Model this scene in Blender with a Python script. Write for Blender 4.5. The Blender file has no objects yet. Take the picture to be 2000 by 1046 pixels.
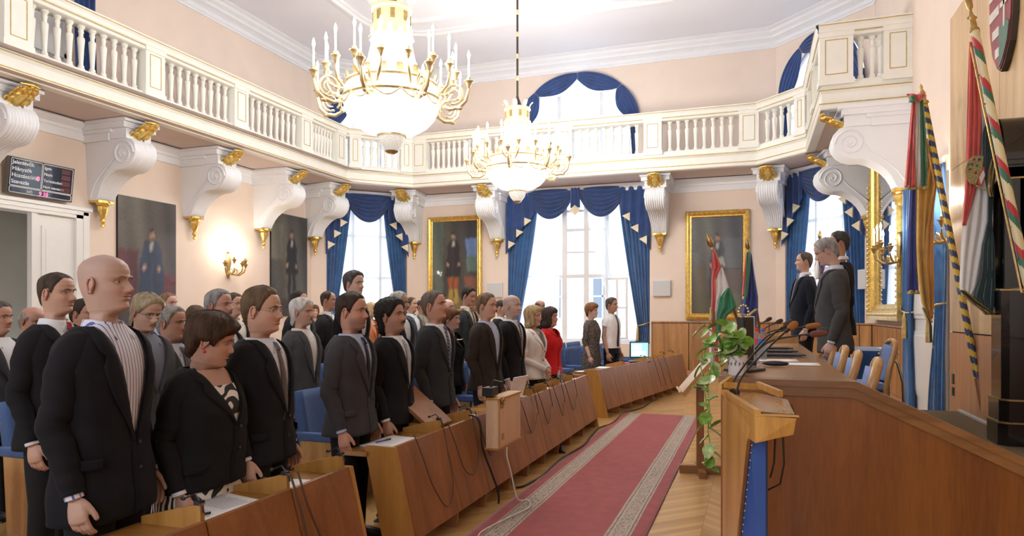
import bpy, math, random
import numpy as np
from math import sin, cos, pi, radians as R, sqrt, exp
from mathutils import Vector, Matrix
random.seed(7)
C = bpy.context.scene.collection
SC = bpy.context.scene
# ---------------------------------------------------------------- camera
F_PX, YAW, EYE = 1352.4, R(19.214), 1.6
cam_data = bpy.data.cameras.new('camera'); cam = bpy.data.objects.new('camera', cam_data); C.objects.link(cam)
cam_data.sensor_fit = 'HORIZONTAL'; cam_data.sensor_width = 36.0
cam_data.lens = 36.0 * F_PX / 2000.0
cam_data.shift_y = (609.2 - 523.0) / 2000.0
cam.location = (0, 0, EYE); cam.rotation_euler = (R(90), 0, YAW)
cam_data.clip_start = 0.05; cam_data.clip_end = 200
SC.camera = cam
# ---------------------------------------------------------------- world and colour management
SC.view_settings.view_transform = 'Standard'; SC.view_settings.look = 'None'
SC.view_settings.gamma = 1.0; SC.view_settings.use_curve_mapping = False
SC.view_settings.exposure = 0.66
SC.cycles.max_bounces = 8; SC.cycles.diffuse_bounces = 4; SC.cycles.glossy_bounces = 3
SC.cycles.transmission_bounces = 5; SC.cycles.transparent_max_bounces = 12
SC.cycles.caustics_reflective = False; SC.cycles.caustics_refractive = False
SC.cycles.sample_clamp_indirect = 6.0
w = bpy.data.worlds.new('sky'); SC.world = w; w.use_nodes = True
w.node_tree.nodes['Background'].inputs[0].default_value = (0.80, 0.89, 1.0, 1)
w.node_tree.nodes['Background'].inputs[1].default_value = 1.25

def area(name, loc, rot, sx, sy, power, col):
    l = bpy.data.lights.new(name, 'AREA'); l.shape = 'RECTANGLE'; l.size = sx; l.size_y = sy
    l.energy = power; l.color = col
    o = bpy.data.objects.new(name, l); C.objects.link(o); o.location = loc; o.rotation_euler = rot
    return o
DAY = (0.78, 0.89, 1.0)
# daylight outside the big windows (each stands outdoors, beyond the glass)
area('daylight_back', (-4.6, 20.4, 3.4), (R(-90), 0, 0), 5.0, 5.5, 115, DAY)
area('daylight_back_upper', (-4.6, 20.4, 7.6), (R(-90), 0, 0), 4.0, 2.6, 90, DAY)
area('daylight_left_corner', (-11.6, 18.5, 3.6), (R(-90), 0, R(45)), 2.6, 5.5, 80, DAY)
area('daylight_left_corner_upper', (-11.6, 18.5, 7.4), (R(-90), 0, R(45)), 2.6, 2.4, 48, DAY)
area('daylight_right_corner', (2.7, 18.6, 3.6), (R(-90), 0, R(-45)), 2.6, 5.5, 80, DAY)
area('daylight_right_corner_upper', (2.7, 18.6, 7.4), (R(-90), 0, R(-45)), 2.6, 2.4, 48, DAY)
for _i, _x in enumerate((-8.6, -4.6, -0.6)):     # added frontal fill, set in unseen windows made up behind the camera
    area('frontal_fill_%s' % ('a', 'b', 'c')[_i], (_x, -4.45, 3.6), (R(90), 0, 0), 2.4, 4.6, 75, (.92, .95, 1))

# ---------------------------------------------------------------- materials
MATS = {}
def nodes(name):
    m = bpy.data.materials.new(name); m.use_nodes = True; MATS[name] = m
    nt = m.node_tree; return m, nt, nt.nodes['Principled BSDF']
def N(nt, t, **k):
    n = nt.nodes.new(t)
    for a, v in k.items():
        if a == 'loc': continue
        if isinstance(a, str) and hasattr(n, a): setattr(n, a, v)
    return n
def mat(name, col, rough=.6, metal=0, noise=0, nscale=8, bump=0, bscale=60, sheen=0, emit=0, ecol=None, alpha=1, trans=0, coat=0, spec=None, stretch=None, ior=None, sss=0):
    m, nt, b = nodes(name)
    b.inputs['Base Color'].default_value = (*col, 1); b.inputs['Roughness'].default_value = rough
    b.inputs['Metallic'].default_value = metal
    if spec is not None: b.inputs['Specular IOR Level'].default_value = spec
    if coat: b.inputs['Coat Weight'].default_value = coat
    if sheen: b.inputs['Sheen Weight'].default_value = sheen
    if trans: b.inputs['Transmission Weight'].default_value = trans
    if ior: b.inputs['IOR'].default_value = ior
    if alpha < 1: b.inputs['Alpha'].default_value = alpha
    if sss:
        b.inputs['Subsurface Weight'].default_value = sss; b.inputs['Subsurface Radius'].default_value = (.02, .008, .004); b.inputs['Subsurface Scale'].default_value = .3
    if emit:
        b.inputs['Emission Color'].default_value = (*(ecol or col), 1); b.inputs['Emission Strength'].default_value = emit
    tc = N(nt, 'ShaderNodeTexCoord'); mp = N(nt, 'ShaderNodeMapping'); nt.links.new(tc.outputs['Object'], mp.inputs[0])
    if stretch: mp.inputs['Scale'].default_value = stretch
    if noise:
        n = N(nt, 'ShaderNodeTexNoise'); n.inputs['Scale'].default_value = nscale; n.inputs['Detail'].default_value = 4
        nt.links.new(mp.outputs[0], n.inputs['Vector'])
        r = N(nt, 'ShaderNodeMapRange'); r.inputs['From Min'].default_value = .3; r.inputs['From Max'].default_value = .7
        r.inputs['To Min'].default_value = 1 - noise; r.inputs['To Max'].default_value = 1 + noise
        nt.links.new(n.outputs['Fac'], r.inputs[0])
        mx = N(nt, 'ShaderNodeVectorMath', operation='MULTIPLY'); mx.inputs[0].default_value = col
        nt.links.new(r.outputs[0], mx.inputs[1]); nt.links.new(mx.outputs[0], b.inputs['Base Color'])
    if bump:
        n2 = N(nt, 'ShaderNodeTexNoise'); n2.inputs['Scale'].default_value = bscale; n2.inputs['Detail'].default_value = 3
        nt.links.new(mp.outputs[0], n2.inputs['Vector'])
        bp = N(nt, 'ShaderNodeBump'); bp.inputs['Strength'].default_value = bump; bp.inputs['Distance'].default_value = .01
        nt.links.new(n2.outputs['Fac'], bp.inputs['Height']); nt.links.new(bp.outputs[0], b.inputs['Normal'])
    return m
def wood(name, c1, c2, scale=(1, 1, .12), rough=.35, grain=14, coat=.2):
    m, nt, b = nodes(name); b.inputs['Roughness'].default_value = rough; b.inputs['Coat Weight'].default_value = coat
    b.inputs['Coat Roughness'].default_value = .25
    tc = N(nt, 'ShaderNodeTexCoord'); mp = N(nt, 'ShaderNodeMapping'); mp.inputs['Scale'].default_value = scale
    nt.links.new(tc.outputs['Object'], mp.inputs[0])
    n1 = N(nt, 'ShaderNodeTexNoise'); n1.inputs['Scale'].default_value = 2.2; n1.inputs['Detail'].default_value = 6; n1.inputs['Distortion'].default_value = 1.4
    n2 = N(nt, 'ShaderNodeTexNoise'); n2.inputs['Scale'].default_value = grain * 4; n2.inputs['Detail'].default_value = 3
    for n in (n1, n2): nt.links.new(mp.outputs[0], n.inputs['Vector'])
    ad = N(nt, 'ShaderNodeMath', operation='MULTIPLY_ADD'); ad.inputs[1].default_value = .35
    nt.links.new(n2.outputs['Fac'], ad.inputs[0]); nt.links.new(n1.outputs['Fac'], ad.inputs[2])
    cr = N(nt, 'ShaderNodeValToRGB'); cr.color_ramp.elements[0].position = .45; cr.color_ramp.elements[1].position = .85
    cr.color_ramp.elements[0].color = (*c1, 1); cr.color_ramp.elements[1].color = (*c2, 1)
    nt.links.new(ad.outputs[0], cr.inputs[0]); nt.links.new(cr.outputs[0], b.inputs['Base Color'])
    return m
def vcol(name, rough=.6, mult=(1, 1, 1), bump=0, bscale=80, coat=0, sss=0, sheen=0, spec=.5, emit=0):
    m, nt, b = nodes(name); b.inputs['Roughness'].default_value = rough; b.inputs['Coat Weight'].default_value = coat
    b.inputs['Specular IOR Level'].default_value = spec
    a = N(nt, 'ShaderNodeAttribute'); a.attribute_name = 'tint'
    nt.links.new(a.outputs['Color'], b.inputs['Base Color'])
    if emit:
        nt.links.new(a.outputs['Color'], b.inputs['Emission Color']); b.inputs['Emission Strength'].default_value = emit
    if sss:
        b.inputs['Subsurface Weight'].default_value = sss; b.inputs['Subsurface Radius'].default_value = (.02, .008, .004); b.inputs['Subsurface Scale'].default_value = .25
    if bump:
        tc = N(nt, 'ShaderNodeTexCoord'); n2 = N(nt, 'ShaderNodeTexNoise'); n2.inputs['Scale'].default_value = bscale; n2.inputs['Detail'].default_value = 3
        nt.links.new(tc.outputs['Object'], n2.inputs['Vector'])
        bp = N(nt, 'ShaderNodeBump'); bp.inputs['Strength'].default_value = bump; bp.inputs['Distance'].default_value = .004
        nt.links.new(n2.outputs['Fac'], bp.inputs['Height']); nt.links.new(bp.outputs[0], b.inputs['Normal'])
    return m
PINK = mat('wall_pink_plaster', (.83, .70, .61), .85, noise=.03, nscale=1.5, bump=.05)
WHITE = mat('white_plaster', (.85, .87, .92), .6, noise=.015, nscale=3)
CEIL = mat('ceiling_white', (.84, .85, .93), .85, noise=.015, nscale=.8)
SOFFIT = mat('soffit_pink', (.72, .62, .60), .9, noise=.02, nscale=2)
CREAM = mat('cream_paint', (.88, .875, .82), .45, noise=.025, nscale=4)
DOORW = mat('door_white_gloss', (.82, .83, .83), .25, noise=.01)
DOORIN = mat('corridor_grey', (.50, .48, .42), .8, noise=.05, nscale=2)
GILT = mat('gilding', (.80, .55, .16), .32, metal=.9, noise=.25, nscale=14, bump=.35, bscale=50)
GILT2 = mat('pale_gilding', (.92, .79, .48), .38, metal=.85, noise=.15, nscale=20, bump=.2, bscale=60)
BRASS = mat('aged_brass', (.50, .36, .15), .35, metal=.9, noise=.2, nscale=20, bump=.2)
GOLDLINE = mat('gold_line_paint', (.52, .38, .12), .5, metal=.3, noise=.2, nscale=12)
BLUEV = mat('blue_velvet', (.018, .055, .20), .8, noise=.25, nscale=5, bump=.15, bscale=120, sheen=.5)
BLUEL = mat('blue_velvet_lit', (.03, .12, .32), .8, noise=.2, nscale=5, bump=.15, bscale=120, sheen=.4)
GOLDCL = mat('gold_lining_satin', (.78, .70, .50), .5, noise=.1, nscale=9)
WOODP = wood('wainscot_veneer', (.27, .115, .035), (.52, .27, .095), (2.2, 2.2, .16))
WOODD = wood('desk_veneer', (.19, .070, .022), (.36, .148, .046), (2.4, 2.4, .2), .38, coat=.08)
WOODDL = wood('desk_side_oak', (.36, .17, .038), (.56, .30, .075), (2.4, 2.4, .2), .38, coat=.08)
WOODT = wood('desk_top_veneer', (.28, .125, .03), (.45, .235, .07), (1.4, .2, 1.4), .25, coat=.2)
WOODPOD = wood('podium_veneer', (.15, .045, .007), (.31, .108, .017), (1.3, 1.3, .12), .36, coat=.12)
WOODR = wood('podium_trim', (.19, .08, .024), (.33, .155, .05), (.15, 1.5, 1.5), .3)
WOODLEC = wood('lectern_oak', (.42, .20, .042), (.70, .39, .105), (2.5, 2.5, .15), .28, coat=.4)
WOODCH = wood('chair_beech', (.40, .20, .07), (.66, .40, .17), (2, 2, .3), .3)
WOODWALL = wood('wall_panel_oak', (.50, .31, .14), (.72, .49, .25), (2, 1.3, .12), .4)
WOODWALL2 = wood('wall_panel_walnut', (.38, .17, .08), (.56, .29, .15), (2, 1.3, .12), .35)
BLACKW = mat('black_lacquer', (.010, .009, .009), .22, noise=.3, coat=.5)
DARK = mat('dark_gap', (.02, .015, .012), .8)
BLACKP = mat('black_plastic', (.015, .015, .017), .45)
GREYP = mat('grey_plastic', (.60, .61, .63), .5)
SPKW = mat('speaker_grey', (.72, .72, .76), .6)
BLUEF = mat('blue_seat_fabric', (.07, .135, .31), .9, noise=.12, nscale=60, bump=.3, bscale=250, sheen=.1)
BLUEF2 = mat('pale_blue_chair_fabric', (.20, .30, .62), .9, noise=.1, nscale=60, bump=.3, bscale=250, sheen=.3)
BLUEP = mat('blue_leatherette', (.04, .12, .45), .5, noise=.08)
BROWNC = mat('brown_carpet', (.16, .115, .06), .95, noise=.25, nscale=40, bump=.5, bscale=200)
CHROME = mat('chrome', (.75, .75, .76), .15, metal=1)
PAPER = mat('paper', (.86, .86, .88), .7, noise=.02)
INK = mat('ink', (.25, .25, .28), .7)
CABLE = mat('cable_brown', (.10, .05, .03), .5)
CABLEB = mat('cable_black', (.012, .012, .012), .5)
CABLEW = mat('cable_white', (.75, .73, .70), .5)
PLYW = wood('plywood_pale', (.62, .42, .26), (.78, .58, .38), (2, 2, .3), .5)
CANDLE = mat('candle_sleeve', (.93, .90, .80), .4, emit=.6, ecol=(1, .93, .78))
BULB = mat('lit_bulb', (1, .95, .85), .4, emit=60, ecol=(1, .93, .80))
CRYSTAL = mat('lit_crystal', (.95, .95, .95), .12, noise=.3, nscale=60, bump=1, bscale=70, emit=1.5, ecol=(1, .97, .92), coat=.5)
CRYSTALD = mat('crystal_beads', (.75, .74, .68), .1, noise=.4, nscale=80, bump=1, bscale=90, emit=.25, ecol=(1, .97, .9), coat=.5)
IRON = mat('dark_iron', (.07, .055, .045), .5, metal=.5)
LEAF = mat('pothos_leaf', (.22, .42, .07), .35, noise=.5, nscale=22, coat=.3)
LEAFP = mat('pothos_leaf_pale', (.46, .58, .24), .35, noise=.5, nscale=30, coat=.3)
CERAMIC = mat('pot_ceramic', (.80, .78, .78), .3, noise=.03)
REDC = mat('flag_red_satin', (.66, .10, .09), .5, noise=.12, nscale=6, sheen=.3)
WHITEC = mat('flag_white_satin', (.84, .83, .82), .5, noise=.04, nscale=6, sheen=.3)
GREENC = mat('flag_green_satin', (.03, .22, .11), .5, noise=.15, nscale=6, sheen=.3)
GREEND = mat('flag_dark_green_silk', (.025, .06, .065), .45, noise=.15, nscale=6, sheen=.3)
FBLUE = mat('flag_blue_satin', (.03, .05, .30), .5, noise=.15, nscale=6, sheen=.3)
FYELL = mat('flag_yellow_satin', (.72, .44, .10), .42, noise=.15, nscale=6, sheen=.3)
FORNG = mat('flag_orange_satin', (.55, .26, .05), .42, noise=.15, nscale=6, sheen=.3)
FRINGE = mat('gold_fringe', (.55, .44, .20), .7, noise=.3, nscale=80)
GLASSW = mat('window_glass', (1, 1, 1), .02, trans=1, ior=1.01, alpha=.25)
WATER = mat('clear_plastic', (.85, .9, .95), .08, trans=.85, ior=1.2, alpha=.6)
SHEER, _nt, _b = nodes('sheer_voile')
_tr = N(_nt, 'ShaderNodeBsdfTransparent'); _tl = N(_nt, 'ShaderNodeBsdfTranslucent'); _df = N(_nt, 'ShaderNodeBsdfDiffuse')
_tl.inputs[0].default_value = (.90, .95, 1, 1); _df.inputs[0].default_value = (.9, .93, .97, 1)
_m1 = N(_nt, 'ShaderNodeMixShader'); _m2 = N(_nt, 'ShaderNodeMixShader'); _m1.inputs[0].default_value = .25; _m2.inputs[0].default_value = .35
_nt.links.new(_tl.outputs[0], _m1.inputs[1]); _nt.links.new(_df.outputs[0], _m1.inputs[2])
_nt.links.new(_m1.outputs[0], _m2.inputs[1]); _nt.links.new(_tr.outputs[0], _m2.inputs[2])
_nt.links.new(_m2.outputs[0], _nt.nodes['Material Output'].inputs[0])
MIRROR = mat('mirror_glass', (.72, .76, .85), .04, metal=1)
PAINTC = vcol('painted_canvas', .45, bump=.3, bscale=120, coat=.15)
VCLOTH = vcol('printed_cloth', .8)
FACADE = mat('outdoor_facade', (.80, .78, .70), .9, noise=.05, nscale=1)
FWIN = mat('outdoor_window', (.30, .36, .45), .4)
def solid_emit(name, col, s): return mat(name, col, .5, emit=s, ecol=col)
LEDR = solid_emit('red_led', (1, .06, .15), 3.0)

# parquet (chevron) and carpet
PARQ, nt, b = nodes('oak_parquet'); b.inputs['Roughness'].default_value = .28; b.inputs['Coat Weight'].default_value = .3; b.inputs['Coat Roughness'].default_value = .15
tc = N(nt, 'ShaderNodeTexCoord'); sp = N(nt, 'ShaderNodeSeparateXYZ'); nt.links.new(tc.outputs['Object'], sp.inputs[0])
def mth(nt, op, a, b_=None, c=None):
    n = N(nt, 'ShaderNodeMath', operation=op)
    for i, v in enumerate((a, b_, c)):
        if v is None: continue
        if isinstance(v, (int, float)): n.inputs[i].default_value = v
        else: nt.links.new(v, n.inputs[i])
    return n.outputs[0]
col_ = mth(nt, 'DIVIDE', sp.outputs[0], .36); ci = mth(nt, 'FLOOR', col_); fr = mth(nt, 'FRACT', col_)
par = mth(nt, 'MODULO', mth(nt, 'ABSOLUTE', ci), 2.0)
sgn = mth(nt, 'MULTIPLY_ADD', par, 2.0, -1.0)
v_ = mth(nt, 'MULTIPLY_ADD', mth(nt, 'MULTIPLY', fr, sgn), .36, sp.outputs[1])
row = mth(nt, 'DIVIDE', v_, .09); ri = mth(nt, 'FLOOR', row); rf = mth(nt, 'FRACT', row)
cb = N(nt, 'ShaderNodeCombineXYZ'); nt.links.new(ci, cb.inputs[0]); nt.links.new(ri, cb.inputs[1])
wn = N(nt, 'ShaderNodeTexWhiteNoise'); wn.noise_dimensions = '3D'; nt.links.new(cb.outputs[0], wn.inputs['Vector'])
cr = N(nt, 'ShaderNodeValToRGB'); cr.color_ramp.elements[0].color = (.46, .25, .08, 1); cr.color_ramp.elements[1].color = (.66, .41, .16, 1)
nt.links.new(wn.outputs['Value'], cr.inputs[0])
gap = mth(nt, 'MAXIMUM', mth(nt, 'LESS_THAN', rf, .03), mth(nt, 'LESS_THAN', fr, .008))
mx = N(nt, 'ShaderNodeMix'); mx.data_type = 'RGBA'; nt.links.new(gap, mx.inputs[0]); nt.links.new(cr.outputs[0], mx.inputs[6]); mx.inputs[7].default_value = (.25, .13, .05, 1)
nt.links.new(mx.outputs[2], b.inputs['Base Color'])

CARP, nt, b = nodes('red_runner_carpet'); b.inputs['Roughness'].default_value = .95; b.inputs['Sheen Weight'].default_value = .3
tc = N(nt, 'ShaderNodeTexCoord'); sp = N(nt, 'ShaderNodeSeparateXYZ'); nt.links.new(tc.outputs['Object'], sp.inputs[0])
ax = mth(nt, 'ABSOLUTE', sp.outputs[0])          # carpet object's origin is its centre line
n1 = N(nt, 'ShaderNodeTexNoise'); n1.inputs['Scale'].default_value = 9; n1.inputs['Detail'].default_value = 5; nt.links.new(tc.outputs['Object'], n1.inputs['Vector'])
vr = N(nt, 'ShaderNodeTexVoronoi'); vr.inputs['Scale'].default_value = 28; nt.links.new(tc.outputs['Object'], vr.inputs['Vector'])
red = N(nt, 'ShaderNodeValToRGB'); red.color_ramp.elements[0].position = .3; red.color_ramp.elements[1].position = .75
red.color_ramp.elements[0].color = (.25, .017, .016, 1); red.color_ramp.elements[1].color = (.36, .034, .032, 1); nt.links.new(n1.outputs['Fac'], red.inputs[0])
pat = N(nt, 'ShaderNodeValToRGB'); pat.color_ramp.interpolation = 'CONSTANT'
e = pat.color_ramp.elements; e[0].color = (.10, .07, .06, 1); e[0].position = 0; e[1].position = .28; e[1].color = (.42, .34, .25, 1)
e2 = e.new(.42); e2.color = (.30, .13, .10, 1); e3 = e.new(.5); e3.color = (.45, .38, .29, 1); e4 = e.new(.68); e4.color = (.22, .19, .17, 1)
nt.links.new(vr.outputs['Distance'], pat.inputs[0])
def band(lo, hi): return mth(nt, 'MULTIPLY', mth(nt, 'GREATER_THAN', ax, lo), mth(nt, 'LESS_THAN', ax, hi))
def mixc(f, a, bb):
    m = N(nt, 'ShaderNodeMix'); m.data_type = 'RGBA'; nt.links.new(f, m.inputs[0]); nt.links.new(a, m.inputs[6])
    if isinstance(bb, tuple): m.inputs[7].default_value = (*bb, 1)
    else: nt.links.new(bb, m.inputs[7])
    return m.outputs[2]
c = mixc(band(.325, .505), red.outputs[0], pat.outputs[0])
for lo, hi, cc in ((.325, .333, (.45, .36, .24)), (.345, .352, (.12, .05, .05)), (.358, .366, (.50, .42, .30)), (.468, .476, (.50, .42, .30)), (.482, .489, (.12, .05, .05)), (.497, .505, (.45, .36, .24))):
    c = mixc(band(lo, hi), c, cc)
nt.links.new(c, b.inputs['Base Color'])

# ---------------------------------------------------------------- mesh helper
class MB:
    def __init__(s): s.v = []; s.f = []; s.m = []; s.c = None
    def add(s, vs, fs, mi=0, T=None):
        o = len(s.v)
        if T is not None: vs = [T @ Vector(p) for p in vs]
        s.v.extend(tuple(p) for p in vs); s.f.extend(tuple(i + o for i in f) for f in fs); s.m.extend([mi] * len(fs)); return s
    def box(s, x0, x1, y0, y1, z0, z1, mi=0, T=None):
        v = [(x, y, z) for x in (x0, x1) for y in (y0, y1) for z in (z0, z1)]
        return s.add(v, [(0, 1, 3, 2), (4, 6, 7, 5), (0, 4, 5, 1), (2, 3, 7, 6), (0, 2, 6, 4), (1, 5, 7, 3)], mi, T)
    def lathe(s, prof, seg=16, mi=0, T=None, a0=0, a1=2 * pi, flute=None):
        full = abs(a1 - a0 - 2 * pi) < 1e-6; n = seg if full else seg + 1
        v = []
        for r, z in prof:
            for i in range(n):
                a = a0 + (a1 - a0) * i / seg; rr = r * (1 + (flute[0] * cos(a * flute[1]) if flute else 0)); v.append((rr * cos(a), rr * sin(a), z))
        f = []
        for j in range(len(prof) - 1):
            for i in range(seg):
                i2 = (i + 1) % n; f.append((j * n + i, j * n + i2, (j + 1) * n + i2, (j + 1) * n + i))
        if full:
            if prof[0][0] > 1e-5: f.append(tuple(range(n))[::-1])
            if prof[-1][0] > 1e-5: f.append(tuple((len(prof) - 1) * n + i for i in range(n)))
        return s.add(v, f, mi, T)
    def tube(s, pts, rad, seg=8, mi=0, T=None, flat=1.0, caps=True, up=None):
        pts = [Vector(p) for p in pts]; n = len(pts)
        if not hasattr(rad, '__len__'): rad = [rad] * n
        prev = None; v = []
        for i, p in enumerate(pts):
            t = (pts[min(i + 1, n - 1)] - pts[max(i - 1, 0)])
            if t.length < 1e-9: t = Vector((0, 0, 1))
            t.normalize()
            if prev is None:
                u = Vector(up) if up else (Vector((1, 0, 0)) if abs(t.x) < .8 else Vector((0, 1, 0)))
            else: u = prev
            u = (u - t * u.dot(t))
            if u.length < 1e-6: u = t.orthogonal()
            u.normalize(); prev = u; w_ = t.cross(u)
            for k in range(seg):
                a = 2 * pi * k / seg; v.append(p + (u * cos(a) + w_ * sin(a) * flat) * rad[i])
        f = [(i * seg + k, i * seg + (k + 1) % seg, (i + 1) * seg + (k + 1) % seg, (i + 1) * seg + k) for i in range(n - 1) for k in range(seg)]
        if caps: f += [tuple(range(seg))[::-1], tuple((n - 1) * seg + k for k in range(seg))]
        return s.add(v, f, mi, T)
    def prism(s, poly, axis, a, b, mi=0, T=None):
        # poly of 2D points, extruded along axis ('x','y','z') from a to b
        def P(p, t): return {'x': (t, p[0], p[1]), 'y': (p[0], t, p[1]), 'z': (p[0], p[1], t)}[axis]
        n = len(poly); v = [P(p, a) for p in poly] + [P(p, b) for p in poly]
        f = [tuple(range(n))[::-1], tuple(range(n, 2 * n))] + [(i, (i + 1) % n, n + (i + 1) % n, n + i) for i in range(n)]
        return s.add(v, f, mi, T)
    def grid(s, nu, nv, fn, mi=0, T=None, closeu=False, mfn=None):
        v = [fn(i / (nu if closeu else nu - 1), j / (nv - 1)) for j in range(nv) for i in range(nu)]
        f = []; ms = []
        for j in range(nv - 1):
            for i in range(nu if closeu else nu - 1):
                i2 = (i + 1) % nu; f.append((j * nu + i, j * nu + i2, (j + 1) * nu + i2, (j + 1) * nu + i))
                if mfn: ms.append(mfn((i + .5) / nu, (j + .5) / nv))
        s.add(v, f, mi, T)
        if mfn: s.m[-len(f):] = ms
        return s
    def ell(s, c, r, mi=0, seg=12, rings=8, T=None):
        M = Matrix.Translation(c) @ Matrix.Diagonal((*r, 1))
        pr = [(max(sin(pi * j / rings), 0), -cos(pi * j / rings)) for j in range(rings + 1)]
        return s.lathe(pr, seg, mi, (T @ M) if T is not None else M)
    def build(s, name, mats, parent=None, smooth=35, loc=None, solid=0, sub=0, bevel=0, offset=-1):
        me = bpy.data.meshes.new(name); me.from_pydata(s.v, [], s.f)
        if not isinstance(mats, (list, tuple)): mats = [mats]
        for m in mats: me.materials.append(m)
        if len(mats) > 1: me.polygons.foreach_set('material_index', s.m)
        if s.c is not None:
            ca = me.color_attributes.new('tint', 'FLOAT_COLOR', 'POINT')
            arr = np.ones((len(s.v), 4), dtype=np.float32); cc = np.array(s.c, dtype=np.float32); arr[:len(cc), :3] = cc
            ca.data.foreach_set('color', arr.ravel())
        me.validate(); me.update()
        if smooth:
            me.shade_smooth()
            if smooth < 180: me.set_sharp_from_angle(angle=R(smooth))
        o = bpy.data.objects.new(name, me); C.objects.link(o)
        if parent is not None: o.parent = parent
        if loc: o.location = loc
        if solid: md = o.modifiers.new('thickness', 'SOLIDIFY'); md.thickness = solid; md.offset = offset
        if sub: md = o.modifiers.new('smooth', 'SUBSURF'); md.levels = sub; md.render_levels = sub
        if bevel: md = o.modifiers.new('edge', 'BEVEL'); md.width = bevel; md.segments = 2; md.limit_method = 'ANGLE'
        return o
def tag(o, label=None, cat=None, group=None, kind=None):
    if label: o['label'] = label
    if cat: o['category'] = cat
    if group: o['group'] = group
    if kind: o['kind'] = kind
    return o
def thing(name, label, cat, loc=(0, 0, 0), rz=0, group=None, kind=None):
    o = bpy.data.objects.new(name, None); C.objects.link(o); o.location = loc; o.rotation_euler = (0, 0, rz)
    o.empty_display_size = .1
    return tag(o, label, cat, group, kind)
def dup(root, loc=None, rz=None, label=None, parent=None):
    r = root.copy(); C.objects.link(r)
    if parent is not None: r.parent = parent
    if loc is not None: r.location = loc
    if rz is not None: r.rotation_euler = (0, 0, rz)
    if label: r['label'] = label
    for ch in list(root.children): dup(ch, parent=r)
    return r
def at(px, py, k):
    # a point of the room: k metres in front of the camera station, along the sight line measured on the survey photo
    u = (px - 1000) / F_PX; v = (609.2 - py) / F_PX; c_, s_ = cos(YAW), sin(YAW)
    return Vector(((u * c_ - s_) * k, (u * s_ + c_) * k, v * k + EYE))
def TR(loc=(0, 0, 0), rz=0, rx=0, ry=0, sc=1):
    return Matrix.Translation(loc) @ Matrix.Rotation(rz, 4, 'Z') @ Matrix.Rotation(ry, 4, 'Y') @ Matrix.Rotation(rx, 4, 'X') @ Matrix.Scale(sc, 4)
def lerp(a, b, t): return a + (b - a) * t
def smooth(a, b, x):
    t = min(max((x - a) / (b - a), 0), 1); return t * t * (3 - 2 * t)
# ================================================================ THE ROOM
XL, XR, YB, YN, HC = -11.6, 2.47, 18.58, -4.2, 8.62
CX = (XL + XR) / 2
CLa, CLb = (XL, 16.33), (-9.35, YB)          # chamfered left corner
CRa, CRb = (.53, YB), (XR, 16.64)            # chamfered right corner
def struct(o): return tag(o, kind='structure')
def wall(name, A, B, z1, openings, m, th=.4):
    """wall from A to B (left to right seen from inside); openings: (x0,x1,z0,top) or top=('arch',spring,apex)"""
    L = sqrt((B[0] - A[0]) ** 2 + (B[1] - A[1]) ** 2); ang = math.atan2(B[1] - A[1], B[0] - A[0])
    def top(o, x):
        if isinstance(o[3], tuple):
            c = (o[0] + o[1]) / 2; h = (o[1] - o[0]) / 2; q = max(0, 1 - ((x - c) / h) ** 2)
            return o[3][1] + (o[3][2] - o[3][1]) * sqrt(q)
        return o[3]
    xs = {0, L}
    for o in openings:
        n = 24 if isinstance(o[3], tuple) else 1
        for i in range(n + 1): xs.add(lerp(o[0], o[1], .5 - .5 * cos(pi * i / n)))
    xs = sorted(xs); mb = MB()
    for xa, xb in zip(xs, xs[1:]):
        xm = (xa + xb) / 2; sp = [(0, 0)]
        for o in sorted((o for o in openings if o[0] < xm < o[1]), key=lambda o: o[2]):
            mb.add([(xa, 0, sp[0][0]), (xb, 0, sp[0][1]), (xb, 0, o[2]), (xa, 0, o[2])], [(0, 1, 2, 3)])
            mb.add([(xa, 0, o[2]), (xb, 0, o[2]), (xb, th, o[2]), (xa, th, o[2])], [(0, 1, 2, 3)])
            ta, tb = top(o, xa), top(o, xb)
            mb.add([(xa, 0, ta), (xb, 0, tb), (xb, th, tb), (xa, th, ta)], [(3, 2, 1, 0)])
            sp = [(ta, tb)]
        mb.add([(xa, 0, sp[0][0]), (xb, 0, sp[0][1]), (xb, 0, z1), (xa, 0, z1)], [(0, 1, 2, 3)])
    for o in openings:
        for x in (o[0], o[1]):
            mb.add([(x, 0, o[2]), (x, th, o[2]), (x, th, top(o, x)), (x, 0, top(o, x))], [(0, 1, 2, 3)])
    ob = struct(mb.build(name, m, smooth=30)); ob.location = (A[0], A[1], 0); ob.rotation_euler = (0, 0, ang)
    return ob
WZ = HC
def offs(A, B, P): return sqrt((P[0] - A[0]) ** 2 + (P[1] - A[1]) ** 2)
wall('wall_back', CLb, CRa, WZ, [(-6.6 + 9.35, -2.6 + 9.35, .75, 4.98), (-6.23 + 9.35, -2.9 + 9.35, 5.35, ('arch', 6.75, 8.12))], PINK)
LCL = 3.18; wall('wall_back_left_corner', CLa, CLb, WZ, [(.42, 2.76, .75, 4.98), (.42, 2.76, 5.35, ('arch', 6.75, 8.05))], PINK)
LCR = 2.745; wall('wall_back_right_corner', CRa, CRb, WZ, [(.30, 2.5, .75, 4.98), (.22, 2.5, 5.35, ('arch', 6.75, 8.08))], PINK)
DY0, DY1 = 6.2, 9.25      # the white double door on the left wall
wall('wall_left', (XL, YN), CLa, WZ, [(DY0 - YN, DY1 - YN, 0, 3.33), (7.55 - YN, 9.25 - YN, 5.1, 8.0)], PINK)
wall('wall_right', CRb, (XR, YN), WZ, [], PINK)
wall('wall_near', (XR, YN), (XL, YN), WZ, [(1.85 + 4.0 * i, 4.3 + 4.0 * i, .8, 5.9) for i in range(3)], PINK)  # openings for the unseen windows added for the frontal fill
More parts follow.
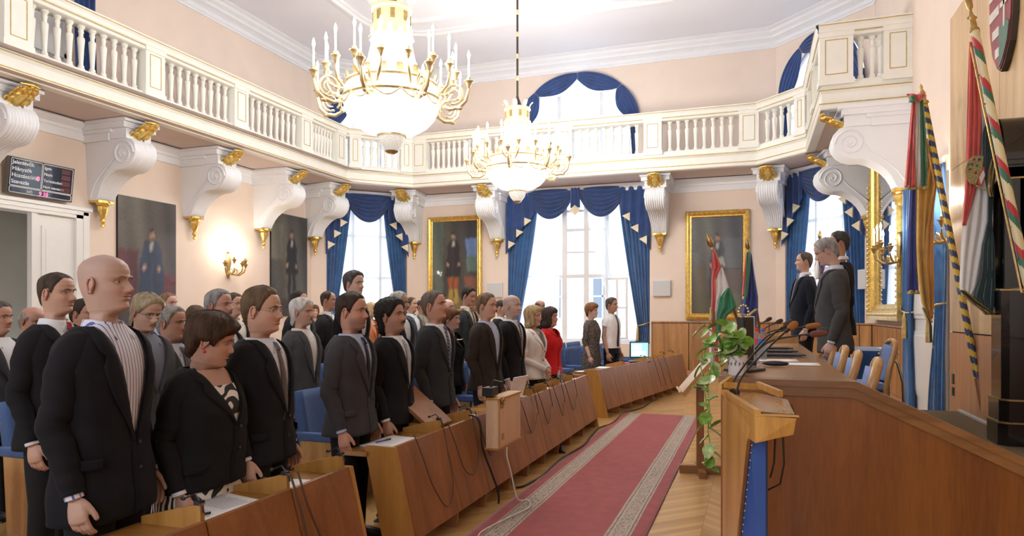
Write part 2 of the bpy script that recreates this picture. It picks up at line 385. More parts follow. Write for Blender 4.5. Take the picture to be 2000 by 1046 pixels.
mb = MB(); mb.box(XL - .6, XR + .6, YN - .6, YB + .6, -.2, 0); o = struct(mb.build('floor', PARQ, smooth=0))
mb = MB(); mb.box(XL - .6, XR + .6, YN - .6, YB + .6, HC, HC + .2); struct(mb.build('ceiling', CEIL, smooth=0))
ROOM = [(XL, YN), (XR, YN), CRb, CRa, CLb, CLa]
def inset(poly, d, closed=True):
    n = len(poly); out = []
    for i in range(n):
        p0, p1, p2 = Vector(poly[i - 1]), Vector(poly[i]), Vector(poly[(i + 1) % n])
        e1 = (p1 - p0).normalized(); e2 = (p2 - p1).normalized()
        if not closed and i == 0: e1 = e2
        if not closed and i == n - 1: e2 = e1
        n1 = Vector((-e1.y, e1.x)); n2 = Vector((-e2.y, e2.x)); q = (n1 + n2); q = q / q.dot(n1)
        out.append(p1 + q * d)
    return out
def moulding(name, poly, prof, m, closed=True, kind=True):
    """sweep a profile of (inset, z) along the inside of a polygon"""
    rings = [(inset(poly, d, closed), z) for d, z in prof]; n = len(poly); mb = MB()
    v = [(p.x, p.y, z) for ring, z in rings for p in ring]
    rng = range(n) if closed else range(n - 1)
    f = [(j * n + i, j * n + (i + 1) % n, (j + 1) * n + (i + 1) % n, (j + 1) * n + i) for j in range(len(prof) - 1) for i in rng]
    mb.add(v, f); o = mb.build(name, m, smooth=25)
    return struct(o) if kind else o
moulding('trim_1', ROOM, [(0, 8.22), (.03, 8.22), (.03, 8.26), (.06, 8.28), (.06, 8.36), (.12, 8.40), (.20, 8.42), (.22, 8.47), (.30, 8.52), (.33, 8.57), (.42, 8.60), (.42, 8.63)], WHITE)
moulding('trim_2', [(XR, 12.95), CRb, CRa, CLb, CLa, (XL, YN)], [(0, 4.72), (.03, 4.72), (.03, 4.86), (.05, 4.88), (.05, 4.93), (.10, 4.97), (.14, 5.0), (.14, 5.05), (0, 5.05)], WHITE, closed=False)
# raised ring on the ceiling
def rrect(x0, x1, y0, y1, r, n=10):
    pts = []
    for cx, cy, a in ((x1 - r, y0 + r, -90), (x1 - r, y1 - r, 0), (x0 + r, y1 - r, 90), (x0 + r, y0 + r, 180)):
        for i in range(n + 1): t = R(a + 90 * i / n); pts.append((cx + r * cos(t), cy + r * sin(t)))
    return pts
ring = rrect(XL + 2.6, XR - 2.6, 0.5, YB - 2.7, 1.6)
moulding('trim_3', ring, [(0, HC + .01), (0, HC - .07), (.08, HC - .10), (.16, HC - .10), (.2, HC - .06), (.26, HC - .05), (.26, HC + .01)], WHITE)
moulding('trim_4', ring, [(.75, HC + .01), (.75, HC - .05), (.82, HC - .07), (.9, HC - .07), (.96, HC - .03), (.96, HC + .01)], WHITE)
moulding('baseboard_room', [(XL, YN), (XR, YN), (XR, 2.0)], [(0, 0), (.02, 0), (.02, .12), (0, .14)], WHITE, closed=False)
moulding('baseboard_left', [CLa, (XL, DY1 + .15)], [(0, 0), (.02, 0), (.02, .12), (0, .14)], WHITE, closed=False)

# ---------------- wainscot: back wall right of the window, right corner, right wall
def frame_T(A, B):
    ang = math.atan2(B[1] - A[1], B[0] - A[0]); return TR((A[0], A[1], 0), ang), sqrt((B[0] - A[0]) ** 2 + (B[1] - A[1]) ** 2)
def wainscot(name, A, B, widths, h=1.36):
    T, L = frame_T(A, B); mb = MB(); mb.box(0, L, -.03, 0, 0, h - .03, 1, T)
    x = .015
    i = 0
    while x < L - .05:
        w_ = min(widths[i % len(widths)], L - x - .01); mb.box(x, x + w_ - .02, -.05, -.03, .1, h - .05, 0, T); x += w_; i += 1
    mb.box(0, L, -.045, 0, 0, .09, 2, T); mb.box(0, L, -.075, 0, h - .035, h, 0, T)
    return struct(mb.build(name, [WOODP, DARK, WOODWALL2], smooth=0))
wainscot('trim_5', (-2.55, YB), CRa, [.96, .98, .98])
wainscot('trim_6', CRa, CRb, [.6, .3])
wainscot('trim_7', CRb, (XR, 13.25), [.33, .33, .34])
# ---------------- tall oak panelling on the right wall (behind the clock)
PX = 2.27
mb = MB(); mb.box(PX, XR + .01, YN + .01, 9.72, 1.36, 5.17)
o = thing('wall_panelling', 'tall pale oak wall panelling rising behind the tall black clock', 'panelling')
mb = MB()
ys = [9.75, 8.88, 7.95, 6.9, 5.7, 4.4, 3.0, 1.6, .2, -1.2, -2.6, -4.15]
for a, b_ in zip(ys[1:], ys): mb.box(PX, XR - .002, a + .004, b_ - .004, 3.32, 5.17); mb.box(PX, XR - .002, a + .004, b_ - .004, 1.37, 3.312)
mb.build('upper_panel', WOODWALL, o, smooth=0)
mb = MB()
for a, b_ in zip(ys[1:], ys): mb.box(PX - .002, XR - .002, a + .004, b_ - .004, .0, 1.355)
mb.build('lower_panel', WOODWALL2, o, smooth=0)
mb = MB(); mb.box(PX + .02, XR - .003, -4.15, 9.73, 0, 5.15); mb.build('panel_backing', DARK, o, smooth=0)
mb = MB(); mb.box(PX - .012, PX, 9.55, 9.63, .60, .70); mb.box(PX - .012, PX, 9.55, 9.63, .74, .86); mb.box(PX - .016, PX - .01, 9.57, 9.61, .62, .68)
tag(mb.build('wall_socket', BLACKP), 'two black wall sockets one above the other beside the curtained door', 'socket')
mb = MB(); mb.box(-1.86, -1.78, YB - .066, YB - .045, .32, .42); mb.box(-1.845, -1.795, YB - .07, YB - .06, .34, .40)
tag(mb.build('wall_socket', BLACKP), 'small black socket low on the wainscot under the bearded man portrait', 'socket')

# ---------------- door on the left wall (opening DY0..DY1, right-hand leaf closed, left one open to a corridor)
def door_panel(mb, T, x0, x1, z0, z1, panels, y=0):
    mb.box(x0, x1, y, y + .05, z0, z1, 0, T)
    for a, b_ in panels:
        mb.box(x0 + .12, x1 - .12, y - .018, y, a, b_, 0, T); mb.box(x0 + .17, x1 - .17, y - .008, y - .02, a + .05, b_ - .05, 0, T)
        mb.box(x0 + .19, x1 - .19, y - .028, y - .01, a + .07, b_ - .07, 0, T)
TL = TR((XL, 0, 0), R(90))   # local x = room y, local -y = into the room (+X)
d = thing('door_1', None, None); struct(d)
mb = MB(); T = TR((XL, 0, 0), R(90))
mb.box(DY0 - .02, DY0 + .2, -.06, .3, 0, 3.36, 0, T); mb.box(DY1 - .03, DY1 + .22, -.06, .3, 0, 3.42, 0, T)
mb.box(DY0 - .05, DY1 + .24, -.06, .3, 3.3, 3.46, 0, T); mb.box(DY0 - .08, DY1 + .27, -.09, .3, 3.44, 3.5, 0, T)
mb.box(DY1 + .1, DY1 + .22, -.075, -.05, 0, 3.42, 0, T); mb.box(DY0 - .05, DY1 + .2, -.075, -.05, 3.36, 3.43, 0, T)
mb.build('door_frame', DOORW, d, smooth=0)
mb = MB(); door_panel(mb, T, 8.5, DY1, 0, 3.3, [(.3, 1.3), (1.5, 3.1)], .02); mb.box(8.42, 8.52, -.03, .08, 0, 3.3, 0, T); mb.build('door_leaf', DOORW, d, smooth=0)
mb = MB(); mb.box(8.55, 8.6, -.08, -.02, 1.05, 1.1, 0, T); mb.build('door_handle', BRASS, d, smooth=0)
mb = MB(); mb.box(DY0 - .5, DY1 + .5, 1.6, 1.7, -.01, 3.6, 0, T); mb.box(DY0 - .5, DY0 - .4, .4, 1.7, 0, 3.6, 0, T); mb.box(DY1 + .4, DY1 + .5, .4, 1.7, 0, 3.6, 0, T); mb.box(DY0 - .5, DY1 + .5, .4, 1.7, 3.5, 3.6, 0, T)
struct(mb.build('wall_corridor', DOORIN, smooth=0))
# upper door/window in the left wall above the balcony
mb = MB(); mb.box(7.55, 9.25, .25, .3, 5.1, 8.0, 0, T); 
for x in (7.55, 8.35, 9.17): mb.box(x, x + .08, .18, .26, 5.1, 8.0, 0, T)
for z in (5.1, 6.2, 7.1, 7.92): mb.box(7.55, 9.25, .18, .26, z, z + .08, 0, T)
struct(mb.build('door_2', DOORW, smooth=0))

# ---------------- windows: frame local x along wall, y outward, origin at the wall plane
def window(name, A, B, x0, x1, z0, z1, cols, rows, arch=None, ghost=True):
    T, L = frame_T(A, B); mb = MB(); y0, y1 = .22, .30
    def bar(xa, xb, za, zb): e_ = .006 if xb - xa > zb - za else 0; mb.box(xa, xb, y0 + e_, y1 - e_, za + e_ * .3, zb - e_ * .3, 0, T)
    bar(x0, x0 + .08, z0, z1); bar(x1 - .08, x1, z0, z1); bar(x0, x1, z0, z0 + .08)
    if not arch: bar(x0, x1, z1 - .08, z1)
    for c in cols: bar(c - .05, c + .05, z0, z1 + (.9 if arch else 0))
    for r_ in rows: bar(x0, x1, r_ - .04, r_ + .04)
    if arch:
        c = (x0 + x1) / 2; h = (x1 - x0) / 2
        pts = [(c + h * cos(t) * .985, .26, z1 + (arch - z1) * sin(t) * .985) for t in [pi * i / 24 for i in range(25)]]
        mb.tube(pts, .05, 6, 0, T)
    f = struct(mb.build(name, WHITE, smooth=30))
    g = MB()
    if arch:
        c = (x0 + x1) / 2; h = (x1 - x0) / 2; poly = [(x0, .26, z0), (x1, .26, z0)] + [(c + h * cos(pi * i / 24), .26, z1 + (arch - z1) * sin(pi * i / 24)) for i in range(25)]
        g.add(poly, [tuple(range(len(poly)))], 0, T)
    else: g.add([(x0, .26, z0), (x1, .26, z0), (x1, .26, z1), (x0, .26, z1)], [(0, 1, 2, 3)], 0, T)
    g.build('window_glass', GLASSW, f, smooth=0)
    return f
# middle window: the lower centre casement stands open, so its bars leave that bay free
T, L = frame_T(CLb, CRa); X0 = 9.35
wf = MB()
def bar(xa, xb, za, zb, y0=.22, y1=.30): e_ = .006 if xb - xa > zb - za else 0; wf.box(xa + X0, xb + X0, y0 + e_, y1 - e_, za, zb, 0, T)
for x in (-6.6, -5.06, -4.44, -3.86, -2.68): bar(x, x + .14, .75 if x != -4.42 else 2.62, 4.98)
bar(-6.6, -2.6, .75, .86); bar(-6.6, -2.6, 4.88, 4.98); bar(-6.6, -2.6, 2.55, 2.65); bar(-5.0, -3.8, 3.85, 3.93)
bar(-5.0, -3.8, 3.24, 3.29); bar(-5.0, -3.8, 4.39, 4.44)
o = struct(wf.build('window_1', WHITE, smooth=0))
wg = MB(); wg.add([(-6.6 + X0, .26, 2.6), (-2.6 + X0, .26, 2.6), (-2.6 + X0, .26, 4.9), (-6.6 + X0, .26, 4.9)], [(0, 1, 2, 3)], 0, T); wg.build('window_glass', GLASSW, o, smooth=0)
ws = MB(); ws.box(-3.80 + X0, -3.20 + X0, .104, .136, .865, .92, 0, T); ws.box(-3.80 + X0, -3.20 + X0, .104, .136, 2.48, 2.535, 0, T)
for x in (-3.80, -3.52, -3.26): ws.box(x + X0, x + .06 + X0, .10, .14, .86, 2.54, 0, T)
ws.box(-3.80 + X0, -3.20 + X0, .104, .136, 1.7, 1.74, 0, T); ws.build('open_casement', WHITE, o, smooth=0)
ws = MB(); ws.box(-3.7, -3.68, YB - .02, YB + .1, 1.45, 1.5); ws.box(-3.72, -3.6, YB - .03, YB - .01, 1.46, 1.48); ws.build('window_handle', BRASS, o, smooth=0)
window('window_2', CLa, CLb, .42, 2.76, .75, 4.98, [1.2, 2.0], [2.6, 3.8])
window('window_3', CRa, CRb, .30, 2.5, .75, 4.98, [1.05, 1.8], [2.6, 3.8])
window('window_4', CLb, CRa, -6.23 + X0, -2.9 + X0, 5.35, 6.75, [4.2, 5.4], [6.4], 8.12)
window('window_5', CLa, CLb, .42, 2.76, 5.35, 6.75, [1.2, 2.0], [6.4], 8.05)
window('window_6', CRa, CRb, .22, 2.5, 5.35, 6.75, [1.0, 1.75], [6.4], 8.08)
for i in range(3): window('window_%d' % (7 + i), (XR, YN), (XL, YN), 1.85 + 4.0 * i, 4.3 + 4.0 * i, .8, 5.9, [3.07 + 4.0 * i], [2.4, 4.1])  # unseen windows behind the camera, added to let in the frontal fill
# the building across the street, seen through the open casement
b1 = thing('building', 'pale sunlit building across the street seen through the open casement', 'building', (-7.5, 27, 0))
mb = MB(); mb.box(-9, 9, 0, 1, -3, 7); mb.box(-9, 9, -.1, 0, .2, .35); mb.build('wall', FACADE, b1, smooth=0)
for x in (-6.5, -4.4, -2.3, -.2, 1.9, 4.0):
    mb = MB(); mb.box(x - .45, x + .45, -.06, .1, 1.3, 3.0, 0); mb.box(x - .38, x + .38, -.08, .0, 1.38, 2.92, 1)
    mb.box(x - .03, x + .03, -.1, 0, 1.38, 2.92, 0); mb.box(x - .4, x + .4, -.1, 0, 2.2, 2.26, 0)
    mb.build('window', [WHITE, FWIN], b1, smooth=0)
for a, c_ in ((-14, 30),): pass

# ================================================================ BALCONY
BAL = [(-10.2, YN + .02), (-10.2, 15.95), (-8.9, 17.2), (.07, 17.2), (1.07, 16.2), (1.07, 12.9), (XR, 12.9)]
def sweep_open(mb, path, prof, mi=0, side=1):
    """profile (out, z): out>0 is towards the room, side gives which hand of the path that is"""
    n = len(path); P = [Vector(p) for p in path]; rows = []
    for d, z in prof:
        for i in range(n):
            e1 = (P[i] - P[i - 1]).normalized() if i else (P[1] - P[0]).normalized()
            e2 = (P[i + 1] - P[i]).normalized() if i < n - 1 else e1
            n1 = Vector((e1.y, -e1.x)) * side; n2 = Vector((e2.y, -e2.x)) * side; q = n1 + n2; q = q / q.dot(n1)
            p = P[i] + q * d; rows.append((p.x, p.y, z))
    f = [(j * n + i, j * n + i + 1, (j + 1) * n + i + 1, (j + 1) * n + i) for j in range(len(prof) - 1) for i in range(n - 1)]
    mb.add(rows, f, mi)
balc = thing('balcony', None, None); struct(balc)
mb = MB()
sweep_open(mb, BAL, [(-.18, 5.10), (-.18, 5.05), (-.02, 5.05), (0, 5.07), (0, 5.14), (-.03, 5.16), (-.03, 5.32), (0, 5.36), (0, 5.40), (-.05, 5.42), (-.05, 5.50), (-.08, 5.54), (-.34, 5.54), (-.34, 5.42), (-.9, 5.42)])
mb.build('fascia', CREAM, balc, smooth=30)
mb = MB()
for z, o_ in ((5.145, .004), (5.375, .004)): sweep_open(mb, BAL, [(o_, z - .009), (o_ + .004, z - .009), (o_ + .004, z + .009), (o_, z + .009)])
mb.build('gilded_line', GOLDLINE, balc, smooth=0)
mb = MB()
outer = [(XL + .01, YN + .02), (XL + .01, CLa[1]), (CLb[0], YB - .01), (CRa[0], YB - .01), (XR - .01, CRb[1]), (XR - .01, 12.95)]
inn = [(-10.05, YN + .02), (-10.05, 16.0), (-8.85, 17.33), (.1, 17.33), (1.15, 16.25), (1.2, 12.95)]
for z in (5.07, 5.42):
    v = [(x, y, z) for x, y in outer] + [(x, y, z) for x, y in inn]; mb.add(v, [(i, i + 1, 7 + i, 6 + i) for i in range(5)])
mb.build('soffit', SOFFIT, balc, smooth=0)
# handrail
RP = [(-.02, 6.27), (.0, 6.28), (.0, 6.33), (.03, 6.36), (.03, 6.42), (.06, 6.46), (.06, 6.50), (.0, 6.515), (-.30, 6.515), (-.33, 6.46), (-.28, 6.27), (-.02, 6.27)]
def railing(label, path, peds, balusters, grp):
    """balustrade section: path on plan, peds: list of (point, half-width vector angle, width); balusters: points"""
    t = thing('balustrade', label, 'balustrade', (path[0][0], path[0][1], 0), 0, grp); ox, oy = path[0]
    P = [(x - ox, y - oy) for x, y in path]
    mb = MB(); sweep_open(mb, P, RP); mb.build('handrail', CREAM, t, smooth=30)
    mb = MB()
    for z, d_ in ((6.335, .012), (6.465, .064)): sweep_open(mb, P, [(d_, z - .007), (d_ + .004, z - .007), (d_ + .004, z + .007), (d_, z + .007)])
    mb.build('gilded_line', GOLDLINE, t, smooth=0)
    for (x, y, ang, wd) in peds:
        T = TR((x - ox, y - oy, 0), ang); h = wd / 2
        mb = MB(); mb.box(-h, h, .0, .30, 5.5, 6.3, 0, T); mb.box(-h - .02, h + .02, -.02, .32, 5.46, 5.56, 0, T)
        mb.box(-h - .015, h + .015, -.02, .02, 6.27, 6.5, 0, T)
        a = h - .09
        for s_ in (-1, 1): mb.box(s_ * a - .006, s_ * a + .006, -.006, .0, 5.64, 6.22, 1, T)
        for z in (5.64, 6.22): mb.box(-a, a, -.006, .0, z - .006, z + .006, 1, T)
        mb.build('pedestal', [CREAM, GOLDLINE], t, smooth=0)
    me = None
    for (x, y) in balusters:
        if me is None:
            prof = [(.055, 0), (.06, .0), (.06, .03), (.045, .045), (.05, .07), (.036, .09), (.034, .12), (.048, .38), (.058, .50), (.055, .53), (.034, .55), (.034, .60), (.042, .62), (.045, .64), (.036, .66), (.05, .69), (.06, .70), (.06, .735)]
            mb = MB(); mb.lathe(prof, 12, 0); o = mb.build('baluster', CREAM, t, smooth=40); me = o.data
        else: o = bpy.data.objects.new('baluster', me); C.objects.link(o); o.parent = t
        o.location = (x - ox, y - oy, 5.54)
    return t
G = 'balustrade sections of the balcony'
PY = [.5, 2.75, 5.0, 7.23, 9.7, 11.93, 14.2]
BX = -10.2 - .17
def between(a, b_, n): return [a + (b_ - a) * (i + 1) / (n + 1) for i in range(n)]
ba = []
for a, b_ in zip(PY[2:], PY[3:] + [15.85]):
    n_ = 10 if a == 7.23 else 9
    for i in range(n_): ba.append((BX, a + .21 + .10 + (b_ - a - .42 - .2) * i / (n_ - 1)))
railing('long cream balustrade above the left wall with the portraits and scoreboard', [(-10.2, 4.6), (-10.2, 15.95)], [(-10.2, y, R(90), .42) for y in PY[2:]] + [(-10.2, 15.68, R(90), .4)], ba, G)
def seg(A, B, t): return (A[0] + (B[0] - A[0]) * t, A[1] + (B[1] - A[1]) * t)
def chord(A, B, fr, inward):
    d = Vector((B[0] - A[0], B[1] - A[1])).normalized(); nrm = Vector((-d.y, d.x)) * inward
    return [(seg(A, B, t)[0] + nrm.x * .17, seg(A, B, t)[1] + nrm.y * .17) for t in fr]
A, B = (-10.2, 15.95), (-8.9, 17.2)
railing('short slanted cream balustrade at the left back corner, behind the near chandelier', [A, B], [(*seg(A, B, .12), R(44), .3), (*seg(A, B, .9), R(44), .3)], chord(A, B, [.27, .38, .49, .6, .71, .8], 1), G)
A, B = (-8.9, 17.2), (.07, 17.2)
px = [-8.72, -6.9, -4.6, -2.34, -.1]; bs = []
for a, b_ in zip(px, px[1:]): bs += [(x, 17.37) for x in between(a + .2, b_ - .2, 8)]
railing('long cream balustrade running across the back wall under the arched window', [A, B], [(x, 17.2, 0, .44) for x in px], bs, G)
A, B = (.07, 17.2), (1.07, 16.2)
railing('short slanted cream balustrade at the right back corner', [A, B], [(*seg(A, B, .88), R(-45), .28)], chord(A, B, [.12, .27, .42, .57, .71], 1), G)
A, B = (1.07, 16.2), (1.07, 12.9)
railing('foreshortened side balustrade at the right end of the balcony, running towards the camera', [A, B], [(1.07, 16.0, R(-90), .25), (1.07, 14.5, R(-90), .4)], [(1.24, y) for y in between(14.75, 15.8, 5) + between(13.15, 14.25, 5)], G)
A, B = (1.07, 12.9), (XR, 12.9)
railing('cream end balustrade with two gold-lined panels nearest the right wall', [A, B], [(1.33, 12.9, 0, .52), (2.26, 12.9, 0, .42)], [(1.72, 13.07), (1.9, 13.07), (2.02, 13.07)], G)

# ---------------- scroll brackets
PROF = [(0, 4.72), (1.02, 4.72), (1.10, 4.70), (1.17, 4.62), (1.20, 4.50), (1.18, 4.40), (1.10, 4.29), (1.0, 4.22), (.88, 4.185), (.74, 4.18), (.62, 4.14), (.50, 4.07), (.40, 3.99), (.32, 3.89), (.26, 3.78), (.23, 3.70), (.20, 3.66), (0, 3.66)]
def bracket(label, loc, rz):
    """local -y points into the room"""
    t = thing('scroll_bracket', label, 'bracket', loc, rz, 'scroll brackets under the balcony')
    mb = MB(); nseg = 9; W = .24; lanes = []
    for i in range(nseg * 4 + 1):
        x = -W + 2 * W * i / (nseg * 4); ph = (i / 4) % 1; r_ = (.0 if i % 4 == 0 else .028 * sin(pi * ph)) if 0 < i < nseg * 4 else 0
        ex = smooth(1, .86, abs(x) / W); lanes.append((x, r_ * .9))
    n = len(PROF)
    cen = (.55, 4.4)
    v = []
    for x, r_ in lanes:
        for d_, z in PROF:
            k = 1 if .21 < d_ else 0
            tt = 1 - .22 * smooth(4.2, 3.7, z)
            v.append((x * tt, -d_ - r_ * k * (.7 if z < 4.7 else 0), z - r_ * k * (.7 if z < 4.7 else 0)))
    f = [(i * n + j, i * n + j + 1, (i + 1) * n + j + 1, (i + 1) * n + j) for i in range(len(lanes) - 1) for j in range(n - 1)]
    f += [tuple(range(n)), tuple((len(lanes) - 1) * n + j for j in range(n))[::-1]]
    mb.add(v, f); mb.build('scroll_body', WHITE, t, smooth=32)
    for s_ in (-1, 1):       # volute spiral on each cheek
        mb = MB(); pts = []
        for i in range(46):
            a = i / 45 * 4.3 * pi; rr = .235 - .21 * i / 45; pts.append((s_ * .243, -(.93 + rr * cos(a)), 4.45 + rr * sin(a)))
        mb.tube(pts, [.022 - .010 * i / 45 for i in range(46)], 6)
        mb.ell((s_ * .243, -.93, 4.45), (.02, .035, .035))
        pts = [(s_ * .24, -.70, 4.40), (s_ * .24, -.62, 4.30), (s_ * .24, -.5, 4.2), (s_ * .235, -.36, 4.08), (s_ * .22, -.22, 3.95), (s_ * .20, -.12, 3.8), (s_ * .19, -.08, 3.7)]
        mb.tube(pts, .014, 6); mb.build('volute', WHITE, t, smooth=60)
    mb = MB(); mb.box(-.29, .29, -.62, 0, 4.70, 4.84); mb.box(-.32, .32, -.70, 0, 4.84, 4.90); mb.box(-.27, .27, -1.02, 0, 4.72, 4.9)
    mb.box(-.35, .35, -1.06, 0, 4.90, 4.97); mb.prism([(-.35, 0), (-.35, -1.06), (-.30, -1.06), (.30, -1.06), (.35, -1.06), (.35, 0)], 'z', 4.97, 5.0)
    mb.box(-.38, .38, -1.12, 0, 5.0, 5.06); mb.build('cap_moulding', WHITE, t, smooth=0)
    mb = MB()                # acanthus leaf curling over the front
    def leaf(u, v_):
        x = (u - .5) * 2; wv = .19 * (1 - .25 * v_) * (1 + .10 * cos(v_ * 22)); a = v_
        dd = 1.00 + .20 * sin(a * 1.7) + .10 * a; zz = 4.70 + .30 * a + (.03 * sin(a * 6))
        if v_ > .8: dd += .08 * (v_ - .8) * 5; zz -= .04 * (v_ - .8) * 5
        return (x * wv, -(dd - .05 * x * x + .018 * cos(x * 11)), zz + .012 * cos(x * 16))
    mb.grid(21, 16, leaf); 
    mb.tube([(-.15, -1.33, 5.0), (0, -1.36, 5.01), (.15, -1.33, 5.0)], [.02, .035, .02], 8)
    mb.build('acanthus_leaf', GILT, t, smooth=50, solid=.03)
    mb = MB(); Tm = TR((0, -.142, 0))
    mb.lathe([(.0, 3.17), (.03, 3.18), (.038, 3.21), (.02, 3.24), (.045, 3.27), (.052, 3.31), (.03, 3.34), (.04, 3.36), (.07, 3.42), (.095, 3.52), (.10, 3.56), (.08, 3.57), (.12, 3.60), (.13, 3.63), (.12, 3.67), (0, 3.67)], 20, 0, Tm, flute=(.06, 8))
    mb.box(-.17, .17, -.24, 0, 3.62, 3.67); mb.build('gilt_drop', GILT, t, smooth=50)
    return t
br = bracket('white scroll bracket with gilt leaf, between the scoreboard and the left doorframe', (XL, 9.68, 0), R(90))
def br2(label, loc, rz): return dup(br, loc, rz, label)
br2('white scroll bracket cut by the left edge of the picture, above the scoreboard', (XL, 7.45, 0), R(90))
br2('white scroll bracket right of the seated-robe portrait on the left wall', (XL, 11.93, 0), R(90))
br2('white scroll bracket left of the narrow dark portrait, beside the lit wall sconce', (XL, 14.18, 0), R(90))
br2('white scroll bracket at the left end of the left corner window', (XL + .03, 16.3, 0), R(78))
br2('white scroll bracket at the right side of the left corner window', (-9.5, YB - .03, 0), R(8))
br2('white scroll bracket between the red-trousered portrait and the middle window', (-6.88, YB, 0), 0)
br2('white scroll bracket right of the middle window', (-2.32, YB, 0), 0)
br2('white scroll bracket left of the right corner window', (.55, YB - .03, 0), R(-12))
br2('white scroll bracket right of the right corner window, above the gilt mirror', (XR - .0, 16.55, 0), R(-82))
br2('largest scroll bracket, under the balcony end on the right wall', (XR, 13.12, 0), R(-90))
# ================================================================ CURTAINS
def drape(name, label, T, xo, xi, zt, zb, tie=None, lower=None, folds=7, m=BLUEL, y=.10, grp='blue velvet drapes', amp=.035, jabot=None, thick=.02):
    """xo: outer edge, xi: inner edge at the top, tie=(z, inner x there); T wall frame"""
    t = thing(name, label, 'curtain', T.translation, T.to_euler().z, grp)
    def fn(u, v):
        z = lerp(zt, zb, v)
        if tie:
            tz, tx = tie
            if z > tz: k = (zt - z) / (zt - tz); inner = lerp(xi, tx, k ** 1.25)
            else: inner = lerp(tx, lower if lower is not None else tx, smooth(tz, zb, z) if tz != zb else 0)
        else: inner = xi
        x = lerp(xo, inner, u); wv = sin(u * folds * 2 * pi + .6 * sin(v * 5)) + .35 * sin(u * folds * 4.3 * pi + 1)
        return (x, y + amp * wv * (.5 + .5 * min(1, abs(inner - xo) / .5)), z)
    mb = MB(); mb.grid(folds * 10 + 1, 26, fn); mb.build('drape_cloth', m, t, smooth=80, solid=thick)
    if tie:
        tz, tx = tie; mb = MB()
        pts = [(xo, y + .05, tz + .12), (xo, y - .07, tz + .10), (lerp(xo, tx, .5), y - .10, tz + .02), (tx, y - .07, tz - .02), (tx, y + .05, tz)]
        mb.tube(pts, .016, 6); mb.lathe([(.0, -.42), (.045, -.42), (.04, -.2), (.03, -.15), (.035, -.10), (.02, -.05), (0, 0)], 10, 0, TR((lerp(xo, tx, .95), y - .09, tz)))
        mb.build('tieback_cord', BRASS, t, smooth=60)
    return t
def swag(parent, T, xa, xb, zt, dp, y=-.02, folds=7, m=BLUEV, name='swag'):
    def fn(u, v):
        s_ = sin(pi * u) ** .55; drop = dp * (v ** 1.05) * s_
        x = lerp(xa, xb, u) + (0.5 - u) * .10 * v
        return (x, y - .09 * s_ * (1 - .3 * v) - .028 * sin(v * folds * 2 * pi) * s_, zt - drop)
    mb = MB(); mb.grid(29, folds * 8 + 1, fn); return mb.build(name, m, parent, smooth=80, solid=.012)
def valance(label, T, x0, x1, zt, swags, dp, jab=None, tail=None):
    t = thing('swag_valance', label, 'valance', T.translation, T.to_euler().z, 'blue velvet valances')
    mb = MB(); mb.box(x0, x1, .0, .16, zt - .05, zt + .02); mb.build('pelmet_board', BLUEV, t, smooth=0)
    for a, b_ in swags: swag(t, T, a, b_, zt, dp)
    for s_, xo, wj in jab or ():           # cascading side tail, s_ = direction towards the window centre
        steps = [(0, 1.55), (.34, 1.30), (.34, .98), (.66, .98), (.66, .62), (1, .62)]
        mb = MB()
        def fn(u, v):
            x = xo + s_ * wj * u; ln = lerp(1.75, .62, u) + (.05 * sin(u * 9))
            return (x, -.06 - .03 * sin(u * 7 * pi), zt - ln * v)
        mb.grid(43, 16, fn); mb.build('side_tail', BLUEV, t, smooth=80, solid=.012)
        for k, u in enumerate((.22, .5, .78)):
            x = xo + s_ * wj * u; z = zt - lerp(1.75, .62, u) + .02; q = .115
            mb = MB(); mb.add([(x - q * .8 * s_, -.12, z + q * .9), (x - q * .8 * s_, -.13, z - q * 1.1), (x + q * s_, -.12, z + .02)], [(0, 1, 2)])
            mb.build('gold_lined_point', GOLDCL, t, smooth=0, solid=.03)
    if tail is not None:
        mb = MB()
        mb.grid(13, 12, lambda u, v: (tail + (u - .5) * .24 * (1 + .1 * v), -.12 - .02 * sin(u * 5 * pi), zt - .55 * v)); mb.build('centre_tail', BLUEV, t, smooth=80, solid=.012)
        mb = MB(); mb.add([(tail - .15, -.14, zt - .60), (tail, -.16, zt - .48), (tail + .15, -.14, zt - .60), (tail, -.15, zt - .76)], [(0, 1, 2, 3)]); mb.build('gold_lined_point', GOLDCL, t, smooth=0, solid=.03)
    return t
def sheer(label, T, xa, xb, zt, zb, y=.16, xb_low=None, xa_low=None, folds=9):
    t = thing('sheer_curtain', label, 'curtain', T.translation, T.to_euler().z, 'white sheer curtains')
    def fn(u, v):
        a = lerp(xa, xa_low if xa_low is not None else xa, v); b_ = lerp(xb, xb_low if xb_low is not None else xb, v)
        return (lerp(a, b_, u), y + .022 * sin(u * folds * 2 * pi + sin(v * 3)), lerp(zt, zb, v))
    mb = MB(); mb.grid(folds * 9 + 1, 10, fn); mb.build('voile', SHEER, t, smooth=80)
    return t
TB, _ = frame_T((-4.6, YB), (0, YB)); Z1, Z0 = 5.0, .05
drape('velvet_drape', 'blue velvet drape left of the middle window, tied back low', TB, -2.05, -1.12, Z1, Z0, (1.15, -1.72), -1.55)
drape('velvet_drape', 'blue velvet drape right of the middle window, tied back beside the wainscot', TB, 2.02, 1.12, Z1, Z0, (1.25, 1.66), 1.5)
valance('double swag blue valance with gold points over the middle window', TB, -2.05, 2.05, Z1, [(-1.45, .0), (.0, 1.42)], .82, [(1, -2.04, .85), (-1, 2.03, .80)], 0.0)
sheer('white sheer curtain left half of the middle window', TB, -1.8, -.48, 4.9, .85, .15, xb_low=-.55)
sheer('white sheer curtain swept aside on the right of the middle window', TB, .1, 1.9, 4.9, .85, .15, xa_low=1.1)
T2, L2 = frame_T(CLa, CLb)
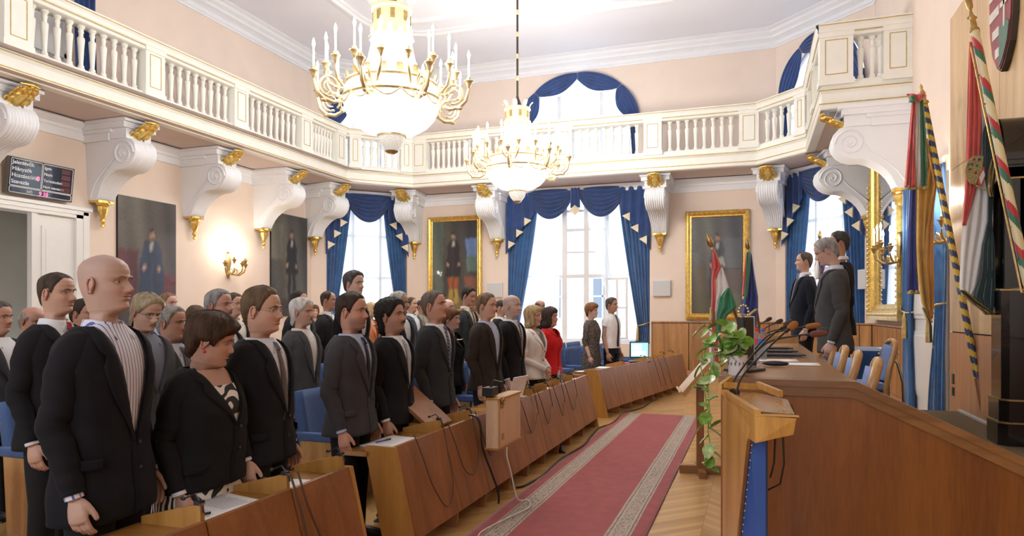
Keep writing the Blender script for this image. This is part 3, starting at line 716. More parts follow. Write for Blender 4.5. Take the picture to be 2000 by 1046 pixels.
c0 = T2 @ Vector((1.59, 0, 0)); TCL = TR(c0, T2.to_euler().z)
drape('velvet_drape', 'blue velvet drape left of the left corner window', TCL, -1.2, -.45, Z1, Z0, (1.2, -.95), -.85, folds=6)
drape('velvet_drape', 'blue velvet drape right of the left corner window', TCL, 1.18, .45, Z1, Z0, (1.2, .92), .85, folds=6)
valance('single swag blue valance over the left corner window', TCL, -1.2, 1.2, Z1 - .03, [(-.72, .72)], .80, [(1, -1.2, .62), (-1, 1.2, .62)])
sheer('white sheer curtain of the left corner window', TCL, -1.1, 1.1, 4.9, .6, .16, folds=12)
T3, L3 = frame_T(CRa, CRb)
c0 = T3 @ Vector((1.40, 0, 0)); TCR = TR(c0, T3.to_euler().z)
drape('velvet_drape', 'blue velvet drape left of the right corner window, behind the official', TCR, -1.15, -.42, Z1, Z0, (1.25, -.85), -.8, folds=6)
drape('velvet_drape', 'blue velvet drape right of the right corner window, beside the mirror', TCR, 1.12, .42, Z1, Z0, (1.25, .70), .6, folds=6)
valance('single swag blue valance over the right corner window', TCR, -1.15, 1.13, Z1 - .03, [(-.68, .70)], .80, [(1, -1.15, .62), (-1, 1.13, .62)])
sheer('white sheer curtain of the right corner window', TCR, -1.05, 1.05, 4.9, .6, .16, folds=12)
# arched upper windows: festoons following the arch
def festoon(label, T, h, zs, za, n, side_to):
    t = thing('arched_valance', label, 'valance', T.translation, T.to_euler().z, 'blue festoons of the upper windows')
    for k in range(n):
        a0, a1 = pi - pi * k / n * 1.0, pi - pi * (k + 1) / n
        def fn(u, v):
            a = lerp(a0, a1, u); s_ = abs(sin(pi * u)) ** .7
            dep = .16 + .30 * s_
            rx = h - dep * v * 1.1; rz = (za - zs) - dep * v
            return (rx * cos(a), -.05 - .08 * s_ * (1 - v * .4) - .02 * sin(v * 5 * 2 * pi) * s_, zs + rz * sin(a))
        mb = MB(); mb.grid(21, 33, fn); mb.build('festoon', BLUEV, t, smooth=80, solid=.012)
    for s_ in (-1, 1):
        def fn(u, v): 
            return (s_ * (h - (.30 - .1 * v) * u), .02 + .02 * sin(u * 4 * 2 * pi), lerp(zs + .25, side_to, v))
        mb = MB(); mb.grid(33, 8, fn); mb.build('side_drape', BLUEV, t, smooth=80, solid=.012)
    return t
TU, _ = frame_T((-4.57, YB), (0, YB))
festoon('blue festooned drapery around the big arched window above the balcony', TU, 1.72, 6.7, 8.16, 4, 5.45)
sheer('white sheer behind the big arched window', TU, -1.6, 1.6, 7.0, 5.45, .17, folds=14)
c0 = T2 @ Vector((1.59, 0, 0)); TCL2 = TR(c0, T2.to_euler().z)
festoon('blue festooned drapery around the left corner upper window', TCL2, 1.22, 6.7, 8.1, 3, 5.45)
sheer('white sheer behind the left corner upper window', TCL2, -1.12, 1.12, 7.2, 5.45, .17)
c0 = T3 @ Vector((1.36, 0, 0)); TCR2 = TR(c0, T3.to_euler().z)
festoon('blue festooned drapery around the right corner upper window', TCR2, 1.19, 6.7, 8.13, 3, 5.45)
sheer('white sheer behind the right corner upper window', TCR2, -1.1, 1.1, 7.2, 5.45, .17)
TLW = TR((XL, 8.4, 0), R(90))
drape('velvet_drape', 'blue velvet drape by the upper doorway at the top left', TLW, 1.22, .78, 8.0, 5.45, folds=4, m=BLUEV, y=-.06)
drape('velvet_drape', 'blue velvet drape left of the upper doorway at the top left', TLW, -1.22, -.78, 8.0, 5.45, folds=4, m=BLUEV, y=-.06)
# curtained side door on the right wall, by the mirror
TRW = TR((XR, 11.85, 0), R(-90))       # local x: + is towards the camera
sd = thing('door_3', None, None); struct(sd)
mb = MB(); door_panel(mb, TRW, -1.05, 1.0, 0, 3.5, [(.3, 1.3), (1.5, 3.2)], -.03)
mb.build('door_leaf', DOORW, sd, smooth=0); mb = MB()
for x in (-1.22, 1.0): mb.box(x, x + .16, -.05, 0, 0, 3.68, 0, TRW)
mb.box(-1.24, 1.2, -.06, 0, 3.5, 3.7, 0, TRW); mb.build('door_frame', CREAM, sd, smooth=0)
mb = MB(); mb.box(.85, .9, -.12, -.05, 1.1, 1.14, 0, TRW); mb.build('door_handle', BRASS, sd, smooth=0)
drape('velvet_drape', 'blue curtain with tassel, left of the side door and behind the blue and gold flag', TRW, -1.10, -.35, 3.6, .02, (1.6, -.70), -.5, folds=5, y=-.09)
drape('velvet_drape', 'blue curtain right of the side door, behind the striped pole', TRW, 1.22, .45, 3.6, .02, (1.6, .90), .6, folds=5, y=-.09)

# ================================================================ PAINTINGS (plain generic figures)
def canvas(w_, h_, pal, fig, nx=72, ny=120):
    """vertex coloured canvas; fig(x,y)->colour or None, x in -1..1, y in 0..1"""
    mb = MB(); cols = []
    rs = np.random.RandomState(int(w_ * 100 + h_ * 10)); nz = rs.rand(12, 8)
    def bg(x, y):
        a = nz[int(y * 10.99)][int((x + 1) * 3.4)]; t = .5 + .5 * sin(x * 2.3 + y * 3 + a * .6)
        return tuple(lerp(pal[0][i], pal[1][i], t * .8 + a * .2) for i in range(3))
    for j in range(ny + 1):
        for i in range(nx + 1):
            x = i / nx * 2 - 1; y = j / ny; s_ = 1 + .25 * (rs.rand() - .5); wob = .02 * sin(y * 31 + x * 7); acc = [0, 0, 0]
            for dx_, dy_ in ((0, 0), (.03, .008), (-.03, -.008), (.02, -.012), (-.02, .012)):
                q_ = fig(x + dx_ + wob, y + dy_ + .006 * sin(x * 23)) or bg(x, y); acc = [acc[m_] + q_[m_] / 5 for m_ in range(3)]
            sh_ = .75 + .35 * (.5 + .5 * sin(x * 9 + y * 4 + 1)); c = [q_ * sh_ for q_ in acc]
            mb.v.append(((x * .5) * w_, 0, y * h_)); cols.append([q * s_ for q in c])
    for j in range(ny):
        for i in range(nx): mb.f.append((j * (nx + 1) + i, j * (nx + 1) + i + 1, (j + 1) * (nx + 1) + i + 1, (j + 1) * (nx + 1) + i)); mb.m.append(0)
    mb.c = cols; return mb
def figure(coat, legs, skin=(.42, .26, .18), hair=(.03, .02, .015), x0=0, top=.86, extra=None, boots=None, wide=.34, hem=.42):
    def f(x, y):
        if extra:
            e_ = extra(x, y)
            if e_ and e_[0]: return e_[1]
        dx = x - x0
        hy = top - .055
        if ((dx) / .13) ** 2 + ((y - hy) / .05) ** 2 < 1:
            if y > hy + .018 or abs(dx) > .10: return hair
            if y < hy - .028: return hair
            return skin
        if abs(dx) < .05 and top - .17 < y < hy: return (.5, .48, .45)
        for s_ in (-1, 1):
            if ((dx - s_ * .24) / .06) ** 2 + ((y - .50) / .022) ** 2 < 1: return skin
        if hem < y < top - .10:
            wd = wide * (1 - .35 * smooth(top - .2, top - .10, y)) * (1 - .18 * smooth(.45, .62, y))
            if abs(dx) < wd: return tuple(q * (1 + .5 * (abs(dx) < .03)) for q in coat)
        if .06 < y <= hem:
            for s_ in (-1, 1):
                if abs(dx - s_ * .13) < .09: return boots if (boots and y < .22) else legs
        return (e_[1] if (extra and e_) else None)
    return f
def painting(label, T, w_, h_, z, mb, frame=None, fw=.16):
    t = thing('portrait_painting', label, 'painting', T.translation + Vector((0, 0, z)), T.to_euler().z, 'full-length portraits')
    o = mb.build('canvas', PAINTC, t, smooth=0); o.location = (0, -.07 if frame else -.05, 0)
    b_ = MB(); b_.box(-w_ / 2, w_ / 2, -.045, -.003, 0, h_); b_.build('stretcher', DARK, t, smooth=0)
    if frame:
        fm = MB(); prof = [(-.01, -.05), (.02, -.075), (.05, -.07), (.06, -.10), (.10, -.13), (.13, -.12), (.15, -.10), (fw, -.09), (fw, 0)]
        X, Z = w_ / 2, h_
        rings = [[(-X - d, y, -d), (X + d, y, -d), (X + d, y, Z + d), (-X - d, y, Z + d)] for d, y in prof]
        v = [p for r_ in rings for p in r_]; fm.add(v, [(j * 4 + i, j * 4 + (i + 1) % 4, (j + 1) * 4 + (i + 1) % 4, (j + 1) * 4 + i) for j in range(len(prof) - 1) for i in range(4)])
        fm.build('gilt_frame', frame, t, smooth=0)
    return t
def ex1(x, y):
    if x < -.35 and y < .62 and y > .2: return (False, (.10, .03, .045))
    if x > .45 and y < .46: return (False, (.13, .035, .04))
def ex2(x, y):
    if y < .16: return (False, (.05, .035, .03))
    if x < -.4 and .55 < y < .9: return (False, (.16, .15, .12))
def ex3(x, y):
    if x > .55 - .5 * (y - .5) ** 2 and .42 < y < .80: return (False, (.12, .20, .42) if y > .6 else (.10, .16, .14))
    if x > .45 and y < .36: return (False, (.20, .07, .045))
    if y < .12: return (False, (.20, .15, .07))
    if x < -.5: return (False, (.10, .13, .11))
def ex4(x, y):
    if .50 < y < .58 and -.02 < x < .28: return (True, (.38, .38, .37))
    if x > .35 and .2 < y < .46: return (False, (.10, .06, .05))
    if x < -.35 and .22 < y < .50 and (abs(x + .65) < .22): return (False, (.12, .09, .06))
    if y < .22: return (False, (.10, .09, .055))
painting('unframed dark portrait of a figure in a long blue robe beside a red chair', TR((XL, 10.80, 0), R(90)), 1.42, 2.75, 1.12, canvas(1.42, 2.75, ((.055, .045, .05), (.13, .115, .095)), figure((.03, .045, .09), (.025, .035, .075), x0=.12, top=.80, extra=ex1, wide=.44, hem=.12)))
painting('narrow unframed portrait of a figure in a black coat, left of the left corner', TR((XL, 15.33, 0), R(90)), 1.50, 2.66, 1.50, canvas(1.50, 2.66, ((.05, .055, .06), (.12, .11, .085)), figure((.012, .012, .018), (.012, .012, .016), x0=.1, top=.86, extra=ex2)))
painting('gilt-framed portrait of a figure in orange-red trousers and yellow boots', TR((-8.23, YB, 0)), 1.40, 2.52, 1.72, canvas(1.40, 2.52, ((.03, .03, .035), (.08, .075, .06)), figure((.018, .016, .02), (.36, .085, .02), x0=-.05, top=.88, extra=ex3, boots=(.40, .28, .05), hem=.36)), GILT, .15)
painting('gilt-framed portrait of a bearded figure holding white papers, above the wainscot', TR((-.88, YB, 0)), 1.24, 2.46, 1.58, canvas(1.24, 2.46, ((.065, .07, .085), (.13, .13, .12)), figure((.035, .04, .055), (.03, .035, .05), x0=.02, top=.84, extra=ex4, hem=.15)), GILT, .17)
# ---------------- wall speakers
def speaker_box(label, T, w_=.46, h_=.42, z=2.02):
    t = thing('wall_speaker', label, 'speaker', T.translation + Vector((0, 0, z)), T.to_euler().z, 'flat grey wall speakers')
    mb = MB(); mb.box(-w_ / 2, w_ / 2, -.10, 0, 0, h_); mb.build('cabinet', SPKW, t, smooth=0, bevel=.008)
    mb = MB(); mb.box(-w_ / 2 + .02, w_ / 2 - .02, -.108, -.10, .02, h_ - .02); mb.build('grille', GREYP, t, smooth=0)
speaker_box('pale grey wall speaker left of the middle window', TR((-6.97, YB, 0)))
speaker_box('pale grey wall speaker right of the middle window', TR((-2.28, YB, 0)))
speaker_box('pale grey wall speaker left of the gilt mirror', TR((XR - .17, 16.60, 0), R(-70)), .36, .42, 2.1)

# ---------------- gilt mirror
m = thing('mirror', 'tall mirror in a heavy gilded frame on the right wall', 'mirror', (XR, 14.75, 1.45), R(-90))
mb = MB(); mb.add([(-1.6, -.06, .05), (1.6, -.06, .05), (1.6, -.06, 3.4), (-1.6, -.06, 3.4)], [(0, 1, 2, 3)]); mb.build('mirror_glass', MIRROR, m, smooth=0)
mb = MB(); prof = [(.30, -.06), (.26, -.08), (.22, -.08), (.18, -.13), (.10, -.18), (.05, -.20), (0, -.20), (0, 0)]
X, Z = 1.68, 3.48
v = [p for d, y in prof for p in ((-X + d, y, d), (X - d, y, d), (X - d, y, Z - d), (-X + d, y, Z - d))]
mb.add(v, [(j * 4 + i, j * 4 + (i + 1) % 4, (j + 1) * 4 + (i + 1) % 4, (j + 1) * 4 + i) for j in range(len(prof) - 1) for i in range(4)]); mb.build('gilt_frame', GILT, m, smooth=0)
mb = MB()
for x in (-X + .11, X - .11):
    for k in range(34): mb.ell((x, -.185, .12 + k * .098), (.035, .03, .034), 0, 8, 5)
for k in range(32): mb.ell((-X + .13 + k * .1, -.185, .11), (.034, .03, .035), 0, 8, 5); mb.ell((-X + .13 + k * .1, -.185, Z - .11), (.034, .03, .035), 0, 8, 5)
mb.build('beading', GILT2, m, smooth=60)

# ================================================================ SCOREBOARD
s = thing('scoreboard', 'black electronic voting scoreboard above the white door', 'scoreboard', (XL, 8.50, 3.56), R(90))
TS = TR((0, -.03, 0), 0, R(7))
SW, SH = 1.14, .60
mb = MB(); mb.box(-SW / 2, SW / 2, -.10, 0, 0, SH, 0, TS); mb.build('case', mat('scoreboard_case', (.14, .13, .10), .5), s, smooth=0)
mb = MB(); mb.box(-SW / 2 + .01, SW / 2 - .01, -.105, -.1, .01, SH - .01, 0, TS); mb.build('face', mat('scoreboard_face', (.012, .014, .03), .12, coat=.6), s, smooth=0)
mb = MB()
def rbox(x0, x1, z0, z1, w_=.006, r_=.02):
    pts = [(x, -.108, z) for x, z in rrect(x0, x1, z0, z1, r_, 4)]; mb.tube(pts + [pts[0]], w_, 4, 0, TS, caps=False)
rbox(-.54, -.02, .135, .575); rbox(.0, .54, .135, .575); rbox(-.54, .54, .025, .118)
mb.build('white_outline', WHITE, s, smooth=0)
def text(body, x, z, size, m, parent, T, align='LEFT', y=-.107, name='lettering', ext=.001, bold=0):
    cu = bpy.data.curves.new('lettering_curve', 'FONT'); cu.body = body; cu.size = size; cu.align_x = align; cu.extrude = ext; cu.offset = bold; cu.materials.append(m)
    tmp = bpy.data.objects.new('lettering_work', cu); C.objects.link(tmp); me = bpy.data.meshes.new_from_object(tmp.evaluated_get(bpy.context.evaluated_depsgraph_get())); bpy.data.objects.remove(tmp)
    o = bpy.data.objects.new(name, me); C.objects.link(o); o.parent = parent
    o.matrix_local = T @ Matrix.Translation((x, y, z)) @ Matrix.Rotation(R(90), 4, 'X'); return o
for k, b_ in enumerate(('Jelenlévők', 'Hiányzók', 'Hozzászólók', 'Szavazás')): text(b_, -.52, .49 - k * .105, .088, WHITE, s, TS, bold=.0015)
for k, b_ in enumerate(('Igen', 'Nem', 'Tartózkodott', 'Nem szavazott')): text(b_, .02, .49 - k * .105, .075 if k < 2 else .062, WHITE, s, TS, bold=.001)
text('Idő', -.25, .045, .07, WHITE, s, TS); text('9 10', -.04, .035, .09, LEDR, s, TS, bold=.002); text('0', -.10, .275, .10, LEDR, s, TS, bold=.003)
mb = MB()
for k in range(4): mb.box(.33, .50, -.108, -.104, .155 + k * .105, .235 + k * .105, 0, TS)
mb.build('dark_red_display', mat('display_dark_red', (.10, .008, .012), .3), s, smooth=0)

# ================================================================ CHANDELIERS
def ring_leaves(mb, r, z, n, h, w_, out, mi=0):
    for k in range(n):
        a = 2 * pi * k / n; T = TR((r * cos(a), r * sin(a), z), a)
        mb.grid(5, 6, lambda u, v: (out * v * v + .0, (u - .5) * w_ * (1 - .4 * abs(v - .5)), h * v - .3 * h * max(0, v - .75)), mi, T)
def candle(parent, mbs, p):
    """adds cup + candle + bulb geometry at p"""
    T = TR(p)
    mbs[0].lathe([(0, -.10), (.012, -.09), (.03, -.05), (.045, -.01), (.062, 0), (.062, .008), (.02, .012), (.024, .03), (.03, .05), (.02, .055), (0, .055)], 12, 0, T)
def chandelier(label, loc):
    t = thing('chandelier', label, 'chandelier', loc, R(9), 'crystal chandeliers')
    mb = MB(); mb.lathe([(0, 0), (.05, .0), (.09, .03), (.075, .04), (.0, .05)], 20); mb.build('finial', BRASS, t, smooth=50)
    mb = MB(); mb.lathe([(.075, .035), (.11, .07), (.145, .12), (.17, .19), (.175, .22)], 36, 0, flute=(.03, 36)); mb.build('crystal_basket', CRYSTALD, t, smooth=30)
    mb = MB(); mb.lathe([(.165, .215), (.195, .22), (.20, .24), (.17, .25)], 32); mb.build('basket_ring', GILT2, t, smooth=50)
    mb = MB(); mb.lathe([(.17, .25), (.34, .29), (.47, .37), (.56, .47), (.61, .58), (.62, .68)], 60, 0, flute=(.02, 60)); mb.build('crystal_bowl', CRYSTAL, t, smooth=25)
    mb = MB()
    mb.lathe([(.62, .68), (.655, .675), (.67, .70), (.655, .725), (.62, .72)], 48)
    mb.lathe([(.575, .88), (.60, .875), (.62, .90), (.60, .925), (.57, .92)], 48)
    for k in range(12):
        a = 2 * pi * k / 12; b_ = 2 * pi * (k + .5) / 12; c_ = 2 * pi * (k + 1) / 12
        mb.tube([(.66 * cos(lerp(a, c_, u)), .66 * sin(lerp(a, c_, u)), .69 - .10 * sin(pi * u)) for u in [i / 8 for i in range(9)]], .010, 5)
    ring_leaves(mb, .59, .90, 18, .13, .10, .03)
    mb.build('gilt_ring', GILT2, t, smooth=50)
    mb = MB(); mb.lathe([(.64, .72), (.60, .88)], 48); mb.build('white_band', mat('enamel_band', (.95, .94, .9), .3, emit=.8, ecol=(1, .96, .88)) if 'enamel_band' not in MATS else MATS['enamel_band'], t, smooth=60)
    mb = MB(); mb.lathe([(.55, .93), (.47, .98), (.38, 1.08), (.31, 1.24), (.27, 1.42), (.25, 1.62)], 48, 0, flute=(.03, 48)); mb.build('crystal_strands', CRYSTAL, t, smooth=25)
    mb = MB(); mb.lathe([(.25, 1.60), (.28, 1.61), (.28, 1.66), (.245, 1.68), (.245, 1.88), (.27, 1.90), (.27, 1.93), (.2, 1.94), (0, 1.95)], 36)
    ring_leaves(mb, .25, 1.92, 8, .13, .09, .07); ring_leaves(mb, .265, 1.62, 12, -.10, .08, .04)
    mb.build('crown', GILT2, t, smooth=50)
    mb = MB()
    for k in range(8): a = 2 * pi * (k + .5) / 8; mb = MB(); mb.box(-.004, .004, -.03, .03, 1.72, 1.85, 0, TR((.25 * cos(a), .25 * sin(a), 0), a)); mb.build('crown_slot', BRASS, t, smooth=0)
    top = HC - loc[2]
    mb = MB(); mb.lathe([(.0, 1.94), (.10, 1.95), (.06, 2.08), (.035, 2.14), (.022, 2.2), (.022, top), (0, top)], 12); mb.lathe([(.0, top - .12), (.08, top - .1), (.14, top - .02), (.14, top)], 16); mb.build('hanging_rod', IRON, t, smooth=50)
    mb = MB()
    z = 2.55
    while z < top - .2: mb.ell((0, 0, z), (.035, .035, .03)); mb.lathe([(.028, -.05), (.028, .05)], 10, 0, TR((0, 0, z))); z += .45
    mb.build('rod_knobs', GILT2, t, smooth=60)
    ARM = None
    for k in range(8):
        a = 2 * pi * k / 8
        if ARM is None:
            arm_m = MB()
            pts = [(.60, 0, .72), (.70, 0, .60), (.80, 0, .55), (.93, 0, .57), (1.02, 0, .65), (1.05, 0, .76), (1.06, 0, .80)]
            arm_m.tube(pts, [.018, .022, .026, .028, .026, .022, .02], 8)
            arm_m.tube([(.86 + .125 * cos(q), 0, .74 + .125 * sin(q)) for q in [-1.9 + i * .42 for i in range(15)]], .014, 6)
            arm_m.tube([(.86 + .07 * cos(q), 0, .74 + .07 * sin(q)) for q in [-1.9 + i * .5 for i in range(11)]], .009, 5)
            arm_m.ell((.93, 0, .56), (.05, .03, .03), 0, 8, 6); arm_m.ell((.70, 0, .62), (.04, .03, .045), 0, 8, 6)
            for s_ in (-1, 1):
                arm_m.tube([(.62, s_ * .03, .78), (.70, s_ * .07, .76), (.80, s_ * .13, .82), (.84, s_ * .17, .92), (.84, s_ * .17, .98)], [.014, .018, .02, .016, .014], 7)
            cups = [(1.06, 0, .90), (.84, .17, 1.08), (.84, -.17, 1.08)]
            for p in cups: candle(None, [arm_m], p)
            arm = arm_m.build('arm', GILT2, t, smooth=50); ARM = arm
            for p in cups:
                cm_ = MB(); cm_.lathe([(.013, .05), (.013, .30), (0, .30)], 8, 0, TR(p)); cm_.build('candle', CANDLE, arm, smooth=60)
                cm_ = MB(); cm_.lathe([(0, .29), (.016, .31), (.020, .34), (.012, .38), (0, .41)], 8, 0, TR(p)); cm_.build('bulb', BULB, arm, smooth=60)
        else: arm = dup(ARM, parent=t)
        arm.rotation_euler = (0, 0, a)
        l = bpy.data.lights.new('bulb_light', 'POINT'); l.energy = 37; l.color = (1, .95, .88); l.shadow_soft_size = .05
        lo = bpy.data.objects.new('bulb_light', l); C.objects.link(lo); lo.parent = t; lo.location = (1.0 * cos(a + .2), 1.0 * sin(a + .2), 1.42)
    return t
chandelier('near large crystal chandelier with gilt arms and lit candles', (-4.57, 8.22, 3.72))
chandelier('farther crystal chandelier with gilt arms, before the middle window', (-4.57, 13.45, 3.84))

# ---------------- wall sconces
def sconce(label, loc, rz, sc=1.0, power=14):
    t = thing('wall_sconce', label, 'sconce', loc, rz, 'gilt wall sconces with candles'); t.scale = (sc,) * 3
    mb = MB(); mb.lathe([(0, -.3), (.03, -.28), (.06, -.15), (.05, -.05), (.09, .05), (.08, .2), (.04, .28), (0, .3)], 12, 0, TR((0, -.02, 0)) @ Matrix.Diagonal((1, .4, 1, 1)))
    ring_leaves(mb, .0, .2, 5, .14, .06, .05); mb.build('back_plate', BRASS, t, smooth=50)
    tips = [(-.34, -.22, .0), (-.18, -.34, .08), (0, -.42, .0), (.18, -.34, .08), (.34, -.22, .0)]
    for p in tips:
        x, y, z = p; mb = MB()
        mb.tube([(0, -.04, -.12), (x * .25, y * .3, -.20), (x * .6, y * .65, -.22), (x * .9, y * .95, -.14), (x, y, -.06)], [.014, .016, .016, .014, .012], 7)
        mb.tube([(x * .45 + .05 * cos(q), y * .5, -.13 + .05 * sin(q)) for q in [-1.5 + i * .45 for i in range(12)]], .008, 5)
        candle(None, [mb], (x, y, z + .05)); a = mb.build('arm', BRASS, t, smooth=50)
        mb = MB(); mb.lathe([(.013, .05), (.013, .25), (0, .25)], 8, 0, TR((x, y, z + .05))); mb.build('candle', CANDLE, a, smooth=60)
        mb = MB(); mb.lathe([(0, .24), (.014, .26), (.018, .29), (.010, .33), (0, .36)], 8, 0, TR((x, y, z + .05))); mb.build('bulb', BULB, a, smooth=60)
    l = bpy.data.lights.new('sconce_light', 'POINT'); l.energy = power; l.color = (1, .86, .66); l.shadow_soft_size = .06
    lo = bpy.data.objects.new('sconce_light', l); C.objects.link(lo); lo.parent = t; lo.location = (0, -.30, .42)
    return t
sconce('gilt candle sconce on the left wall between the two unframed portraits', (XL, 13.1, 2.68), R(90), 1.0, 16)
sconce('gilt candle sconce at the camera side of the gilt mirror', (XR - .16, 12.98, 2.62), R(-90), .95, 12)
sconce('gilt candle sconce on the right wall beside the oak panelling', (XR, 10.42, 2.72), R(-90), .95, 16)
# ================================================================ CARPET
mb = MB(); mb.grid(30, 200, lambda u, v: (lerp(-.61, .61, u), lerp(0, 12.4, v), .012 + .002 * sin(v * 60 + u * 5)))
o = mb.build('carpet_runner', CARP, smooth=80, solid=.012); o.location = (-1.33, -1.45, 0)
tag(o, 'long red runner carpet with patterned beige borders on the parquet floor', 'carpet')

# ================================================================ COUNCIL DESKS (rows along x = -2.05, front panels leaning outwards)
GD = 'council desk units along the aisle'
def desk(label, A, B, left_end=False, right_end=False, h=.70):
    """A -> B: floor line of the front feet (A nearer the camera); local x along, local -y towards the aisle"""
    L = sqrt((B[0] - A[0]) ** 2 + (B[1] - A[1]) ** 2); ang = math.atan2(B[1] - A[1], B[0] - A[0])
    t = thing('council_desk', label, 'desk', (A[0], A[1], 0), ang, GD)
    mb = MB(); g = .004     # leaning front: bottom at y=0, top at y=+.16
    mb.prism([(-.015, .13), (.145, h + .02), (.170, h + .02), (.012, .13)], 'x', g, L - g); mb.build('front_panel', WOODD, t, smooth=0)
    mb = MB(); mb.prism([(.155, h - .045), (.50, h - .045), (.50, h - .015), (.155, h - .015)], 'x', g, L - g); mb.build('desk_top', WOODT, t, smooth=0)
    mb = MB(); mb.prism([(.02, 0), (.30, 0), (.42, h - .06), (.15, h - .06), (.04, .13), (.01, .13)], 'x', L - .03, L - .008); mb.build('leg_panel', WOODD, t, smooth=0)
    if left_end:
        mb = MB(); mb.prism([(-.03, 0), (.20, 0), (.36, h + .02), (.135, h + .02)], 'x', -.03, .0); mb.build('end_panel', WOODDL, t, smooth=0)
        mb = MB(); mb.box(-.06, g, .33, .50, h - .045, h - .015); mb.build('top_overhang', WOODT, t, smooth=0)
    if right_end:
        mb = MB(); mb.prism([(-.03, 0), (.20, 0), (.36, h + .02), (.135, h + .02)], 'x', L, L + .03); mb.build('end_panel', WOODDL, t, smooth=0)
    return t
def divider(parent, x):
    mb = MB(); mb.prism([(.16, .67), (.48, .67), (.48, .715), (.165, .795)], 'x', x - .012, x + .012); mb.build('divider_board', WOODDL, parent, smooth=0)
    mb = MB(); mb.box(x - .016, x + .016, .165, .195, .788, .805); mb.tube([(x, .18, .805), (x + .01, .21, .828), (x - .01, .25, .81)], .004, 6); mb.tube([(x - .01, .18, .80), (x - .02, .15, .79), (x - .012, .145, .76)], .005, 6)
    mb.ell((x - .01, .255, .81), (.009, .013, .009)); mb.build('desk_microphone', BLACKP, parent, smooth=60)
def cable(name, pts, m, r_, label, cat='cable', grp=None):
    P = [Vector(p) for p in pts]; out = []
    for i in range(len(P) - 1):       # catmull-rom
        p0, p1, p2, p3 = P[max(i - 1, 0)], P[i], P[i + 1], P[min(i + 2, len(P) - 1)]
        for k in range(6):
            t = k / 6; out.append(.5 * ((2 * p1) + (p2 - p0) * t + (2 * p0 - 5 * p1 + 4 * p2 - p3) * t * t + (3 * p1 - p0 - 3 * p2 + p3) * t ** 3))
    out.append(P[-1]); mb = MB(); mb.tube(out, r_, 5); o = mb.build(name, m, smooth=80)
    return tag(o, label, cat, grp)
# row 1 (nearest), row 2, row 3 (turning towards the podium)
r1 = [1.78, 2.33, 2.90, 3.42]
names1 = ['nearest desk unit at the bottom left, cut by the picture edge', 'near desk unit with the printed papers and pen', 'last unit of the near row, with a single paper and a raised divider']
D1 = []
for k in range(3):
    t = desk(names1[k], (-2.02, r1[k]), (-2.03, r1[k + 1]), right_end=(k == 2)); D1.append(t); divider(t, (r1[k + 1] - r1[k]) - (.03 if k == 2 else .0))
r2 = [4.02, 4.75, 5.32, 5.91, 6.45, 7.03, 7.58, 8.13, 8.77, 9.5]
nm2 = ['first unit of the middle desk row, with its pale oak end panel and white papers', 'desk unit under the tilted wooden reading board', 'desk unit carrying the pale plywood case', 'desk unit just right of the pale plywood case', 'desk unit with the white folded card standing on it', 'desk unit before the man in the dark brown jacket', 'desk unit above the black shoe on the floor', 'desk unit with the small water bottle', 'last unit of the middle desk row, before the woman in red']
D2 = []
for k in range(9):
    t = desk(nm2[k], (-2.06, r2[k]), (-2.06, r2[k + 1]), left_end=(k == 0), right_end=(k == 8)); D2.append(t)
    if k in (0, 1, 3, 4, 5, 6, 7): divider(t, r2[k + 1] - r2[k])
A3, B3 = (-2.09, 10.35), (-1.28, 14.95)
nm3 = ['first unit of the far desk row, with an orange-brown end panel', 'far desk unit before the woman in the patterned dress', 'far desk unit with the red folder', 'far desk unit before the man in the white shirt', 'far desk unit left of the computer monitor', 'far desk unit under the computer monitor', 'last but one unit of the far desk row', 'last unit of the far desk row, with no feet before the wainscot']
D3 = []
for k in range(8):
    a, b_ = seg(A3, B3, k / 8), seg(A3, B3, (k + 1) / 8); t = desk(nm3[k], a, b_, left_end=(k == 0), right_end=(k == 7)); D3.append(t)
    if k in (1, 3, 5, 6): divider(t, .58)
# hanging microphone cables on the desk fronts
def front(x, y, z):      # point just in front of the leaning panel of the straight rows, z = height
    return (-2.06 + .035 - (z - .13) * .262 + .0, y, z)
for k, (ya, yb, lo) in enumerate(((4.25, 4.72, .22), (4.80, 5.28, .33), (5.35, 5.88, .42), (6.5, 7.0, .44), (7.1, 7.55, .46), (7.7, 8.08, .45), (8.2, 8.7, .44))):
    ym = (ya + yb) / 2
    cable('microphone_cable', [front(0, ya, .77), front(0, ya + .05, .6), front(0, ya + .10, .4), front(0, ym, lo), front(0, yb - .07, lo + .1), front(0, yb - .03, .55), front(0, yb, .77)], CABLE, .0045,
          'thin brown cable looping down the middle desk row, %s' % ('nearest the pale end panel', 'under the tilted reading board', 'just left of the plywood case', 'just right of the plywood case', 'below the white folded card', 'left of the water bottle', 'last before the woman in red')[k], grp='hanging microphone cables')
for k, y in enumerate((2.87, 2.93)): cable('microphone_cable', [(-2.16, y, .80), (-2.11, y + .02, .62), (-2.06, y + .03 + .05 * k, .4), (-2.01, y + .03, .2), (-1.985, y, .1)], CABLE, .006, ('left', 'right')[k] + ' one of the two cables hanging down the near desk between the papers', grp='hanging microphone cables')
for k, f_ in enumerate((.56, .62, .70)):
    a = seg(A3, B3, f_); cable('microphone_cable', [(a[0] - .12, a[1], .77), (a[0] - .04, a[1], .55), (a[0] + .0, a[1] + .06, .36), (a[0] + .03, a[1] + .1, .22)], CABLE, .005, 'cable on the front of the far desk row, %s' % ('leftmost of three', 'middle of three', 'rightmost of three')[k], grp='hanging microphone cables')
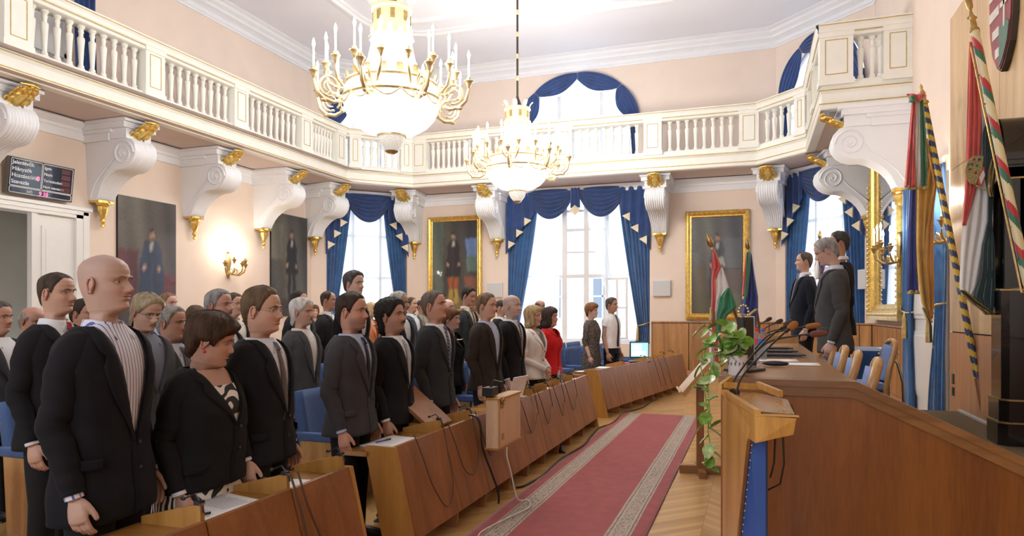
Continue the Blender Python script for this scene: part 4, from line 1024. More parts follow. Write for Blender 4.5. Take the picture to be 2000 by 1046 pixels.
cable('floor_cable', [(-2.03, 5.95, .012), (-1.98, 6.05, .012), (-1.94, 6.5, .012), (-1.95, 7.2, .03), (-1.9, 8.0, .03), (-1.96, 8.7, .02), (-2.0, 9.4, .012), (-1.9, 9.9, .012), (-1.93, 10.9, .012), (-1.75, 11.6, .012), (-1.72, 12.4, .012), (-1.66, 13.0, .02)], CABLEB, .010, 'black cable running along the floor beside the carpet edge')
cable('power_cable', [(-2.20, 5.24, .76), (-2.10, 5.22, .72), (-2.08, 5.24, .5), (-2.03, 5.30, .3), (-1.99, 5.36, .12), (-2.0, 5.4, .012)], CABLEB, .009, 'black cable running down beside the plywood case')
cable('power_cable', [(-1.90, 5.33, .50), (-1.90, 5.33, .42), (-1.88, 5.36, .3), (-1.84, 5.42, .06), (-1.78, 5.5, .035), (-1.70, 5.3, .035), (-1.76, 5.0, .035), (-1.83, 4.6, .035), (-1.78, 4.4, .035)], CABLEW, .006, 'white cable hanging from the plywood case onto the carpet')

# things on the desks
def sheet_paper(label, loc, rz, w_=.21, h_=.297, lines=0, n=1, grp='papers on the desks', th=.002):
    t = thing('paper_sheet', label, 'paper', loc, rz, grp)
    mb = MB(); mb.grid(6, 6, lambda u, v: ((u - .5) * w_, (v - .5) * h_, th * n + .004 * (u * v) ** 2)); mb.build('page', PAPER, t, smooth=60, solid=th * n)
    if lines:
        mb = MB(); rr = random.Random(len(label))
        for k in range(lines): yy = h_ * .40 - k * .017; mb.box(-w_ * .38, w_ * (.36 - .12 * rr.random()), yy, yy + .004, th * n + .0055, th * n + .006)
        mb.build('printed_lines', INK, t, smooth=0)
    return t
ZT = .687
sheet_paper('printed sheet lying open on the near desk', (-2.38, 2.67, ZT), R(80), .24, .30, 14, 2)
sheet_paper('folded white sheets on the nearest desk, under the pen', (-2.37, 2.45, ZT), R(95), .17, .28, 0, 3)
sheet_paper('single sheet on the last unit of the near desk row', (-2.38, 3.08, ZT), R(100), .20, .30, 0, 1)
sheet_paper('stack of white papers on the first middle desk', (-2.37, 4.30, ZT), R(85), .40, .30, 0, 4)
for k, (x, y, l) in enumerate(((-2.42, 5.55, 'small paper on the desk behind the tilted reading board'), (-2.40, 7.15, 'paper on the middle desk row right of the white folded card'), (-2.38, 7.9, 'white paper on the desk left of the small water bottle'), (-2.40, 8.45, 'white paper on the desk right of the small water bottle'), (-2.38, 9.15, 'paper at the far end of the middle desk row'), (-2.32, 11.25, 'white papers on the far desk before the patterned dress'), (-2.24, 11.85, 'white papers beside the red folder on the far desk'))):
    sheet_paper(l, (x, y, ZT), R(88), .28, .22, 0, 3)
mb = MB(); mb.box(-.12, .12, -.09, .09, 0, .02); o = tag(mb.build('folder', REDC, smooth=0), 'red folder on the far desk before the man in the white shirt', 'folder'); o.location = (-2.2, 12.25, ZT + .001)
def pen(label, p, rz, m):
    t = thing('pen', label, 'pen', p, rz); mb = MB(); mb.tube([(-.07, 0, .005), (.07, 0, .005)], .005, 8); mb.build('barrel', m, t); mb = MB(); mb.tube([(.02, 0, .006), (.072, 0, .006)], .006, 8); mb.build('cap', BLACKP, t)
pen('silver pen lying on the folded sheets on the nearest desk', (-2.33, 2.42, ZT + .010), R(60), GREYP)
pen('blue pen on the stack of papers on the first middle desk', (-2.44, 4.27, ZT + .012), R(75), FBLUE)
# tilted reading board
t = thing('reading_board', 'tilted dark wooden reading board standing on the middle desk row', 'board', (-2.34, 4.98, ZT + .03), R(90))
mb = MB(); mb.box(-.20, .20, -.015, .015, -.02, .42, 0, TR((0, 0, .0), 0, R(-52))); mb.build('board', WOODD, t, smooth=0, bevel=.004)
mb = MB(); mb.box(-.15, -.13, .03, .20, 0, .02); mb.box(.13, .15, .03, .20, 0, .02); mb.box(-.16, .16, .16, .19, 0, .12); mb.build('support', WOODDL, t, smooth=0)
# plywood case hung on the desk front
t = thing('equipment_case', 'pale plywood case hung over the front of the middle desk row', 'case', (-1.985, 5.55, .45), R(90))
mb = MB(); mb.box(-.29, .29, -.03, .075, .04, .44); mb.build('case_body', PLYW, t, smooth=0, bevel=.006)
mb = MB(); mb.box(-.295, .295, -.04, .08, .03, .045); mb.box(-.295, .295, -.04, .08, .435, .45); mb.box(-.25, -.245, -.034, -.03, .04, .44); mb.build('case_rim', WOODDL, t, smooth=0)
mb = MB(); mb.box(-.235, -.16, -.035, -.02, .36, .45); mb.tube([(-.23 + .0, -.04, .42), (-.19, -.045, .44), (-.16, -.04, .42), (-.19, -.045, .40), (-.23, -.04, .42)], .005, 6); mb.box(-.20, -.15, -.035, -.02, .10, .15); mb.ell((-.19, -.035, .40), (.012, .008, .012)); mb.build('latch', BRASS, t, smooth=40)
mb = MB(); mb.box(-.26, -.12, .03, .12, .46, .53); mb.tube([(-.2, .08, .5), (-.17, .05, .58), (-.11, .0, .56)], .012, 6); mb.build('clamp', BLACKP, t, smooth=40)
t = thing('folded_card', 'white folded card standing on the desk right of the plywood case', 'card', (-2.30, 6.70, ZT), R(80))
mb = MB(); mb.box(-.15, .15, -.004, .004, 0, .22, 0, TR((0, 0, .05), 0, R(18))); mb.box(-.15, .15, -.06, .02, .0, .006, 0, TR((0, 0, .04))); mb.build('card', PAPER, t, smooth=0)
# bottles
def bottle_parts(t, capm, labm):
    mb = MB(); mb.lathe([(.0, 0), (.026, 0), (.031, .01), (.031, .07), (.028, .08), (.031, .09), (.031, .14), (.026, .165), (.013, .195), (.013, .205), (0, .205)], 16); mb.build('bottle', WATER, t, smooth=50)
    mb = MB(); mb.lathe([(.015, .198), (.016, .2), (.016, .222), (.0, .223)], 12); mb.build('cap', capm, t, smooth=30)
    mb = MB(); mb.lathe([(.0318, .088), (.0318, .138)], 16); mb.build('label', labm, t, smooth=60)
def bottle(label, loc, capm, labm, sc=1):
    t = thing('water_bottle', label, 'bottle', loc, 0, 'plastic water bottles'); t.scale = (sc,) * 3; bottle_parts(t, capm, labm); return t
BL = mat('cap_blue', (.05, .25, .75), .4); RD = mat('cap_red', (.75, .05, .03), .4)
bottle('small water bottle on the middle desk row before the woman in white', (-2.25, 8.25, ZT), RD, WATER, 1.05)
# computer monitor on the far row
def monitor(label, loc, rz, w_, h_, scr, zt=.0):
    t = thing('computer_monitor', label, 'monitor', loc, rz)
    mb = MB(); mb.box(-w_ / 2, w_ / 2, -.02, .02, .06, .06 + h_); mb.build('screen_housing', BLACKP, t, smooth=0, bevel=.005)
    mb = MB(); mb.box(-.03, .03, 0, .03, 0, .08); mb.box(-.11, .11, -.08, .09, 0, .012); mb.build('stand', BLACKP, t, smooth=0)
    mb = MB(); mb.box(-w_ / 2 + .018, w_ / 2 - .018, -.023, -.019, .08, .04 + h_); mb.build('screen', scr, t, smooth=0)
    return t
SCR = solid_emit('lit_screen', (.25, .55, .75), 1.0); SCRG = solid_emit('screen_window', (.55, .78, .62), .9)
t = monitor('small computer monitor with a lit screen on the far desk row', (-2.02, 13.05, ZT), R(22), .36, .30, SCR)
mb = MB(); mb.box(-.15, .04, -.0245, -.022, .20, .31); mb.box(-.15, .12, -.0245, -.022, .10, .19); mb.build('screen_window', SCRG, t, smooth=0)
t = thing('keyboard', 'black keyboard and box beside the computer monitor', 'keyboard', (-1.98, 12.72, ZT), R(30)); mb = MB(); mb.box(-.2, .2, -.07, .07, 0, .02); mb.build('key_tray', BLACKP, t, smooth=0)
mb = MB()
for i in range(12):
    for j in range(4): mb.box(-.19 + i * .032, -.165 + i * .032, -.06 + j * .03, -.035 + j * .03, .02, .026)
mb.build('keys', GREYP, t, smooth=0)

# ================================================================ AUDIENCE SEATS
GS = 'blue audience seats'
def seat(label, loc, rz):
    """faces local -y ... back at +y"""
    t = thing('audience_seat', label, 'seat', loc, rz, GS)
    def back(u, v):
        x = (u - .5) * .56; z = .38 + .56 * v; edge = abs(u - .5) * 2
        return (x, .22 + .10 * v - .05 * edge ** 2 + .0, z)
    mb = MB(); mb.grid(13, 9, back); mb.build('seat_back', BLUEF, t, smooth=60, solid=.09, offset=0)
    mb = MB(); mb.box(-.26, .26, -.24, .22, .34, .46); mb.build('seat_cushion', BLUEF, t, smooth=40, bevel=.03)
    for s_ in (-1, 1):
        mb = MB(); mb.prism([(-.22, .55), (.22, .55), (.26, .62), (-.22, .62)], 'x', s_ * .31 - .03, s_ * .31 + .03); mb.build('armrest', BLUEF, t, smooth=40, bevel=.015)
        mb = MB(); mb.prism([(-.12, 0), (.16, 0), (.20, .56), (-.16, .56)], 'x', s_ * .31 - .015, s_ * .31 + .015); mb.build('side_panel', WOODCH, t, smooth=0)
    return t
SEAT0 = None
def place_seat(x, y, label, rz=R(90)):
    global SEAT0
    if SEAT0 is None: SEAT0 = seat(label, (x, y, 0), rz); return SEAT0
    return dup(SEAT0, (x, y, 0), rz, label)
# facing +x: local -y -> +x  => rz = +90
place_seat(-3.15, 1.72, 'blue seat at the bottom left corner, just behind the bald man')
sl = [None, None, None, None, 'blue seat in clear view between the man with glasses and the bearded man',
      'blue seat behind the bearded man in the grey suit', 'blue seat behind the man with curly black hair', 'blue seat behind the tall man in the striped tie', 'blue seat behind the woman with the gold necklace', 'blue seat behind the man in the brown jacket', 'blue seat behind the shaven-headed man', 'blue seat behind the blonde woman in white', 'blue seat right behind the woman in red', 'front row seat between the woman in red and the patterned dress', 'front row seat just left of the patterned dress']
for k, l in enumerate(sl):
    y = 5.10 + .70 * (k - 4)
    if l and k < 13: place_seat(-3.30, y, l)
sl2 = ['second row blue seat at the left edge of the picture', 'second row blue seat behind the young man in the red tie', 'second row blue seat behind the woman in black', 'second row blue seat behind the white-moustached man', 'second row blue seat visible beside the grey-suited bearded man', 'second row blue seat behind the curly-haired man', 'second row blue seat visible beside the woman with the necklace', 'second row blue seat behind the brown-jacketed man', 'second row blue seat behind the shaven-headed man', 'second row blue seat under the middle window, first from the left', 'second row blue seat under the middle window, second from the left', 'second row blue seat under the middle window, third from the left', 'second row blue seat behind the patterned dress']
for k, l in enumerate(sl2): place_seat(-4.95, 1.9 + .98 * k, l)
for k in range(6):
    a = (lerp(-2.72, -2.05, k / 5), lerp(11.4, 14.9, k / 5)); rz = R(82)
    place_seat(a[0] - .55, a[1], ('far row blue seat behind the patterned dress', 'far row blue seat between the patterned dress and the man in the white shirt', 'far row blue seat behind the man in the white shirt', 'far row blue seat right of the man in the white shirt', 'far row blue seat behind the computer monitor', 'last far row blue seat beside the wainscot')[k], rz)
for k in range(5):
    a = (lerp(-4.1, -3.5, k / 4), lerp(12.0, 14.9, k / 4)); place_seat(a[0], a[1], 'back blue seat under the open window casement, number %s from the left' % ('one', 'two', 'three', 'four', 'five')[k], R(80))

# ================================================================ PODIUM, PRESIDIUM DESK
PZ = .45
t = thing('podium_platform', 'brown carpeted podium floor behind the sloping veneer panel', 'platform')
mb = MB(); mb.box(.50, PX - .003, 4.06, 9.30, .02, PZ); mb.box(-.12, .50, 4.1, 9.6, .02, PZ - .01); mb.box(.5, 1.5, 9.3, 10.4, .02, PZ); mb.build('carpeted_floor', BROWNC, t, smooth=0)
mb = MB(); mb.box(PX - .03, PX - .003, 4.3, 9.3, PZ, PZ + .025); mb.build('edge_strip', GREYP, t, smooth=0)
t = thing('podium_barrier', 'large reddish veneer end panel of the podium, its top sloping down to the right', 'panel')
YP = 3.98
mb = MB(); q = [(-.17, .0), (PX - .004, .0), (PX - .004, .36), (.50, 1.17), (-.17, 1.17)]; mb.prism(q, 'y', YP + .02, YP + .05); mb.build('veneer_face', WOODPOD, t, smooth=0)
mb = MB()
def trim(o_, y0, y1, th): mb.prism([(-.18, 1.24 - o_), (.505, 1.24 - o_), (PX - .004, .405 - o_), (PX - .004, .405 - o_ - th), (.49, 1.24 - o_ - th), (-.18, 1.24 - o_ - th)], 'y', y0, y1)
trim(0, YP - .012, YP + .10, .035); trim(.035, YP + .0, YP + .06, .05); mb.build('top_trim', WOODR, t, smooth=0)
t = thing('presidium_desk', 'long raised presidium desk seen end-on, with microphones and bottles on it', 'desk')
mb = MB(); mb.box(-.17, .50, YP + .11, 8.75, 1.205, 1.238); mb.build('desk_top', WOODT, t, smooth=0)
mb = MB(); mb.box(-.15, -.12, YP + .06, 8.72, 0, 1.205); mb.build('audience_side_panel', WOODD, t, smooth=0)
mb = MB(); mb.box(-.17, -.15, YP + .1, 8.75, 1.16, 1.24); mb.build('edge_moulding', WOODR, t, smooth=0)
mb = MB(); mb.box(-.12, .48, 8.69, 8.72, PZ, 1.205); mb.box(-.10, .5, 8.76, 8.79, 1.15, 1.32); mb.build('far_end_panel', WOODDL, t, smooth=0)

# ================================================================ LECTERN (front board faces the audience)
t = thing('lectern', 'pale oak lectern with a blue padded side, right in front of the podium panel', 'lectern')
a, b_, c_, d_ = Vector((-.15, 3.62)), Vector((.005, 3.02)), Vector((.165, 3.03)), Vector((.17, 3.46))
ZB, ZA = 1.175, 1.19
mb = MB()
am, bm = a + Vector((.005, 0)), b_ + Vector((.005, .02))
mb.add([(am.x, am.y, 0), (-.125, 3.54, 0), (-.026, 3.14, 1.05), (bm.x, bm.y, ZB), (am.x, am.y, ZA),
        (am.x + .03, am.y + .01, 0), (-.10, 3.55, 0), (-.004, 3.15, 1.05), (bm.x + .03, bm.y + .01, ZB), (am.x + .03, am.y + .01, ZA)],
       [(0, 1, 2, 3, 4), (9, 8, 7, 6, 5), (0, 5, 6, 1), (1, 6, 7, 2), (2, 7, 8, 3), (3, 8, 9, 4), (4, 9, 5, 0)]); mb.build('front_board', WOODLEC, t, smooth=0)
mb = MB(); mb.add([(-.012, 3.15, 1.06), (.05, 3.17, 1.08), (.05, 3.19, 0), (-.10, 3.50, 0), (.0, 3.19, 1.06), (.06, 3.22, 1.08), (.06, 3.24, 0), (-.08, 3.55, 0)],
                  [(0, 1, 2, 3), (7, 6, 5, 4), (0, 4, 5, 1), (1, 5, 6, 2), (2, 6, 7, 3), (3, 7, 4, 0)]); mb.build('blue_padding', BLUEP, t, smooth=0)
mb = MB(); mb.add([(-.026, 3.125, 1.05), (-.012, 3.135, 1.05), (-.108, 3.515, 0), (-.125, 3.53, 0), (-.020, 3.14, 1.05), (-.006, 3.15, 1.05), (-.10, 3.53, 0), (-.12, 3.545, 0)],
                  [(0, 1, 2, 3), (7, 6, 5, 4), (0, 4, 5, 1), (1, 5, 6, 2), (2, 6, 7, 3), (3, 7, 4, 0)]); mb.build('edge_strip', WOODR, t, smooth=0)
mb = MB()
for k in range(30): f_ = k / 29; mb.ell((lerp(-.006, -.10, f_), lerp(3.14, 3.505, f_), lerp(1.03, .02, f_)), (.006, .006, .006), 0, 8, 5)
mb.build('upholstery_nails', BRASS, t, smooth=60)
mb = MB()     # tray body
lo = [(.008, 3.03, 1.06), (.155, 3.05, 1.10), (.165, 3.46, 1.12), (0.0, 3.72, 1.12), (-.13, 3.60, 1.06)]
hi = [(.005, 3.02, ZB), (.165, 3.03, ZB - .005), (.17, 3.46, ZB), (.0, 3.74, ZA), (-.14, 3.62, ZA)]
mb.add(lo + hi, [(4, 3, 2, 1, 0)] + [(i, (i + 1) % 5, 5 + (i + 1) % 5, 5 + i) for i in range(5)]); mb.build('tray_body', WOODLEC, t, smooth=0)
mb = MB()
def rail(p, q, z0, z1, h_=.022, w_=.022):
    p = Vector((*p, z0)); q = Vector((*q, z1)); dd = (q - p).normalized(); n_ = Vector((-dd.y, dd.x, 0)) * w_
    vs = [p, q, q + n_, p + n_]; vs = vs + [x + Vector((0, 0, h_)) for x in vs]
    mb.add(vs, [(3, 2, 1, 0), (4, 5, 6, 7), (0, 1, 5, 4), (1, 2, 6, 5), (2, 3, 7, 6), (3, 0, 4, 7)])
rail((.005, 3.015), (-.155, 3.63), ZB, ZA, .024, -.025); rail((.005, 3.015), (.175, 3.025), ZB, ZB, .006)
rail((.13, 3.46), (.03, 3.72), ZB + .03, ZB + .045, .03, .02); rail((.03, 3.74), (-.15, 3.65), ZB + .03, ZA + .03, .03, .02); rail((-.15, 3.62), (-.10, 3.76), ZA, ZA + .03, .05, .02)
mb.build('raised_rim', WOODLEC, t, smooth=0)
mb = MB(); mb.add([(.0, 3.10, ZB + .008), (.16, 3.06, ZB + .008), (.15, 3.45, ZB + .02), (.0, 3.69, ZB + .025), (-.11, 3.62, ZB + .02)], [(0, 1, 2, 3, 4)]); mb.build('reading_surface', WOODT, t, smooth=0, solid=.006)
mb = MB()
for x in (.09, .12): mb.ell((x, 3.20, 1.085), (.014, .014, .012)); 
mb.tube([(.12, 3.20, 1.08), (.125, 3.2, .95), (.11, 3.2, .86), (.06, 3.24, .82)], .004, 6); mb.tube([(.09, 3.20, 1.08), (.085, 3.2, .95), (.07, 3.22, .88)], .004, 6); mb.build('cable_plug', CABLEB, t, smooth=60)
def gooseneck(label, pts, foam, fl, r_=.006, fr=.020, nm=CABLEB, base=None):
    t = thing('gooseneck_microphone', label, 'microphone', (0, 0, 0), 0, 'gooseneck microphones'); t.location = pts[0]
    o0 = Vector(pts[0]); P = [Vector(p) - o0 for p in pts]; out = []
    for i in range(len(P) - 1):
        p0, p1, p2, p3 = P[max(i - 1, 0)], P[i], P[i + 1], P[min(i + 2, len(P) - 1)]
        for k in range(6): s_ = k / 6; out.append(.5 * ((2 * p1) + (p2 - p0) * s_ + (2 * p0 - 5 * p1 + 4 * p2 - p3) * s_ * s_ + (3 * p1 - p0 - 3 * p2 + p3) * s_ ** 3))
    out.append(P[-1]); mb = MB(); mb.tube(out, r_, 8); mb.build('gooseneck', nm, t, smooth=80)
    e_ = P[-1]; dd = (P[-1] - P[-2]).normalized(); mb = MB()
    mb.tube([e_ - dd * .05 , e_ - dd * .02], r_ * 1.7, 8); mb.build('capsule', BLACKP, t, smooth=60)
    mb = MB(); mb.tube([e_ - dd * .025, e_ - dd * .015, e_, e_ + dd * fl * .5, e_ + dd * fl * .85, e_ + dd * fl], [fr * .5, fr * .85, fr, fr, fr * .75, fr * .2], 14); mb.build('foam_windscreen', foam, t, smooth=80)
    mb = MB()
    if base: mb.box(-.05, .05, -.06, .06, 0, .03); mb.build('base', BLACKP, t, smooth=0, bevel=.006)
    else: mb.lathe([(0, -.01), (.014, -.01), (.014, .02), (0, .02)], 10); mb.build('base', BLACKP, t, smooth=40)
    return t
FD = mat('foam_dark', (.07, .04, .04), .95, bump=.6, bscale=400); FO = mat('foam_orange', (.38, .14, .03), .95, bump=.6, bscale=400); FB = mat('foam_brown', (.20, .07, .045), .95, bump=.6, bscale=400)
gooseneck('long black gooseneck microphone on the lectern, with dark foam tip', [at(1431, 768, 3.5), at(1433, 745, 3.5), at(1445, 725, 3.5), at(1470, 693, 3.52), at(1510, 652, 3.6), at(1538, 633, 3.65)], FD, .04, .005, .018)
gooseneck('long black gooseneck microphone on the lectern, with orange foam tip', [at(1439, 770, 3.42), at(1443, 748, 3.42), at(1456, 726, 3.42), at(1480, 700, 3.45), at(1520, 660, 3.5), at(1546, 638, 3.55)], FO, .045, .005, .020)
for k, (b0, m0, e0, kk, fm, l) in enumerate((((1462, 716), (1500, 668), (1590, 652), 4.6, FB, 'desk microphone with reddish brown foam, nearest of those on the presidium desk'), ((1468, 703), (1500, 655), (1580, 637), 5.4, FO, 'desk microphone with orange-brown foam before the grey-suited official'), ((1470, 696), (1495, 652), (1535, 641), 6.3, FD, 'desk microphone with black foam in the middle of the presidium desk'), ((1471, 690), (1480, 650), (1520, 628), 7.2, FD, 'desk microphone with black foam left of the dark-suited official'), ((1472, 680), (1478, 640), (1500, 624), 8.0, FD, 'farthest desk microphone with black foam on the presidium desk'))):
    p = at(*b0, kk); bz = Vector((p.x, p.y, 1.24)); e_ = at(*e0, kk - .1); mm = at(*m0, kk)
    gooseneck(l, [bz + Vector((0, 0, .01)), bz + Vector((.01, 0, .05)), mm, lerp(mm, e_, .6) + Vector((0, 0, .01)), e_], fm, .085 if k < 2 else .05, .006, .022, base=True)

# ---------------- on the presidium desk
ZD = 1.240
for k, (px_, kk, cm) in enumerate(((1464, 5.6, BL), (1473, 6.35, RD), (1478, 5.9, RD), (1488, 5.75, BL), (1492, 6.1, RD), (1463, 6.6, RD))):
    p = at(px_, 690, kk); bottle('bottle with a %s cap on the presidium desk, %s' % ('blue' if cm is BL else 'red', ('left of the group', 'behind in the middle', 'in front of the group', 'tallest looking and rightmost blue one', 'at the right edge of the group', 'behind on the left')[k]), (p.x, p.y, ZD), cm, BL if cm is BL else RD)
def glass(label, p):
    t = thing('drinking_glass', label, 'glass', p, 0, 'glasses on the presidium desk'); mb = MB(); mb.lathe([(.0, 0), (.025, 0), (.033, .10), (.031, .10), (.024, .006), (0, .006)], 16); mb.build('tumbler', WATER, t, smooth=50)
for k, (a_, kk) in enumerate(((1475, 4.75), (1490, 5.2))): p = at(a_, 700, kk); glass(('drinking glass beside the black screen on the presidium desk', 'drinking glass before the bottles on the presidium desk')[k], (p.x, p.y, ZD))
for k, (x, y, w_, h_) in enumerate(((.28, 5.15, .30, .21), (.17, 5.5, .28, .21), (.2, 6.05, .32, .22), (.18, 6.6, .30, .22), (.16, 7.15, .30, .22))):
    t = sheet_paper(('white sheets nearest the grey-suited official', 'second pile of papers on the presidium desk, behind the black case', 'black folder with white sheets in front of the grey-suited official', 'black folder with white sheets in the middle of the presidium desk', 'farthest black folder with white sheets on the presidium desk')[k], (x, y, ZD), R(3 * k), w_, h_, 0, 2, 'papers on the presidium desk')
    if k > 1: mb = MB(); mb.box(-w_ / 2 - .02, w_ / 2 + .02, -h_ / 2 - .03, h_ / 2 - .02, 0, .012); mb.build('folder_cover', BLACKP, t, smooth=0); t.children[0].location = (0, 0, .012)
mb = MB(); mb.ell((0, 0, .018), (.085, .03, .018), 0, 20, 10); o = tag(mb.build('glasses_case', BLACKP, smooth=60), 'black oval spectacle case lying on the presidium desk papers', 'case'); o.location = (.14, 4.95, ZD)
t = monitor('thin black screen with a silver edge behind the plant pot', (-.045, 4.50, ZD), R(66), .15, .27, BLACKP)
mb = MB(); mb.box(.070, .078, -.024, .022, .06, .335); mb.build('silver_edge', GREYP, t, smooth=0)
# pothos in a white pot
p0 = at(1440, 733, 3.95); pl = thing('potted_pothos', 'trailing green pothos in a white pot on the corner of the presidium desk', 'plant', (p0.x, p0.y, ZD))
mb = MB(); mb.lathe([(0, 0), (.042, 0), (.048, .01), (.056, .105), (.058, .115), (.053, .115), (.048, .095), (0, .095)], 24); mb.build('pot', CERAMIC, pl, smooth=45)
mb = MB()
for k in range(5):
    a0 = -2.6 + k * .42
    pts = [(.0555 * cos(a0 + .03 * cos(q) * (1 + q * .15)), .0555 * sin(a0 + .03 * cos(q) * (1 + q * .15)), .07 + .006 * sin(q) * (1 + q * .15)) for q in [i * .5 for i in range(14)]]
    mb.tube(pts, .0012, 4)
mb.build('scroll_relief', IRON, pl, smooth=60)
rl = random.Random(3); stems = MB()
def leaf_mb(mb, p, dirv, size, roll):
    d_ = Vector(dirv).normalized(); s_ = d_.cross(Vector((0, 0, 1)));
    if s_.length < .1: s_ = Vector((1, 0, 0))
    s_.normalize(); n_ = s_.cross(d_); s_ = (s_ * cos(roll) + n_ * sin(roll)); n_ = s_.cross(d_)
    def fn(u, v):
        wv = sin(pi * min(1, v * .98 + .02)) ** .6 * (1 - .35 * v) * size * .42
        return Vector(p) + d_ * (v * size) + s_ * ((u - .5) * 2 * wv) + n_ * (-.18 * size * v * v + .10 * size * abs(u - .5) * 2)
    mb.grid(5, 7, fn)
vines = [[(0, 0, .1), (-.06, -.02, .17), (-.12, -.03, .12), (-.15, -.03, .02), (-.16, -.02, -.08), (-.15, -.03, -.20), (-.16, -.02, -.32), (-.14, -.03, -.44), (-.15, -.03, -.53)],
         [(0, 0, .1), (-.08, .0, .2), (-.16, -.02, .2), (-.20, -.02, .05), (-.17, -.03, -.15), (-.14, -.04, -.3)],
         [(0, 0, .1), (-.04, .02, .22), (-.08, .03, .30)], [(0, 0, .1), (.03, 0, .2), (.03, .0, .27)], [(0, 0, .1), (-.05, -.03, .15), (-.10, -.05, .22), (-.17, -.05, .28)],
         [(0, 0, .1), (-.02, -.03, .14), (.0, -.06, .20), (.04, -.07, .22)]]
lv = []
for vi, V in enumerate(vines):
    stems.tube([Vector(p) for p in V], .0035, 5)
    n_ = max(4, int(len(V) * 2.6))
    for k in range(n_):
        f_ = (k + 1) / n_ * (len(V) - 1); i = min(int(f_), len(V) - 2); p = Vector(V[i]).lerp(Vector(V[i + 1]), f_ - i)
        dv = (rl.uniform(-1, .5), rl.uniform(-.9, .3), rl.uniform(-.7, .35)); lv.append((p, dv, rl.uniform(.065, .115), rl.uniform(-.7, .7)))
stems.build('stems', LEAF, pl, smooth=60)
for k, (p, dv, sz, rr) in enumerate(lv): mb = MB(); leaf_mb(mb, p, dv, sz, rr); mb.build('leaf', LEAFP if k % 3 == 0 else LEAF, pl, smooth=80)

# ---------------- small reading stand left of the presidium desk
t = thing('reading_stand', 'small wooden stand with a sloping board on a square post, left of the plant', 'stand', (-.50, 7.12, 0), R(10))
mb = MB(); mb.box(-.035, .035, -.03, .03, .06, .98); mb.build('post', WOODD, t, smooth=0)
mb = MB(); mb.box(-.20, .20, -.035, .035, .0, .08); mb.box(-.035, .035, -.24, .24, 0, .06); mb.build('foot', WOODR, t, smooth=0)
mb = MB(); Tb = TR((0, 0, 1.02), 0, 0, R(-50)); mb.box(-.27, .30, -.24, .24, -.02, .02, 0, Tb); mb.box(-.29, -.27, -.25, .25, -.02, .04, 0, Tb); mb.build('sloping_board', WOODDL, t, smooth=0)

# ---------------- presidium chairs (face -x)
GP = 'blue wooden-framed chairs of the presidium'
def pchair(label, loc, rz):
    t = thing('presidium_chair', label, 'chair', loc, rz, GP)     # faces local -y
    t.scale = (.92, .92, .92)
    for s_ in (-1, 1):
        mb = MB(); mb.tube([(s_ * .22, .21, 0), (s_ * .22, .20, .42), (s_ * .22, .24, .65), (s_ * .21, .29, .82), (s_ * .17, .31, .90), (s_ * .08, .32, .93), (0, .32, .935)], [.02, .022, .024, .024, .024, .024, .024], 8, flat=1.3); mb.build('frame_side', WOODCH, t, smooth=60)
        mb = MB(); mb.tube([(s_ * .20, -.20, 0), (s_ * .20, -.20, .42)], .018, 8); mb.build('front_leg', WOODCH, t, smooth=60)
    mb = MB(); mb.box(-.22, .22, -.23, .20, .40, .48); mb.build('seat', BLUEF2, t, smooth=40, bevel=.02)
    mb = MB(); mb.grid(11, 9, lambda u, v: ((u - .5) * .38, .215 + .085 * v - .03 * (1 - (2 * u - 1) ** 2), .50 + .36 * v + .03 * (1 - (2 * u - 1) ** 2) * v)); mb.build('backrest', BLUEF2, t, smooth=60, solid=.05, offset=0)
    return t
pc = pchair('presidium chair with pale blue back nearest the sloping panel', (.42, 4.72, PZ), R(-97))
dup(pc, (.42, 5.55, PZ), R(-95), 'presidium chair with pale blue back, second nearest the sloping panel')
dup(pc, (.42, 6.30, PZ), R(-93), 'presidium chair right under the hand of the grey-suited official')
dup(pc, (.42, 7.15, PZ), R(-90), 'farthest presidium chair, half hidden by the dark trousers')
dup(pc, (1.05, 7.95, PZ), R(-85), 'presidium chair turned the other way, seen dark from behind, near the blue-clothed table')
# blue clothed table with a bent chrome leg
t = thing('side_table', 'low table with a blue cloth and a curved chrome leg behind the presidium chairs', 'table', (1.27, 8.95, PZ))
mb = MB(); mb.box(-.20, .22, -.55, .55, .70, .72); mb.build('tabletop', GREYP, t, smooth=0)
mb = MB(); mb.grid(30, 8, lambda u, v: (lerp(-.21, .12, u), -.56 - .01 * sin(u * 30) * v, lerp(.725, .12, v))); mb.box(-.21, .12, -.56, .5, .722, .728); mb.build('blue_cloth', BLUEL, t, smooth=60)
for yy in (-.58, .5): mb = MB(); mb.tube([(.0, yy, .70), (.12, yy, .69), (.19, yy, .60), (.24, yy, .40), (.25, yy, .0)], .016, 10); mb.build('chrome_leg', CHROME, t, smooth=60)

